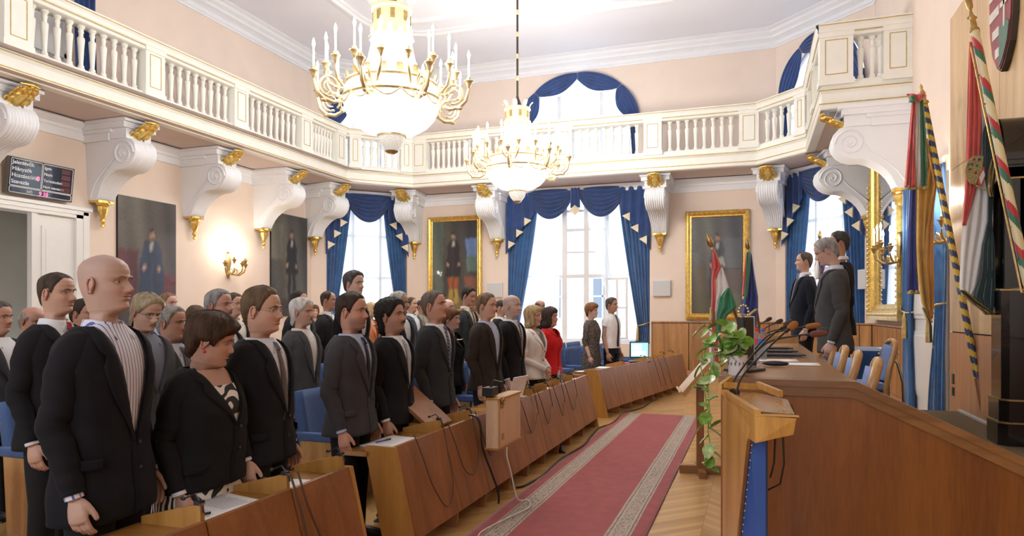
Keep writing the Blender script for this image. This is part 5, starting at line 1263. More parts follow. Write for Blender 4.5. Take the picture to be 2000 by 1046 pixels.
# ================================================================ LONGCASE CLOCK
t = thing('longcase_clock', 'tall black longcase clock with brass lines standing on the podium', 'clock', (2.045, 7.22, PZ), R(-90))
def oct_(w_, d_, c_): return [(-w_ / 2, 0), (-w_ / 2, -d_ + c_), (-w_ / 2 + c_, -d_), (w_ / 2 - c_, -d_), (w_ / 2, -d_ + c_), (w_ / 2, 0)]
T_ = TR((0, .22, 0))
mb = MB(); mb.prism(oct_(.42, .26, .06), 'z', 0, .20, 0, T_); mb.prism(oct_(.40, .25, .06), 'z', .20, .385, 0, T_); mb.build('plinth', BLACKW, t, smooth=0)
mb = MB(); mb.prism(oct_(.36, .23, .05), 'z', .385, 1.34, 0, T_); mb.build('lower_case', BLACKW, t, smooth=0)
mb = MB()
for x in (-.17, .13): mb.box(x, x + .04, -.215, 0, 1.36, 2.40, 0, T_)
mb.box(-.17, .17, -.10, 0, 1.36, 2.40, 0, T_); mb.box(-.17, .17, -.215, 0, 2.30, 2.42, 0, T_); mb.build('trunk', BLACKW, t, smooth=0)
mb = MB(); mb.prism(oct_(.40, .25, .05), 'z', 2.42, 2.46, 0, T_); mb.prism(oct_(.44, .27, .05), 'z', 2.46, 2.52, 0, T_)
mb.prism([(.19 * cos(pi * i / 16), 2.52 + .34 * sin(pi * i / 16)) for i in range(17)], 'y', -.22, .0, 0, T_); mb.build('hood', BLACKW, t, smooth=40)
mb = MB(); mb.box(-.13, .13, -.205, -.20, 1.38, 2.30, 0, T_); mb.build('trunk_glass', GLASSW, t, smooth=0)
mb = MB(); mb.tube([(0, -.13, 1.5), (0, -.13, 2.2)], .008, 8, 0, T_); mb.ell((0, -.15, 1.6), (.06, .02, .06), 0, 16, 10, T_); mb.build('pendulum', GILT2, t, smooth=60)
for z, w_, d_ in ((.19, .43, .265), (.385, .405, .255), (1.335, .375, .24), (2.30, .35, .225)): mb = MB(); mb.prism(oct_(w_, d_, .05), 'z', z, z + .014, 0, T_); mb.build('brass_line', BRASS, t, smooth=0)
mb = MB(); mb.lathe([(0, 0), (.12, 0), (.13, .01), (.12, .015), (0, .012)], 32, 0, T_ @ TR((0, -.222, 2.68), 0, R(90))); mb.build('dial', IRON, t, smooth=30)
mb = MB(); mb.box(-.005, .005, -.242, -.238, 2.68, 2.77, 0, T_); mb.box(-.005, .06, -.242, -.238, 2.676, 2.684, 0, T_); mb.build('clock_hands', GILT2, t, smooth=0)
mb = MB(); mb.box(-.27, -.19, -.06, -.02, .72, .76, 0, T_); mb.build('pole_holder', WOODD, t, smooth=0)

# ================================================================ COAT OF ARMS on the panelling
t = thing('coat_of_arms', 'carved painted shield with a white double cross and crown on the oak panelling', 'coat of arms', (PX - .004, 7.72, 4.42), R(-90))
sh = [(-.30, .55), (-.31, .2), (-.29, -.1), (-.22, -.32), (-.10, -.46), (0, -.52), (.10, -.46), (.22, -.32), (.29, -.1), (.31, .2), (.30, .55)]
mb = MB(); mb.prism([(x * 1.08, z * 1.05) for x, z in sh], 'y', -.05, 0); mb.build('shield_back', IRON, t, smooth=0)
def clip(x0, x1): return [(min(max(x, x0), x1), z) for x, z in sh]
SRED = mat('shield_red', (.28, .04, .05), .5, noise=.15, nscale=9); SW_ = mat('shield_silver', (.66, .62, .56), .5, noise=.1, nscale=9); SGR = mat('shield_green', (.06, .15, .11), .5, noise=.2, nscale=9); SGO = mat('shield_gold', (.40, .33, .18), .5, metal=.3, noise=.3, nscale=15, bump=.5)
mb = MB(); mb.prism(sh, 'y', -.06, -.045); mb.build('red_field', SRED, t, smooth=0)
mb = MB()
for k in range(4):
    z0 = .30 - k * .20; xl = -.29 if z0 > -.1 else (-.20 if z0 > -.25 else -.12); mb.box(xl, -.01, -.066, -.058, z0 - .09, z0)
mb.build('silver_bar', SW_, t, smooth=0)
mb = MB(); mb.box(.12, .16, -.07, -.058, -.16, .30); mb.box(.06, .22, -.07, -.058, .17, .21); mb.box(.03, .25, -.07, -.058, .04, .09); mb.build('double_cross', SW_, t, smooth=0)
mb = MB(); mb.prism([(.0, -.16), (.06, -.12), (.14, -.10), (.22, -.13), (.27, -.16), (.21, -.32), (.10, -.44), (0, -.5)], 'y', -.068, -.058); mb.build('green_hill', SGR, t, smooth=0)
mb = MB(); mb.box(-.24, .24, -.075, -.05, .40, .52); mb.prism([(.24 * cos(pi * i / 12), .52 + .22 * sin(pi * i / 12)) for i in range(13)], 'y', -.075, -.05)
for k in range(7): mb.ell((-.21 + k * .07, -.075, .46), (.02, .015, .02), 0, 8, 5)
mb.build('crown', SGO, t, smooth=30)

# ================================================================ STANDARDS
FO = Vector((0, 0, 0))
def striped(mb, p, q, r_, cols, turns, seg=24):
    p, q = Vector(p), Vector(q); d_ = (q - p); L = d_.length; d_.normalize(); u = d_.orthogonal().normalized(); w_ = d_.cross(u); n = int(L / .018)
    o = len(mb.v)
    for i in range(n + 1):
        for k in range(seg): a = 2 * pi * k / seg; mb.v.append(tuple(p + d_ * (L * i / n) + (u * cos(a) + w_ * sin(a)) * r_))
    for i in range(n):
        for k in range(seg):
            mb.f.append((o + i * seg + k, o + i * seg + (k + 1) % seg, o + (i + 1) * seg + (k + 1) % seg, o + (i + 1) * seg + k)); ph = (L * i / n * turns + k / seg) % 1; mb.m.append(cols[int(ph * len(cols)) % len(cols)])
def cloth(parent, name, m, fn, nu=28, nv=40, solid=.006, mfn=None):
    mb = MB(); mb.grid(nu, nv, fn, mfn=mfn); return mb.build(name, m, parent, smooth=80, solid=solid)
# big national standard: pole leaning across the clock
pa, pb = Vector((2.01, 7.62, 4.28)), Vector((2.06, 6.15, PZ + .02))
pa = at(1904, 62, 6.10); pb = at(2082, 838, 5.15); pb.z = PZ; FO = pb.copy()
t = thing('national_flag', 'large national silk flag on a thick red, green and cream striped pole', 'flag', pb)
mb = MB(); striped(mb, (0, 0, 0), pa - pb, .034, [0, 0, 1, 2], 2.6); mb.build('striped_pole', [mat('pole_cream', (.78, .68, .42), .3), mat('pole_green', (.05, .17, .11), .3), mat('pole_red', (.5, .04, .05), .3)], t, smooth=80)
dp = (pa - pb).normalized(); mb = MB(); c0 = pa - pb
Mq = Matrix.Translation(c0) @ dp.to_track_quat('Z', 'Y').to_matrix().to_4x4()
mb.lathe([(0, 0), (.045, 0), (.045, .03), (.03, .05), (.03, .12), (.045, .14), (.02, .17), (.012, .22), (.03, .25), (.035, .33), (.015, .42), (0, .50)], 16, 0, Mq @ Matrix.Diagonal((1, .6, 1, 1))); mb.build('spear_finial', BRASS, t, smooth=50)
mb = MB(); pr = [c0 - dp * (.15 + .28 * i) + Vector((-.055, -.01, 0)) for i in range(9)]; mb.tube(pr, .008, 6)
for p in pr: mb.tube([p, p + Vector((.055, .01, 0))], .006, 6)
mb.build('brass_rod', BRASS, t, smooth=60)
def world_sheet(cols_px, k, nrow, bulge=.03, fold=5, koff=None):
    """rows of (y_px, x_left_px, x_right_px) describe the hanging cloth's outline at distance k"""
    o_ = FO.copy()
    def fn(u, v):
        f_ = v * (len(cols_px) - 1); i = min(int(f_), len(cols_px) - 2); t_ = f_ - i
        y = lerp(cols_px[i][0], cols_px[i + 1][0], t_); a = lerp(cols_px[i][1], cols_px[i + 1][1], t_); b_ = lerp(cols_px[i][2], cols_px[i + 1][2], t_)
        kk = k + bulge * sin(u * fold * 2 * pi + v * 2) + (koff(u, v) if koff else 0)
        return at(lerp(a, b_, u), y, kk) - o_
    return fn
fl = t; fk = 6.22
cloth(fl, 'red_band', REDC, world_sheet([(82, 1893, 1904), (160, 1890, 1912), (240, 1888, 1917), (320, 1886, 1915), (380, 1884, 1904), (440, 1880, 1886)], fk, 0, .010, 3), 24, 40)
cloth(fl, 'white_band', WHITEC, world_sheet([(150, 1909, 1920), (200, 1912, 1932), (260, 1914, 1922), (300, 1914, 1918), (345, 1900, 1926), (380, 1890, 1934), (430, 1880, 1935), (500, 1876, 1920), (560, 1874, 1908), (578, 1880, 1898)], fk + .02, 0, .012, 3), 28, 60)
cloth(fl, 'dark_green_band', GREEND, world_sheet([(215, 1932, 1938), (260, 1919, 1950), (300, 1918, 1948), (340, 1921, 1942), (380, 1930, 1940), (430, 1930, 1936), (480, 1917, 1942), (540, 1914, 1943), (580, 1900, 1944), (612, 1922, 1938)], fk - .03, 0, .014, 3), 28, 60)
crm = mat('embroidery_gold', (.46, .38, .17), .6, noise=.4, nscale=60, bump=.8, bscale=150)
mb = MB(); cpx = [(1884 + 22 + 0, 0)]
C0 = at(1902, 336, fk - .06); ex = (at(1910, 336, fk - .06) - C0) / 8; ez = (at(1902, 328, fk - .06) - C0) / 8; C0 = C0 - FO
def emb(name, m, pts, z_=.0):
    mb = MB(); v = [C0 + ex * x + ez * y + Vector((0, -z_, 0)) for x, y in pts]; mb.add(v, [tuple(range(len(v)))]); return mb.build(name, m, fl, smooth=0, solid=.01)
emb('embroidered_crown', crm, [(-17, -8), (-18, 5), (-14, 20), (-4, 30), (8, 33), (18, 30), (16, 12), (8, -10), (2, -26), (-8, -22)])
emb('shield_red_stripes', REDC, [(10, -6), (18, 10), (20, -10), (12, -30), (6, -22)], .012); emb('shield_white_stripe', WHITEC, [(9, -12), (16, 2), (19, -6), (12, -24)], .022)
emb('shield_gold_line', crm, [(3, -26), (16, -33), (24, -36), (24, -38), (15, -36), (2, -29)], .02)
for (x, y, mm) in ((-8, 5, SRED), (-4, 15, FBLUE), (3, -2, SRED), (6, 12, GREENC), (-10, 15, GREENC), (0, 24, SRED), (10, 24, FBLUE)): emb('embroidered_jewel', mm, [(x - 2, y - 2), (x + 2, y - 2), (x + 2, y + 2), (x - 2, y + 2)], .015)
cloth(fl, 'gold_fringe', FRINGE, world_sheet([(300, 1940, 1950), (340, 1930, 1944), (370, 1930, 1938), (384, 1934, 1940)], fk - .08, 0), 8, 20); cloth(fl, 'gold_fringe', FRINGE, world_sheet([(566, 1872, 1884), (590, 1896, 1910), (604, 1915, 1932), (614, 1926, 1944)], fk - .07, 0), 12, 12)
# second standard with yellow and blue striped pole
pa = at(1806, 205, 8.35); pb = at(1926, 822, 7.28); pb.z = PZ; d2 = (pa - pb); FO = pb.copy()
t = thing('city_flag', 'blue and golden flag with long ribbons on a yellow and dark blue striped pole', 'flag', pb)
mb = MB(); striped(mb, d2 * .12, d2, .036, [0, 1], 6.5); mb.build('striped_pole', [mat('pole_yellow', (.62, .42, .05), .3), mat('pole_navy', (.04, .05, .13), .3)], t, smooth=80)
mb = MB(); mb.tube([(0, 0, 0), d2 * .125], .035, 12); mb.build('brown_pole_end', WOODD, t, smooth=60)
Mq = Matrix.Translation(d2) @ d2.normalized().to_track_quat('Z', 'Y').to_matrix().to_4x4()
mb = MB(); mb.lathe([(0, 0), (.05, 0), (.05, .04), (.03, .06), (.035, .16), (.02, .2), (.014, .22), (.02, .25), (0, .30)], 14, 0, Mq); mb.build('brass_finial', BRASS, t, smooth=50)
rb = t
rk = 8.22
cloth(rb, 'red_ribbon', REDC, world_sheet([(196, 1781, 1788), (260, 1775, 1787), (340, 1769, 1780), (365, 1767, 1778)], rk, 0, .015, 2), 10, 30); cloth(rb, 'white_ribbon', WHITEC, world_sheet([(190, 1787, 1796), (260, 1787, 1798), (340, 1779, 1800), (365, 1778, 1800)], rk + .01, 0, .02, 2), 12, 30)
cloth(rb, 'red_ribbon', REDC, world_sheet([(230, 1784, 1787), (300, 1783, 1787), (365, 1780, 1789)], rk - .03, 0, .01, 2), 6, 20); cloth(rb, 'green_ribbon', GREENC, world_sheet([(190, 1795, 1802), (260, 1797, 1808), (340, 1799, 1811), (362, 1800, 1810)], rk, 0, .02, 2), 12, 30)
cloth(rb, 'gold_fringe', FRINGE, world_sheet([(362, 1767, 1811), (370, 1766, 1812)], rk, 0, .02, 4), 24, 4)
cloth(rb, 'bow', REDC, world_sheet([(184, 1770, 1808), (190, 1774, 1802), (196, 1782, 1796)], rk - .06, 0, .05, 2), 24, 8, .02); cloth(rb, 'bow_loop', GREENC, world_sheet([(188, 1776, 1786), (200, 1778, 1784)], rk - .1, 0, .03, 1), 8, 6, .02)
fl2 = t; k2 = 8.4
cloth(fl2, 'yellow_band', FYELL, world_sheet([(270, 1806, 1812), (320, 1806, 1826), (370, 1787, 1828), (420, 1788, 1822), (480, 1788, 1820), (540, 1792, 1824), (590, 1800, 1824), (622, 1812, 1822)], k2, 0, .02, 3), 36, 60)
cloth(fl2, 'blue_band', FBLUE, world_sheet([(368, 1778, 1788), (440, 1774, 1788), (520, 1772, 1790), (568, 1771, 1794)], k2 - .03, 0, .012, 2), 20, 40)
cloth(fl2, 'amber_fold', FORNG, world_sheet([(300, 1812, 1820), (360, 1824, 1830), (400, 1818, 1824), (450, 1808, 1822), (520, 1806, 1823), (580, 1812, 1824), (620, 1816, 1822)], k2 - .06, 0, .01, 2), 12, 40)
cloth(fl2, 'gold_fringe', FRINGE, world_sheet([(566, 1771, 1794), (574, 1772, 1796)], k2 - .04, 0, .03, 2), 20, 4); cloth(fl2, 'gold_fringe', FRINGE, world_sheet([(600, 1800, 1806), (630, 1812, 1822)], k2 - .04, 0, .03, 2), 8, 6)
# pair of flags behind the presidium desk
def smallpole(name, label, a, b_, m, r_=.014):
    global FO
    t = thing(name, label, 'flag', b_); FO = b_.copy(); mb = MB(); mb.tube([(0, 0, 0), a - b_], r_, 10); mb.build('staff', m, t, smooth=60)
    dd = (a - b_).normalized(); Mq = Matrix.Translation(a - b_) @ dd.to_track_quat('Z', 'Y').to_matrix().to_4x4(); mb = MB(); mb.lathe([(0, 0), (.02, .01), (.012, .03), (.03, .06), (.025, .11), (0, .17)], 12, 0, Mq); mb.build('finial', BRASS, t, smooth=50); return t
fk3 = 6.4
f3 = smallpole('national_flag', 'small red, white and green flag hanging behind the plant', at(1392, 488, fk3), at(1460, 680, fk3 + .2), WOODR)
cloth(f3, 'red_band', REDC, world_sheet([(488, 1392, 1395), (520, 1390, 1408), (545, 1390, 1396), (580, 1390, 1397), (620, 1388, 1395), (660, 1392, 1400), (700, 1394, 1402), (722, 1396, 1404)], fk3, 0, .012, 2), 20, 50)
cloth(f3, 'white_band', WHITEC, world_sheet([(522, 1404, 1410), (545, 1396, 1418), (565, 1396, 1424), (590, 1397, 1408), (604, 1398, 1402), (640, 1386, 1402), (700, 1386, 1396), (722, 1386, 1394)], fk3 + .03, 0, .012, 2), 20, 50)
cloth(f3, 'green_band', GREENC, world_sheet([(562, 1420, 1425), (580, 1406, 1432), (600, 1402, 1438), (615, 1400, 1420), (640, 1400, 1408), (662, 1400, 1406)], fk3 - .02, 0, .016, 2), 24, 40)
cloth(f3, 'gold_fringe', FRINGE, world_sheet([(600, 1386, 1390), (626, 1386, 1393)], fk3 - .06, 0, .02, 1), 6, 12)
fk4 = 7.6
f4 = smallpole('blue_flag', 'blue flag with gold fringe and a small tricolour ribbon beside the bearded portrait', at(1462, 492, fk4), at(1490, 690, fk4 + .25), WOODR)
cloth(f4, 'blue_cloth', FBLUE, world_sheet([(495, 1462, 1467), (530, 1458, 1472), (580, 1452, 1480), (600, 1450, 1480), (625, 1446, 1478), (650, 1452, 1474)], fk4, 0, .02, 3), 30, 40)
cloth(f4, 'red_ribbon', REDC, world_sheet([(495, 1456, 1459), (540, 1452, 1456), (578, 1450, 1453)], fk4 - .06, 0, .01, 1), 5, 16); cloth(f4, 'white_ribbon', WHITEC, world_sheet([(495, 1457, 1461), (540, 1454, 1459), (584, 1450, 1457)], fk4 - .05, 0, .01, 1), 5, 16); cloth(f4, 'green_ribbon', GREENC, world_sheet([(492, 1458, 1466), (540, 1457, 1463), (584, 1454, 1459)], fk4 - .07, 0, .01, 1), 5, 16)
cloth(f4, 'gold_fringe', FRINGE, world_sheet([(603, 1474, 1480), (612, 1462, 1470), (622, 1452, 1460), (632, 1448, 1454)], fk4 - .08, 0, .01, 1), 6, 16); cloth(f4, 'gold_fringe', FRINGE, world_sheet([(612, 1450, 1455), (635, 1460, 1466)], fk4 - .08, 0, .01, 1), 6, 10)
mb = MB(); q = at(1452, 608, fk4 - .09) - FO
for k in range(12): a = 2 * pi * k / 12; mb.ell(q + Vector((.05 * cos(a), 0, .07 * sin(a))), (.012, .005, .012), 0, 8, 5)
mb.build('gold_emblem', GILT2, f4, smooth=60)
# white flag behind the officials
q0 = at(1601, 470, 10.6); f5 = smallpole('white_flag', 'white and blue flag glimpsed between the officials before the corner window', q0, Vector((q0.x, q0.y, .0)), WOODR); cloth(f5, 'cloth', [WHITEC, FBLUE], world_sheet([(505, 1594, 1600), (520, 1590, 1612), (545, 1592, 1608)], 10.5, 0, .04, 2), 12, 14, mfn=lambda u, v: 1 if u > .55 else 0)
# ================================================================ PEOPLE
SKIN = vcol('skin', .5, bump=.12, bscale=300, coat=.03, spec=.4)
EYEW = mat('eye_white', (.72, .70, .68), .25); IRIS = mat('iris_dark', (.05, .04, .035), .15); 
HAIRM = {}
def hairm(c):
    k = tuple(c)
    if k not in HAIRM: HAIRM[k] = mat('hair_%d' % len(HAIRM), c, .6, noise=.45, nscale=30, bump=.9, bscale=140, stretch=(1, 1, .25), spec=.25)
    return HAIRM[k]
CLO = {}
def cloth_m(c, rough=.85, nz=.08, bump=.25):
    k = (tuple(c), rough)
    if k not in CLO: CLO[k] = mat('fabric_%d' % len(CLO), c, rough, noise=nz, nscale=9, bump=bump, bscale=14, sheen=.02, spec=.2)
    return CLO[k]
def patterned(name, kind, c1, c2, scale, thr=.5):
    m, nt, b = nodes(name); b.inputs['Roughness'].default_value = .8
    tc = N(nt, 'ShaderNodeTexCoord'); cr = N(nt, 'ShaderNodeValToRGB'); cr.color_ramp.interpolation = 'CONSTANT'
    cr.color_ramp.elements[0].color = (*c1, 1); cr.color_ramp.elements[1].color = (*c2, 1); cr.color_ramp.elements[1].position = thr
    if kind == 'stripe' or kind == 'diag':
        sp = N(nt, 'ShaderNodeSeparateXYZ'); nt.links.new(tc.outputs['Object'], sp.inputs[0])
        q = mth(nt, 'FRACT', mth(nt, 'MULTIPLY', sp.outputs[1] if kind == 'stripe' else mth(nt, 'ADD', sp.outputs[1], sp.outputs[2]), scale)); nt.links.new(q, cr.inputs[0])
    else:
        if kind == 'zebra':
            n = N(nt, 'ShaderNodeTexWave'); n.inputs['Scale'].default_value = scale; n.inputs['Distortion'].default_value = 9; n.inputs['Detail'].default_value = 1; n.inputs['Detail Scale'].default_value = .8; nt.links.new(tc.outputs['Object'], n.inputs['Vector']); nt.links.new(n.outputs['Fac'], cr.inputs[0])
        else:
            n = N(nt, 'ShaderNodeTexVoronoi'); n.inputs['Scale'].default_value = scale; nt.links.new(tc.outputs['Object'], n.inputs['Vector']); nt.links.new(n.outputs['Distance'], cr.inputs[0])
    nt.links.new(cr.outputs[0], b.inputs['Base Color']); return m
HZ = [-.16, -.13, -.09, -.05, -.02, -.008, .0, .012, .028, .042, .055, .068, .080, .10, .12, .14, .165, .19, .21, .224, .232, .236]
HF = [.085, .060, .042, .030, .031, .046, .074, .088, .089, .091, .091, .092, .091, .090, .087, .093, .094, .086, .068, .042, .02, 0]
HB = [.105, .086, .075, .069, .069, .070, .071, .073, .077, .080, .084, .088, .092, .098, .102, .104, .104, .097, .080, .054, .028, 0]
HW = [.11, .076, .061, .055, .0535, .053, .053, .055, .059, .0625, .0655, .068, .0705, .073, .0755, .077, .0775, .0735, .061, .042, .022, 0]
NZ = ([.064, .070, .078, .087, .098, .112, .124, .136, .15], [0, .010, .024, .027, .020, .012, .007, .003, 0])
def g_(x, c, s_): return exp(-((x - c) / s_) ** 2)
def head_pt(a, z, F):
    f = float(np.interp(z, HZ, HF)); b_ = float(np.interp(z, HZ, HB)); w_ = float(np.interp(z, HZ, HW)) * F.get('w', 1)
    w_ *= lerp(1, F.get('jaw', 1), smooth(.10, .04, z) * smooth(-.05, .0, z)); nk_ = lerp(1, F.get('neck', 1), smooth(.0, -.03, z)); w_ *= nk_; f *= nk_
    ca, sa = cos(a), sin(a); p = .92
    x = (f if ca > 0 else b_) * (abs(ca) ** p) * (1 if ca > 0 else -1); y = w_ * (abs(sa) ** p) * (1 if sa > 0 else -1)
    if ca > 0:
        y *= 1 - .20 * smooth(.085, .0, z) * smooth(-.02, .0, z) * ca
        ay = abs(y); k = ca ** .3
        n_ = float(np.interp(z, *NZ)) * F.get('nose', 1); wn = .017 if z < .085 else lerp(.015, .009, min(1, (z - .085) / .04))
        x += n_ * exp(-(ay / wn) ** 2.2)
        if .062 < z < .095: x += .006 * g_(ay, .014, .006) * g_(z, .078, .007)
        if z < .08 and z > -.005:
            m_ = exp(-(ay / .024) ** 4)
            x += m_ * (.005 * g_(z, .0605, .0035) + .006 * g_(z, .0485, .0045) - .004 * g_(z, .0545, .0022) - .004 * g_(z, .036, .006))
            x += F.get('chin', .005) * g_(y, 0, .02) * g_(z, .014, .013)
        x -= .012 * g_(ay, .031, .0165) * g_(z, .118, .0115)
        x += .0045 * g_(ay, .028, .024) * g_(z, .137, .008) + F.get('cheek', .005) * g_(ay, .045, .02) * g_(z, .088, .018)
        if F.get('jowl'): y *= 1 + F['jowl'] * g_(z, .03, .03)
        if F.get('dchin') and -.05 < z < .01: x += F['dchin'] * g_(z, -.015, .018) * exp(-(ay / .04) ** 2)
    return x, y, z
def body_mesh(F, P, D):
    """head, neck, trunk, arms with hands and legs as one body mesh; D = detail 1 near, .6 far"""
    mb = MB(); cols = []; sk = F['skin']; lip = tuple(sk[i] * q for i, q in enumerate((.82, .55, .55))); CZ = P['chin']
    na = int(64 * D) // 2 * 2; lv = np.concatenate([np.linspace(-.16, .0, int(12 * D)), np.linspace(.004, .15, int(58 * D)), np.linspace(.155, .236, int(18 * D))])
    def hd(x, y, z):      # pose head
        wt = smooth(-.10, .01, z); v = Vector((x + .012, y, z + .02))
        v = Matrix.Rotation(P.get('pitch', 0) * wt, 3, 'Y') @ v; v = Matrix.Rotation(P.get('yaw', 0) * wt, 3, 'Z') @ v
        sc_ = P.get('hs', 1)
        return Vector((v.x - .012, v.y, v.z - .02)) * (sc_ if z > 0 else 1) + Vector((P.get('hx', 0.01), 0, CZ))
    P['hd'] = hd; stub = F.get('stubble'); sc = F.get('scalp')
    for z in lv:
        for i in range(na):
            t = (i + .5) / na * 2 - 1; a = pi * (abs(t) ** 1.3) * (1 if t > 0 else -1); x, y, z_ = head_pt(a, float(z), F)
            mb.v.append(tuple(hd(x, y, z_))); c = list(sk)
            ay = abs(y)
            if cos(a) > 0 and x > .05:
                lm = exp(-(ay / .023) ** 6) * (g_(z_, .0545, .0085)) if .043 < z_ < .066 else 0
                c = [lerp(c[q], lip[q], min(1, lm * 1.3) * F.get('lips', .8)) for q in range(3)]
                ck = g_(ay, .046, .022) * g_(z_, .085, .02) * .35 + g_(ay, 0, .014) * g_(z_, .085, .012) * .35
                c = [c[0] * (1 + .05 * ck), c[1] * (1 - .22 * ck), c[2] * (1 - .22 * ck)]
                es = g_(ay, .031, .018) * g_(z_, .114, .012) * .25; c = [q * (1 - es) for q in c]
            if stub and z_ < .078 and z_ > -.03 and cos(a) > -.15:
                k = stub[3] * smooth(.092, .040, z_) * (1 - .8 * exp(-(ay / .02) ** 4) * (1 if .045 < z_ < .064 else 0)) * smooth(-.03, -.01, z_) * smooth(-.15, .35, cos(a))
                if cos(a) < .5: k *= 1
                c = [lerp(c[q], stub[q], k) for q in range(3)]
            if sc and z_ > .12:
                k = sc[3] * smooth(.135, .175, z_ + .08 * max(0, -cos(a)) - .02 * max(0, cos(a))); c = [lerp(c[q], sc[q], k) for q in range(3)]
            cols.append(c)
    n = len(lv)
    for j in range(n - 1):
        for i in range(na): mb.f.append((j * na + i, j * na + (i + 1) % na, (j + 1) * na + (i + 1) % na, (j + 1) * na + i)); mb.m.append(0)
    def addc(fn, c, mi=0):
        o = len(mb.v); fn(mi); cols.extend([c] * (len(mb.v) - o))
    # ears
    for s_ in (-1, 1):
        w_ = float(np.interp(.105, HZ, HW)) * F.get('w', 1) * 1.0
        er = tuple(sk[i] * q for i, q in enumerate((1.0, .88, .85)))
        if not F.get('noear'):
            seg_ = 14 if D > .7 else 8; o = len(mb.v)
            T = TR((-.012, s_ * (w_ + .004), .105), s_ * R(18), 0, R(12))
            pts = [(.017 * cos(q) * (1.1 if sin(q) > 0 else .8), s_ * .004, .031 * sin(q)) for q in [2 * pi * i / seg_ - .6 for i in range(int(seg_ * .9) + 1)]]
            mb.tube(pts, .0052, 6, 0, T); mb.ell((0, -s_ * .002, 0), (.015, .006, .028), 0, 10, 7, T); mb.ell((.002, 0, -.026), (.008, .006, .009), 0, 8, 6, T)
            for i in range(o, len(mb.v)): mb.v[i] = tuple(hd(*mb.v[i])); cols.append(er)
        # eye
        sx = head_pt(.38, .118, F)[0] + .0015; o = len(mb.v); ex_, ey_, ez_ = sx - .0075, s_ * .031, .118; r_ = .0125
        gz = P.get('gaze', 0)
        if not F.get('closed'):
            mb.ell((ex_, ey_, ez_), (r_, r_, r_), 1, 14 if D > .7 else 8, 10 if D > .7 else 6)
            gx = cos(gz); gy = sin(gz); gz_z = P.get('gazez', 0); mb.ell((ex_ + gx * .0085, ey_ + gy * .0085, ez_ + gz_z), (.0046, .0056, .0056), 2, 10, 6)
        # lids
        for (z0, z1, top_) in ((.0018, .013, 1), (-.013, -.0045, 0)) if not F.get('closed') else ((-.006, .013, 1), (-.013, -.006, 0)):
            def lid(u, v): 
                zz = lerp(z0, z1, v); rr = sqrt(max(1e-6, .0136 ** 2 - zz * zz)); q = lerp(-1.35, 1.35, u); edge = 0
                return (ex_ + rr * cos(q), ey_ + rr * sin(q), ez_ + zz * (1 - .25 * abs(u - .5) * 2 * (1 if top_ else .6)))
            mb.grid(11, 5, lid)
        oo = len(mb.v)
        for i in range(o, oo): mb.v[i] = tuple(hd(*mb.v[i])); cols.append(tuple(q * .86 for q in sk))
        bc = F.get('brow', (.06, .04, .03)); o = len(mb.v)
        mb.tube([(head_pt(q / .09 * 1.0, z, F)[0] - .0005, s_ * y_, z) for q, y_, z in ((.010, .012, .133), (.018, .022, .1385), (.028, .032, .141), (.038, .042, .1385), (.046, .050, .133))], [.003, .0042, .0042, .0034, .0018] , 6, 0, None)
        for i in range(o, len(mb.v)):
            v = mb.v[i]; mb.v[i] = tuple(hd(*v)); cols.append(tuple(lerp(sk[q], bc[q], .8) for q in range(3)))
        if not F.get('closed') and D > .7:     # lash line
            o = len(mb.v); mb.tube([(ex_ + .0134 * cos(q), ey_ + .0134 * sin(q), ez_ + .0022 * (1 - .4 * abs(q))) for q in [-1.2 + .3 * i for i in range(9)]], .0009, 4)
            for i in range(o, len(mb.v)): mb.v[i] = tuple(hd(*mb.v[i])); cols.append((.05, .03, .03))
    # trunk + arms + legs (mostly under the clothes)
    o = len(mb.v)
    mb.tube([(0, 0, CZ - .10), (0, 0, CZ - .16), (0, 0, CZ - .28), (0, 0, CZ - .45), (0, 0, CZ - .62), (0, 0, .84)], [.05, .11, .14, .125, .13, .12], 16, flat=.62 if not P.get('fem') else .6, up=(0, 1, 0))
    for s_ in (-1, 1):
        mb.tube([(0, s_ * .08, .86), (0, s_ * .10, .5), (0, s_ * .11, .08)], [.08, .05, .035], 8)
        S_, E_, W_ = P['arm'][s_]; mb.tube([S_, Vector(S_).lerp(E_, .5), E_, Vector(E_).lerp(W_, .4), W_, Vector(W_) + (Vector(W_) - Vector(E_)).normalized() * .012], [.045, .042, .035, .036, .026, .026], 12)
    cols.extend([tuple(sk)] * (len(mb.v) - o))
    for s_ in (-1, 1):
        S_, E_, W_ = P['arm'][s_]; d_ = P['hdir'][s_]; q = Vector((0, 0, -1)).rotation_difference(d_).to_matrix().to_4x4()
        M = Matrix.Translation(Vector(W_)) @ q @ Matrix.Rotation(P['hroll'][s_], 4, 'Z') @ Matrix.Diagonal((1, s_, 1, 1)) @ Matrix.Scale(P.get('hsz', 1), 4)
        hv, hf = HAND; o = len(mb.v); mb.v.extend(tuple(M @ v) for v in hv); mb.f.extend(tuple(i + o for i in (f if s_ > 0 else f[::-1])) for f in hf); mb.m.extend([0] * len(hf))
        for v in hv:
            k = smooth(-.08, -.18, v.z) * .5; cols.append((sk[0] * 1.0, sk[1] * (1 - .22 * k), sk[2] * (1 - .2 * k)))
    mb.c = cols; return mb
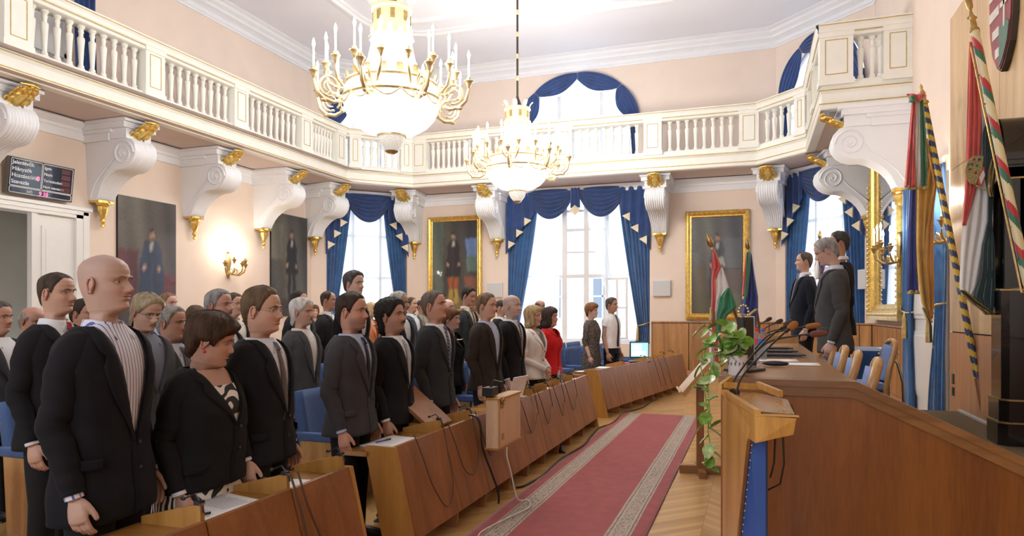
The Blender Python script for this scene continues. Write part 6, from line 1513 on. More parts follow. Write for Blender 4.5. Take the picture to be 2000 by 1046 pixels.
def make_hand():
    mb = MB()
    mb.tube([(0, 0, .02), (0, 0, -.01), (.002, .002, -.04), (.003, .003, -.07), (.002, .001, -.092), (.002, -.002, -.102)], [.024, .027, .036, .041, .040, .030], 16, flat=.42, up=(1, 0, 0))
    for x, L, c_ in ((.030, .074, .9), (.011, .083, 1.0), (-.010, .078, 1.15), (-.029, .062, 1.3)):
        p = Vector((x * 1.02, .001, -.086)); pts = [p.copy()]; ang = .12
        for k, fr in enumerate((.48, .30, .24)):
            ang += (.22, .40, .38)[k] * c_; p = p + Vector((x * .10 / .03 * .02, -sin(ang), -cos(ang))) * L * fr * (1.15 if k == 0 else 1)
            pts.append(p.copy())
        q = [pts[0], pts[0].lerp(pts[1], .5), pts[1], pts[1].lerp(pts[2], .5), pts[2], pts[2].lerp(pts[3], .6), pts[3]]
        mb.tube(q, [.0105, .0095, .0098, .0088, .0088, .0082, .0058], 10)
    mb.tube([(.018, -.006, -.018), (.034, -.010, -.040), (.047, -.016, -.062), (.054, -.020, -.082), (.056, -.024, -.098), (.056, -.026, -.104)], [.015, .0155, .012, .0112, .0098, .006], 10)
    o = mb.build('hand_work', [SKIN]); md = o.modifiers.new('r', 'REMESH'); md.mode = 'VOXEL'; md.voxel_size = .0036
    md2 = o.modifiers.new('s', 'SMOOTH'); md2.factor = .5; md2.iterations = 3
    dg = bpy.context.evaluated_depsgraph_get(); me = bpy.data.meshes.new_from_object(o.evaluated_get(dg))
    v = [v.co.copy() for v in me.vertices]; f = [tuple(p.vertices) for p in me.polygons]
    bpy.data.objects.remove(o); bpy.data.meshes.remove(me); return v, f
HAND = make_hand()
TORSO = [  # z, half width, front, back   (man of 1.78)
    (1.545, .064, .058, .078), (1.525, .070, .060, .084), (1.505, .088, .066, .092), (1.485, .118, .074, .100), (1.465, .150, .084, .106), (1.445, .178, .094, .110), (1.42, .200, .104, .115), (1.38, .213, .116, .120), (1.32, .216, .126, .122),
    (1.25, .208, .128, .118), (1.18, .198, .126, .110), (1.10, .190, .122, .106), (1.02, .190, .120, .110), (.94, .200, .122, .120), (.86, .208, .124, .126), (.78, .210, .124, .124), (.70, .206, .12, .12)]
TORF = [(1.545, .058, .054, .072), (1.525, .062, .056, .076), (1.505, .078, .060, .084), (1.485, .102, .068, .092), (1.465, .128, .078, .098), (1.445, .152, .088, .102), (1.42, .170, .100, .106), (1.38, .180, .118, .110), (1.32, .184, .145, .110),
        (1.26, .182, .155, .106), (1.20, .174, .142, .100), (1.12, .166, .122, .096), (1.04, .170, .118, .104), (.96, .188, .122, .122), (.88, .202, .125, .132), (.80, .206, .122, .130), (.70, .200, .115, .12), (.60, .195, .11, .115)]
class Torso:
    def __init__(s, P):
        t = TORF if P.get('fem') else TORSO; s.z = [r[0] for r in t][::-1]; s.w = [r[1] * P.get('wd', 1) if r[0] < 1.5 else r[1] for r in t][::-1]; s.f = [r[2] for r in t][::-1]; s.b = [r[3] for r in t][::-1]; s.P = P
    def pt(s, a, z, off=0):
        z0 = z * 1.78 / s.P['h0']
        w_ = float(np.interp(z0, s.z, s.w)); f = float(np.interp(z0, s.z, s.f)); b_ = float(np.interp(z0, s.z, s.b)); g = s.P.get('gut', 0)
        f += g * exp(-((z0 - 1.08) / .17) ** 2); w_ += g * .35 * exp(-((z0 - 1.05) / .2) ** 2); p = .82
        ca, sa = cos(a), sin(a); x = ((f if ca > 0 else b_) + off) * abs(ca) ** p * (1 if ca >= 0 else -1); y = (w_ + off) * abs(sa) ** p * (1 if sa >= 0 else -1)
        return Vector((x + s.P.get('lean', 0) * (z - .9), y, z))
def zs(P, v): return v * P['h0'] / 1.78
PEOPLE = []
def person(label, loc, heading, h=1.78, skin=(.62, .36, .26), hair=None, F=None, coat=(.012, .012, .014), shirt=(.75, .77, .82), tie=None, tiem=None, fem=False, wd=1, gut=0, yaw=0, pitch=0, D=.62,
           pants=(.015, .015, .018), style='suit', glasses=None, vdeep=1.10, lean=0, clasp=False, vwide=1.0, tb=None, skirt=None, earring=False, necklace=None, hem=.80, gaze=0, gazez=0, neck_open=False, moustache=None, beard=None, hz=0, coatm=None, hs=1, shirtm=None, arms_fwd=0):
    t = thing('person', label, 'person', loc, heading, 'standing people')
    P = dict(h0=h - .025, chin=h - .236 * hs, fem=fem, wd=wd, gut=gut, yaw=yaw, pitch=pitch, lean=lean, gaze=gaze, gazez=gazez, hs=hs, hsz=.92 if fem else 1.04)
    P['hx'] = .012 + lean * (h - .9 - .24)
    F = dict(F or {}); F['skin'] = skin; F.setdefault('brow', tuple(q * .6 for q in (hair or {}).get('c', (.10, .07, .05)))); 
    if fem: F.setdefault('w', .95); F.setdefault('neck', .86); F.setdefault('jaw', .93); F.setdefault('nose', .8)
    sw = (.175 if not fem else .145) * wd; lx = lean * .5
    P['arm'] = {}; P['hdir'] = {}; P['hroll'] = {}
    for s_ in (-1, 1):
        S_ = Vector((lx, s_ * sw, zs(P, 1.415))); E_ = Vector((-.035 + lx * .4, s_ * (sw + .062 + gut * .4), zs(P, 1.12))); W_ = Vector((.055 + arms_fwd, s_ * (sw + .068 + gut * .5), zs(P, .845)))
        if clasp: E_ = Vector((-.01, s_ * (sw + .09), zs(P, 1.10))); W_ = Vector((.20 + gut, s_ * .055, zs(P, .96)))
        P['arm'][s_] = (S_, E_, W_); dd = (W_ - E_).normalized(); P['hdir'][s_] = (dd + Vector((0, 0, -.5))).normalized() if not clasp else Vector((.25, -s_ * .5, -.7)).normalized(); P['hroll'][s_] = R(0) if not clasp else s_ * R(-40)
    b = body_mesh(F, P, D).build('body', [SKIN, EYEW, IRIS], t, smooth=180)
    hd = P['hd']; To = Torso(P)
    # ---- hair
    if hair: 
        hm = hairm(hair['c']); st = hair.get('s', 'short'); th = hair.get('t', .014)
        HL = {'short': [(0, .196), (25, .199), (42, .186), (56, .168), (66, .148), (75, .115), (81, .096), (90, .135), (105, .128), (120, .085), (140, .035), (180, .015)],
              'receding': [(0, .210), (20, .222), (40, .205), (55, .172), (70, .125), (80, .10), (90, .135), (105, .128), (120, .085), (140, .035), (180, .015)],
              'fringe': [(0, .165), (30, .158), (45, .150), (60, .125), (75, .09), (90, .10), (105, .10), (120, .05), (140, .02), (180, .0)],
              'bob': [(0, .168), (30, .165), (45, .155), (58, .11), (66, .02), (75, -.02), (120, -.04), (180, -.04)],
              'longish': [(0, .192), (25, .188), (42, .170), (58, .14), (72, .112), (82, .10), (92, .128), (104, .105), (118, .03), (140, -.01), (180, -.025)],
              'ring': [(0, .30), (50, .26), (62, .17), (74, .12), (82, .10), (92, .13), (105, .125), (120, .08), (140, .03), (180, .01)]}[st]
        ha = [q[0] for q in HL]; hz_ = [q[1] for q in HL]; lo = min(hz_) - .015; nu = int(72 * D) ; nv = int(54 * D); top = hair.get('top', .0); vol = hair.get('vol', 0); rs = random.Random(len(label))
        ph = [rs.random() * 6 for _ in range(6)]; cut = .175 if st == 'ring' else 9; curl = hair.get('curl', 0)
        mb = MB(); th_ = []
        for j in range(nv + 1):
            z = lerp(lo, .236, j / nv)
            for i in range(nu):
                a = 2 * pi * i / nu - pi; ad = abs(math.degrees(a)); hl = float(np.interp(ad, ha, hz_)); zb_ = max(z, .075 if st in ('bob', 'longish') else -.02)
                x, y, _z = head_pt(a, zb_, dict(F, nose=0)); p = Vector((x, y, z)); d_ = (Vector((x, y, max(z, .09))) - Vector((-.008, 0, .10))); d_.normalize()
                k = smooth(hl - .004, hl + .022, z)
                if cut < 9: k *= 1 - smooth(.165, .195, z + .03 * (1 if ad < 90 else 0))
                tt = (th + vol * g_(z, .17, .07) + top * smooth(.17, .23, z)) * k
                tt += k * (.0022 * sin(a * 26 + ph[0] + z * 30) + .0016 * sin(a * 41 + z * 70 + ph[1])) * hair.get('rough', 1)
                if curl: tt += k * curl * (sin(a * 14 + ph[2] + 3 * sin(z * 60)) * sin(z * 120 + ph[3]))
                if st == 'bob' and z < .03: tt += k * .004
                tt -= .005 * (1 - k)
                mb.v.append(tuple(hd(*(p + d_ * tt)))); th_.append(tt)
        for j in range(nv):
            for i in range(nu):
                q = (j * nu + i, j * nu + (i + 1) % nu, (j + 1) * nu + (i + 1) % nu, (j + 1) * nu + i)
                if sum(th_[k] for k in q) / 4 > -.0028: mb.f.append(q); mb.m.append(0)
        o = mb.build('hair', hm, t, smooth=180)
        if hair.get('lab'): o['label'] = hair['lab']
    def strip_part(name, colr, z0, z1, amax, tt, droop=0):
        mb = MB(); n1, n2 = 25, 9
        for j in range(n2):
            for i in range(n1):
                a = lerp(-amax, amax, i / (n1 - 1)); z = lerp(z0, z1, j / (n2 - 1)) - droop * (abs(a) / amax) ** 2; x, y, _ = head_pt(a, z, F); e_ = sin(pi * j / (n2 - 1)) * (1 - (abs(a) / amax) ** 4)
                mb.v.append(tuple(hd(x + (tt * e_ - .002) * cos(a), y + (tt * e_ - .002) * sin(a), z)))
        mb.f = [(j * n1 + i, j * n1 + i + 1, (j + 1) * n1 + i + 1, (j + 1) * n1 + i) for j in range(n2 - 1) for i in range(n1 - 1)]; mb.m = [0] * len(mb.f); mb.build(name, hairm(colr), t, smooth=180)
    if moustache: strip_part('moustache', moustache, .057, .073, .46, .011, .014)
    if beard: strip_part('beard', beard, -.012, .043, 1.0, .011)
    if glasses:
        mb = MB()
        for s_ in (-1, 1):
            cx_ = head_pt(.3, .118, F)[0] + .014
            mb.tube([hd(cx_ - .006 * abs(cos(q)) * (1 if cos(q) * s_ > 0 else 0), s_ * .034 + .023 * cos(q), .114 + .016 * sin(q)) for q in [2 * pi * i / 16 for i in range(17)]], .0013, 5, caps=False)
            mb.tube([hd(cx_ - .008, s_ * .057, .119), hd(cx_ - .02, s_ * (.071), .119), hd(-.01, s_ * (.078 * F.get('w', 1) + .003), .124)], .0013, 5)
        mb.tube([hd(cx_, -.011, .117), hd(cx_ + .006, 0, .12), hd(cx_, .011, .117)], .0013, 5); mb.build('eyeglasses', glasses, t, smooth=60)
    if earring:
        mb = MB()
        for s_ in (-1, 1): mb.ell(hd(-.006, s_ * .077, .062), (.008, .008, .008))
        mb.build('red_earring', RD, t, smooth=60)
    # ---- clothes
    cm = coatm or cloth_m(coat); sm = shirtm or cloth_m(shirt, .7, .02, .12)
    ztop = zs(P, 1.506); zb = zs(P, vdeep); zh = zs(P, hem)
    def av(z, off=0):
        if z <= zb: return .0
        w_ = To.pt(pi / 2, z, 0).y; yv = .088 * vwide * (z - zb) / (zs(P, 1.50) - zb)
        return math.asin(min(.96, yv / w_)) if w_ > 0 else 0
    nr = int(44 * D) + 6; rows = [lerp(zh, zs(P, 1.36), i / (nr * .55)) for i in range(int(nr * .55))] + [lerp(zs(P, 1.36), ztop, i / (nr * .45)) for i in range(int(nr * .45) + 1)]
    rs = random.Random(len(label) + 5); w1, w2, w3 = rs.random() * 6, rs.random() * 6, rs.random() * 6
    def wr(a, z): return .0035 * sin(z * 23 + 2 * sin(a * 2 + w1) + w2) * max(0, abs(sin(a))) + .002 * sin(z * 41 + a * 3 + w3)
    if style in ('suit', 'jacket', 'coat'):
        nu = int(56 * D) + 8; mb = MB(); off = .017
        for z in rows:
            a0 = av(z); fl = .018 * smooth(zs(P, 1.0), zh, z)
            for i in range(nu):
                u = i / (nu - 1); a = lerp(a0 - (.05 if z < zb else 0), 2 * pi - a0 + (.02 if z < zb else 0), u); e_ = (.006 if (u < .5 and z < zb) else 0) * exp(-(u / .1) ** 2)
                p = To.pt(a, z, off + fl + wr(a, z) + e_); mb.v.append(tuple(p))
        n = nu
        for j in range(len(rows) - 1):
            for i in range(n - 1): mb.f.append((j * n + i, j * n + i + 1, (j + 1) * n + i + 1, (j + 1) * n + i)); mb.m.append(0)
        mb.build('jacket', cm, t, smooth=180, solid=.006)
        for s_ in (-1, 1):       # lapels
            mb = MB(); n1, n2 = 22, 6
            for j in range(n1):
                v = j / (n1 - 1); z = lerp(zb + .005, zs(P, 1.50), v); a0 = av(z); w0 = To.pt(pi / 2, z, 0).y
                lw = .008 + .070 * smooth(0, .62, v) - (.038 * smooth(.70, .73, v)) + .03 * smooth(.74, .8, v) - .03 * smooth(.9, 1, v)
                if fem: lw *= .85
                for i in range(n2):
                    a = min(a0 + (lw * i / (n2 - 1)) / max(w0, .1) * 1.15, 2.6); p = To.pt(s_ * a, z, off + .006 + .004 * sin(pi * i / (n2 - 1))); mb.v.append(tuple(p))
            for j in range(n1 - 1):
                for i in range(n2 - 1): mb.f.append((j * n2 + i, j * n2 + i + 1, (j + 1) * n2 + i + 1, (j + 1) * n2 + i)); mb.m.append(0)
            mb.build('lapel', cm, t, smooth=60, solid=.004, offset=0)
        mb = MB()
        for z in (zb - .01, zb - .12): mb.ell(To.pt(.05, z, off + .012), (.006, .010, .010), 0, 10, 6)
        mb.build('button', BLACKP, t, smooth=60)
        if D > .8:
            for s_ in (-1, 1): mb = MB(); mb.grid(8, 4, lambda u, v: To.pt(s_ * lerp(.75, 1.25, u), lerp(zs(P, .98), zs(P, .94), v), off + .02)); mb.build('pocket_flap', cm, t, smooth=60, solid=.005, offset=0)
    else:
        nu = int(56 * D) + 8; mb = MB()
        mats_ = cm; zlow = zs(P, .92) if style == 'shirt' else zh; rr = [z for z in rows if z >= zlow - .02] if style == 'shirt' else rows
        if fem and style == 'dress': rr = [lerp(zs(P, .62), rows[0], i / 8) for i in range(8)] + rr; rr = sorted(set(rr)); rr = [z for z in rr if z < zs(P, 1.505)]
        for z in rr:
            for i in range(nu): a = 2 * pi * i / nu; mb.v.append(tuple(To.pt(a, z, (.010 if style == 'dress' else .014) + wr(a, z) + (.03 * smooth(zs(P, .85), zs(P, .62), z) if style == 'dress' else 0))))
        for j in range(len(rr) - 1):
            for i in range(nu): mb.f.append((j * nu + i, j * nu + (i + 1) % nu, (j + 1) * nu + (i + 1) % nu, (j + 1) * nu + i)); mb.m.append(0)
        mb.build('dress' if style == 'dress' else 'shirt', mats_, t, smooth=180)
    if style != 'dress' and not neck_open:
        nu = 30; rr = [lerp(zs(P, .98), zs(P, 1.512), i / 22) for i in range(23)]; mb = MB()
        if style != 'shirt':
            for z in rr:
                for i in range(nu): a = lerp(-1.45, 1.45, i / (nu - 1)); mb.v.append(tuple(To.pt(a, z, .002)))
            mb.f = [(j * nu + i, j * nu + i + 1, (j + 1) * nu + i + 1, (j + 1) * nu + i) for j in range(22) for i in range(nu - 1)]; mb.m = [0] * len(mb.f)
            mb.build('shirt', sm, t, smooth=180)
        mb = MB(); nk = .070 if not fem else .06; op = .16 if not tie else .02      # collar band with turned-down points
        cz = P['chin'] - .046; cxo = P['hx'] - .010
        def col(u, v):
            a = lerp(op * 3.2, 2 * pi - op * 3.2, u); fr = max(0, cos(a)); r_ = nk + .012 * v + .004
            return (cxo + r_ * cos(a) * (.92 if cos(a) > 0 else 1.12), r_ * sin(a), cz + .012 - .014 * fr - v * (.038 + .012 * fr))
        mb.grid(37, 5, col)
        for s_ in (-1, 1):
            p0 = Vector(col(0 if s_ > 0 else 1, 0)); p1 = Vector(col(0 if s_ > 0 else 1, 1)); p2 = Vector(col(.13 if s_ > 0 else .87, 1)); tip = To.pt(s_ * .36, cz - .075, .012); tip.y = s_ * .045 if tie else s_ * .06
            mb.add([p0, p1.lerp(p0, .3), tip, p2], [(0, 1, 2, 3)])
        mb.build('collar', sm if style != 'shirt' else cm, t, smooth=60, solid=.004, offset=0)
    if tie is not None or tiem is not None:
        tm = tiem or cloth_m(tie, .45, .1, .1); mb = MB(); cz = P['chin'] - .068; xk = P['hx'] + .066
        xk2 = To.pt(0, cz - .033, .012).x; mb.grid(9, 6, lambda u, v: (lerp(xk, xk2, v) + .010 * sin(pi * u) + .006, (u - .5) * lerp(.042, .026, v), cz + .012 - .045 * v), 0)
        zt_, zl = cz - .030, (zb - .03 if style != 'shirt' else zs(P, .95))
        def blade(u, v):
            z = lerp(zt_, zl, v); wd_ = lerp(.026, .082, min(1, v * 1.15)); p = To.pt((u - .5) * wd_ / .15, z, .010 if style != 'shirt' else .020); x = max(To.pt(0, z, .008).x - .004, p.x) + .006 * sin(pi * u)
            return (x, (u - .5) * wd_, z)
        mb.grid(9, 30, blade); o = mb.build('tie', tm, t, smooth=60, solid=.006, offset=0)
    if necklace:
        mb = MB(); mb.tube([To.pt(q, zs(P, 1.46) - .05 * cos(q), .018) for q in [-1.1 + .2 * i for i in range(12)]], .006, 6); mb.build('necklace', necklace, t, smooth=60)
    # sleeves
    for s_ in (-1, 1):
        S_, E_, W_ = P['arm'][s_]; thk = (.068 if not fem else .060) * (1 + (wd - 1) * .6); mb = MB(); n = 22 if style != 'short' else 12; pts = []; rad = []
        inner = Vector((lx, s_ * (sw - .055), zs(P, 1.435))); short = style == 'shirt' and tb == 'short'; end = .42 if short else (.74 if style == 'dress' else 1.0)
        path = [inner, Vector((lx, s_ * (sw - .010), zs(P, 1.420))), S_ + Vector((-.004, s_ * .016, -.045)), S_.lerp(E_, .38) + Vector((-.006, s_ * .010, 0)), S_.lerp(E_, .75), E_ + Vector((-.008, 0, 0)), E_.lerp(W_, .35), E_.lerp(W_, .7), W_ + (W_ - E_).normalized() * -.012]
        rr_ = [.050, thk * .86, thk, thk * .95, thk * .86, thk * .80, thk * .76, thk * .67, thk * .58]
        m_ = int(round((len(path) - 1) * end)); path = path[:m_ + 1]; rr_ = rr_[:m_ + 1]
        N2 = int(40 * D) + 8; out = []; ro = []
        for k in range(N2 + 1):
            f_ = k / N2 * (len(path) - 1); i = min(int(f_), len(path) - 2); q = f_ - i; p0, p1, p2, p3 = path[max(i - 1, 0)], path[i], path[i + 1], path[min(i + 2, len(path) - 1)]
            out.append(.5 * ((2 * p1) + (p2 - p0) * q + (2 * p0 - 5 * p1 + 4 * p2 - p3) * q * q + (3 * p1 - p0 - 3 * p2 + p3) * q ** 3)); ro.append(lerp(rr_[i], rr_[i + 1], q) * (1 + .045 * sin(k * 1.7 * 40 / N2 + w1) * smooth(.2, .5, k / N2) + (.08 if short and k > N2 - 2 else 0)))
        mb.tube(out, ro, int(18 * D) + 6, caps=True); mb.build('sleeve', cm, t, smooth=180)
        if style == 'suit' and D > .5 or style == 'jacket' and D > .8:
            dd = (W_ - E_).normalized(); mb = MB(); mb.tube([W_ - dd * .03, W_ + dd * .006], [.034, .035], 16); mb.build('shirt_cuff', sm, t, smooth=30)
    # trousers / skirt / shoes
    pm = cloth_m(pants)
    if skirt or style == 'dress':
        if skirt:
            mb = MB(); nu = 40; rr = [lerp(.50, zs(P, 1.0), i / 16) for i in range(17)]
            for z in rr:
                for i in range(nu): a = 2 * pi * i / nu; mb.v.append(tuple(To.pt(a, max(z, zs(P, .72)), .004 + .05 * smooth(.9, .5, z) + .012 * sin(a * 7) * smooth(.9, .5, z)).xy.to_3d() + Vector((0, 0, z))))
            mb.f = [(j * nu + i, j * nu + (i + 1) % nu, (j + 1) * nu + (i + 1) % nu, (j + 1) * nu + i) for j in range(16) for i in range(nu)]; mb.m = [0] * len(mb.f); mb.build('skirt', skirt, t, smooth=180)
    else:
        mb = MB(); hg = gut * .3
        rings = [(zs(P, 1.02), .165, .115), (zs(P, .95), .175, .118), (zs(P, .88), .182, .12), (zs(P, .82), .180, .115)]
        for s_ in (-1, 1):
            mb.tube([(0, s_ * .085, zs(P, .94)), (0, s_ * .09, zs(P, .82)), (.005, s_ * .10, zs(P, .66)), (.008, s_ * .105, .48), (-.004, s_ * .11, .28), (-.008, s_ * .112, .08), (0, s_ * .113, .03)], [.095, .102 + hg, .092, .076, .068, .062, .066], 20)
        mb.tube([(0, 0, z) for z, _, _ in rings], [r_[1] + hg for r_ in rings], 24, flat=.68, up=(0, 1, 0)); mb.build('trousers', pm, t, smooth=60)
    for s_ in (-1, 1):
        mb = MB(); mb.tube([(-.075, s_ * .11, .035), (-.06, s_ * .11, .05), (.0, s_ * .113, .055), (.09, s_ * .118, .042), (.16, s_ * .122, .032), (.19, s_ * .123, .025)], [.02, .042, .044, .046, .04, .015], 12, flat=.72, up=(0, 1, 0)); mb.box(-.085, .19, s_ * .118 - .042, s_ * .118 + .042, 0, .016); mb.build('shoe', BLACKP, t, smooth=50)
    PEOPLE.append(t); return t
def ppos(px, X): 
    r_ = at(px, 609.2, 1.0); r_ = Vector((r_.x, r_.y)); k = X / r_.x; return (r_.x * k, r_.y * k, 0)
def head_to_h(px, top, X, base=0):
    r_ = at(px, 609.2, 1.0); k = X / r_.x; return EYE + (609.2 - top) / F_PX * k - base
HB_ = (.045, .028, .018); BLK = (.010, .011, .016); CHA = (.042, .042, .048); GRY = (.10, .105, .115)
FAIR = (.55, .325, .235); RUD = (.50, .265, .19); TAN = (.43, .235, .16); PALE = (.60, .39, .31)
STRS = patterned('striped_shirt', 'stripe', (.10, .13, .42), (.72, .74, .84), 48, .22)
TIE_ST = patterned('striped_tie', 'diag', (.012, .02, .06), (.22, .25, .42), 30, .5); TIE_G = patterned('grey_striped_tie', 'diag', (.10, .09, .11), (.28, .25, .28), 34, .5)
ZEB = patterned('black_white_swirl', 'zebra', (.015, .015, .015), (.80, .78, .74), 11, .60); DRS = patterned('spotted_dress_cloth', 'spots', (.30, .24, .19), (.045, .038, .035), 62, .34)
TIE_D = patterned('brown_dotted_tie', 'diag', (.10, .07, .05), (.35, .28, .2), 60, .6)
def aud(label, px, top, X, hdg, **k):
    loc = ppos(px - (3 if X > -3.4 else 0), X); h = head_to_h(px, top, X); k.setdefault('hs', 1.05 if X > -2.8 else 1.0); hdg = hdg - 7; k.setdefault('D', max(.5, min(1.0, 5.2 / (loc[1] + .8)))); return person(label, loc, R(hdg), h, **k)
# front row, from the camera outwards
aud('bald man in a black jacket and open-collared blue striped shirt, nearest the camera', 207, 497, -2.66, 22, skin=(.52, .34, .275), F=dict(scalp=(.40, .31, .28, .35), jaw=.98, nose=1.05, brow=(.30, .2, .15)), coat=(.010, .010, .014), shirtm=STRS, style='jacket', wd=1.10, vwide=1.15, vdeep=1.02, D=1.0, yaw=R(2), pitch=R(-3), hem=.72)
w_ = aud('woman with short brown hair, a black jacket and red earring, eyes closed', 398, 613, -2.66, 18, fem=True, skin=(.52, .31, .235), hair=dict(s='fringe', c=(.055, .028, .015), t=.022, vol=.012, rough=1.4), F=dict(closed=True, jowl=.10, cheek=.008, dchin=.02, w=1.0, jaw=1.05), coat=(.010, .010, .011), neck_open=True, style='suit', wd=1.22, gut=.05, vwide=1.25, vdeep=1.17, D=1.0, yaw=R(20), pitch=R(14), skirt=ZEB, earring=True, pants=(.02, .02, .02), hem=.84)
_P = dict(h0=head_to_h(398, 613, -2.66), fem=True, wd=1.22, gut=.05); _To = Torso(_P); mb = MB(); mb.grid(24, 14, lambda u, v: _To.pt(lerp(-1.2, 1.2, u), lerp(_P['h0'] * .60, _P['h0'] * .775 - .02 * 0, v), .004)); mb.build('patterned_top', ZEB, w_, smooth=180)
mb = MB(); mb.grid(24, 10, lambda u, v: _To.pt(lerp(-.95, .95, u), lerp(_P['h0'] * .765, _P['h0'] * .825, v), -.008)); mb.c = [(.52, .31, .235)] * len(mb.v); mb.build('neckline', SKIN, w_, smooth=180)
aud('young man with rimless glasses, black suit and grey tie in the front row', 512, 563, -2.66, 18, skin=FAIR, hair=dict(s='short', c=(.12, .075, .04), t=.014, top=.004), F=dict(jaw=1.06, cheek=.007, jowl=.04), coat=(.010, .010, .012), shirt=(.72, .76, .90), tie=(.13, .12, .12), glasses=CHROME, wd=1.08, gut=.02, D=.95, yaw=R(0), vdeep=1.06)
aud('bearded man in a charcoal grey suit with a dark tie in the front row', 688, 573, -2.66, 14, skin=RUD, hair=dict(s='short', c=(.035, .022, .016), t=.013), F=dict(stubble=(.10, .055, .04, .55), jaw=1.04), coat=(.048, .046, .052), shirt=(.45, .52, .75), tie=(.02, .025, .05), wd=1.06, D=.85, yaw=R(-2), vdeep=1.06, pants=(.01, .01, .012))
aud('man with curly black hair and moustache in a black suit with a silver tie', 770, 586, -2.66, 12, skin=TAN, hair=dict(s='longish', c=(.018, .014, .013), t=.022, vol=.010, curl=.007), F=dict(stubble=(.14, .09, .08, .3), nose=1.1), coat=(.010, .010, .011), tie=(.40, .44, .52), wd=1.05, D=.8, yaw=R(-6), pitch=R(-8), moustache=(.08, .06, .05), vdeep=1.08)
aud('tall man with grey-brown crew cut, dark suit and diagonal striped blue tie', 853, 569, -2.66, 8, skin=RUD, hair=dict(s='short', c=(.13, .10, .08), t=.011), coat=(.030, .032, .036), tiem=TIE_ST, D=.75, yaw=R(-1), pitch=R(-7), vdeep=1.08, wd=1.02)
aud('man in a dark brown corduroy jacket and open blue shirt in the front row', 952, 574, -2.66, 2, skin=FAIR, hair=dict(s='short', c=(.17, .10, .055), t=.013), coat=(.030, .021, .016), shirt=(.42, .50, .72), style='jacket', D=.7, yaw=R(-2), vdeep=1.0, wd=1.04)
aud('shaven-headed man in a black suit and grey striped tie, before the woman in white', 1001, 576, -2.66, 4, skin=(.60, .42, .36), F=dict(scalp=(.28, .22, .20, .45), stubble=(.30, .2, .17, .3)), coat=(.009, .009, .010), tiem=TIE_G, D=.7, yaw=R(0), vdeep=1.06, wd=1.04)
w_ = aud('blonde woman in a white jacket with clasped hands', 1043, 598, -2.66, -2, fem=True, skin=FAIR, hair=dict(s='bob', c=(.42, .30, .16), t=.020, vol=.004), coat=(.78, .74, .70), neck_open=True, style='suit', D=.65, clasp=True, vdeep=1.2, pants=(.015, .015, .015), hem=.82)
aud('dark-haired woman in a bright red jacket', 1076, 601, -2.66, -2, fem=True, skin=FAIR, hair=dict(s='bob', c=(.05, .03, .025), t=.022, curl=.003), coat=(.55, .015, .018), neck_open=True, style='suit', D=.62, vdeep=1.36, pants=(.015, .015, .015), hem=.82)
aud('woman with a brown bob in a brown spotted dress', 1158, 593, -2.75, -4, fem=True, skin=PALE, hair=dict(s='fringe', c=(.22, .10, .04), t=.024, vol=.008), coatm=DRS, style='dress', D=.6, pants=(.02, .02, .02))
aud('man in a white short-sleeved shirt and dark blue tie', 1197, 582, -2.45, -10, skin=TAN, hair=dict(s='short', c=(.09, .07, .06), t=.016), coat=(.78, .78, .80), tie=(.02, .025, .07), style='shirt', tb='short', D=.62, pants=(.012, .012, .02))
# rows behind
aud('young man with cropped brown hair and a red tie behind the bald man', 108, 533, -3.95, 22, skin=(.56, .34, .25), hair=dict(s='short', c=(.06, .04, .028), t=.006, rough=.5), coat=(.012, .012, .015), tie=(.35, .03, .05), D=.9, yaw=R(0), wd=1.04, F=dict(nose=1.1))
aud('man cut by the left edge of the picture, in a dark grey suit', -6, 590, -5.60, 20, skin=RUD, hair=dict(s='short', c=(.1, .08, .07)), coat=(.045, .048, .052), D=.6)
aud('balding grey-haired man behind the young man in the red tie, at the far left', 58, 598, -5.90, 20, skin=RUD, hair=dict(s='ring', c=(.28, .26, .24), t=.02), coat=(.05, .05, .05), D=.6, yaw=R(-10), pitch=R(10))
aud('dark-haired person half hidden between the red-tie man and the bald man', 160, 585, -5.50, 20, skin=RUD, hair=dict(s='short', c=(.04, .03, .02)), coat=(.02, .02, .025), D=.55)
aud('grey-blond man with glasses looking down over the bald man shoulder', 277, 571, -3.92, 10, skin=(.55, .34, .26), hair=dict(s='longish', c=(.36, .30, .20), t=.016), coat=(.075, .075, .08), shirt=(.2, .22, .28), style='jacket', glasses=BLACKP, D=.9, yaw=R(-12), pitch=R(18), moustache=(.42, .38, .3), wd=1.05)
aud('red-faced man with a yellow tie behind the man with glasses', 304, 584, -5.50, 12, skin=(.62, .32, .28), hair=dict(s='receding', c=(.2, .17, .14)), coat=(.03, .04, .07), shirt=(.45, .55, .8), tie=(.75, .45, .05), D=.6, hs=.95)
aud('grey-haired heavy man in a dark grey suit looking towards the woman in black', 333, 599, -4.05, 18, skin=(.52, .30, .22), hair=dict(s='short', c=(.32, .31, .30), t=.016), coat=(.055, .06, .06), shirt=(.6, .65, .78), tie=(.14, .14, .17), D=.75, wd=1.1, gut=.03, F=dict(jowl=.08))
aud('ruddy man with short fair hair in the back by the robed portrait', 327, 572, -6.40, 10, skin=(.66, .36, .30), hair=dict(s='short', c=(.24, .15, .09), t=.01), coat=(.03, .03, .035), D=.55)
aud('brown-haired person with face hidden behind the woman in black', 372, 596, -5.90, 30, skin=RUD, hair=dict(s='short', c=(.10, .07, .04), t=.016), coat=(.03, .03, .035), D=.55, pitch=R(20))
aud('grey-bearded man with glasses and striped tie behind the woman in black', 428, 567, -3.92, 12, skin=RUD, hair=dict(s='short', c=(.27, .26, .26), t=.014), beard=(.40, .38, .36), moustache=(.3, .28, .27), coat=(.016, .018, .024), tiem=TIE_G, glasses=CHROME, D=.75, pitch=R(-4))
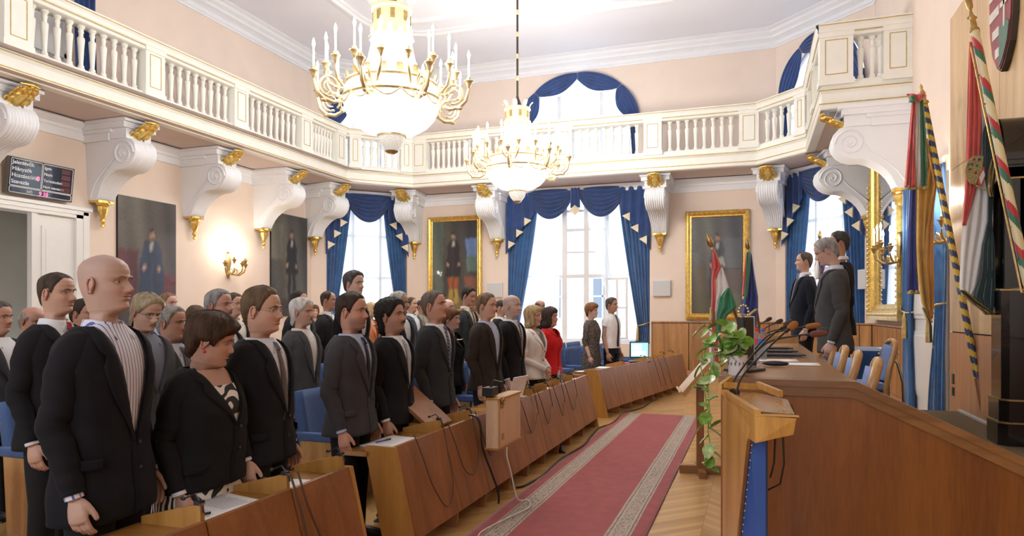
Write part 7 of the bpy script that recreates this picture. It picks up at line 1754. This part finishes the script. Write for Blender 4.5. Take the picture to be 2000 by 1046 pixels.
aud('brown-haired man in an open white shirt behind the grey-bearded man', 455, 573, -5.50, 6, skin=(.60, .36, .26), hair=dict(s='short', c=(.09, .06, .04)), coat=(.02, .022, .03), style='jacket', D=.6, shirt=(.78, .74, .66))
aud('dark-haired man with glasses half hidden behind the white-haired man', 583, 568, -5.40, 10, skin=RUD, hair=dict(s='short', c=(.04, .03, .025), t=.012), coat=(.02, .02, .024), glasses=BLACKP, D=.55)
aud('white-haired man with a drooping moustache in a grey suit', 588, 583, -3.92, 14, skin=(.56, .33, .25), hair=dict(s='longish', c=(.62, .61, .58), t=.016, vol=.006), moustache=(.55, .5, .44), coat=(.075, .08, .085), shirt=(.78, .76, .74), style='jacket', D=.75, wd=1.04, vwide=.9, vdeep=1.0)
aud('small curly red-haired woman seen between heads in the back', 614, 597, -9.00, 5, fem=True, skin=PALE, hair=dict(s='bob', c=(.16, .07, .04), t=.03, curl=.006), coat=(.05, .05, .06), D=.5, yaw=R(-40), neck_open=True)
aud('balding brown-haired man behind the tall leaning man', 640, 569, -5.50, 20, skin=RUD, hair=dict(s='receding', c=(.07, .05, .035), t=.01), coat=(.02, .02, .022), D=.6)
aud('tallest man in the audience, with greying dark hair and black suit', 683, 531, -3.92, 8, skin=(.58, .37, .29), hair=dict(s='short', c=(.075, .07, .068), t=.02, vol=.004), coat=(.011, .011, .013), D=.75, hs=1.0, yaw=R(-8), lean=.05)
aud('blonde woman in an orange top at the back by the corner window', 724, 591, -6.50, 0, fem=True, skin=FAIR, hair=dict(s='bob', c=(.55, .42, .22), t=.016), coat=(.60, .22, .10), D=.5, neck_open=True)
aud('stout silver-haired man behind the curly-haired man', 778, 570, -3.95, 4, skin=TAN, hair=dict(s='short', c=(.42, .41, .36), t=.014), coat=(.022, .022, .024), style='jacket', D=.65, wd=1.15, yaw=R(14), hs=1.08, moustache=(.25, .22, .2))
aud('brown-haired man in a blue-grey suit at the back, right of the corner window', 804, 581, -5.50, 4, skin=FAIR, hair=dict(s='short', c=(.09, .06, .04), t=.012), coat=(.075, .09, .12), style='jacket', D=.5, pitch=R(-6))
aud('man in a beige jacket just left of the striped-tie man', 823, 586, -6.10, 2, skin=TAN, hair=dict(s='short', c=(.07, .05, .04), t=.008), coat=(.24, .20, .13), style='jacket', shirt=(.3, .28, .22), D=.5)
aud('bald man half hidden behind the striped-tie man', 873, 584, -4.45, 4, skin=(.64, .38, .32), F=dict(scalp=(.5, .36, .32, .2)), coat=(.04, .04, .045), D=.55)
aud('auburn-haired woman with glasses and a gold necklace in black', 880, 603, -3.42, 6, fem=True, skin=(.52, .30, .22), hair=dict(s='fringe', c=(.14, .055, .025), t=.018, vol=.006), coat=(.010, .010, .011), neck_open=True, glasses=CHROME, necklace=GILT2, D=.65, vdeep=1.25)
aud('dark-haired man with a brown tie looking down before the framed portrait', 911, 561, -3.92, 4, skin=RUD, hair=dict(s='short', c=(.035, .028, .022), t=.014, top=.008), coat=(.034, .040, .044), shirt=(.72, .68, .55), tiem=TIE_D, D=.62, pitch=R(12), yaw=R(-8))
aud('reddish-haired man almost hidden behind the brown-jacketed man', 930, 598, -5.50, 4, skin=(.66, .38, .30), hair=dict(s='short', c=(.2, .12, .07)), coat=(.03, .03, .03), D=.5)
aud('short-haired man between the brown-jacketed and the shaven-headed man', 978, 586, -3.92, 2, skin=FAIR, hair=dict(s='receding', c=(.06, .045, .035), t=.008), coat=(.014, .014, .018), D=.55, yaw=R(8))
aud('balding man with a beige tie behind the blonde woman', 1054, 586, -3.92, 0, skin=TAN, F=dict(stubble=(.2, .14, .12, .4), scalp=(.4, .28, .22, .3)), hair=dict(s='ring', c=(.08, .07, .06), t=.006), coat=(.014, .015, .018), tie=(.42, .36, .22), D=.52)
# ---- the three officials on the podium, facing the audience
def off_(label, px, top, X, hdg, **k):
    loc = ppos(px, X); h = head_to_h(px, top, X, PZ); return person(label, (loc[0], loc[1], PZ), R(hdg), h, **k)
off_('grey-haired official in a grey suit and red tie looking down at the podium', 1632, 463, .74, 178, skin=(.58, .37, .30), hair=dict(s='short', c=(.34, .33, .32), t=.016), coat=(.060, .060, .062), shirt=(.62, .70, .85), tie=(.20, .03, .03), glasses=CHROME, wd=1.08, gut=.03, D=.9, pitch=R(22), pants=(.05, .05, .052), hem=.74, lean=.03, yaw=R(-4))
off_('dark-haired official almost hidden behind the grey-suited one', 1640, 453, .90, 185, skin=RUD, hair=dict(s='short', c=(.06, .055, .05), t=.016), coat=(.012, .012, .016), D=.7, wd=1.02)
off_('stout official in a dark navy suit standing beyond the desk', 1571, 493, .66, 190, skin=(.60, .36, .28), hair=dict(s='receding', c=(.10, .08, .07), t=.012), coat=(.010, .013, .022), tiem=TIE_G, wd=1.12, gut=.05, D=.75, hem=.76, pitch=R(-2))
# the dark shoe seen under the middle desk row
mb = MB(); mb.tube([(-.12, 0, .04), (-.08, 0, .055), (0, 0, .055), (.09, 0, .042), (.15, 0, .03)], [.03, .044, .045, .04, .012], 12, flat=.75, up=(0, 1, 0)); mb.box(-.13, .15, -.04, .04, 0, .014)
o = tag(mb.build('shoe', BLACKP, smooth=50), 'black shoe sticking out on the floor under the middle desk row', 'shoe'); o.location = (-2.12, 7.72, 0); o.rotation_euler = (0, 0, R(-60))
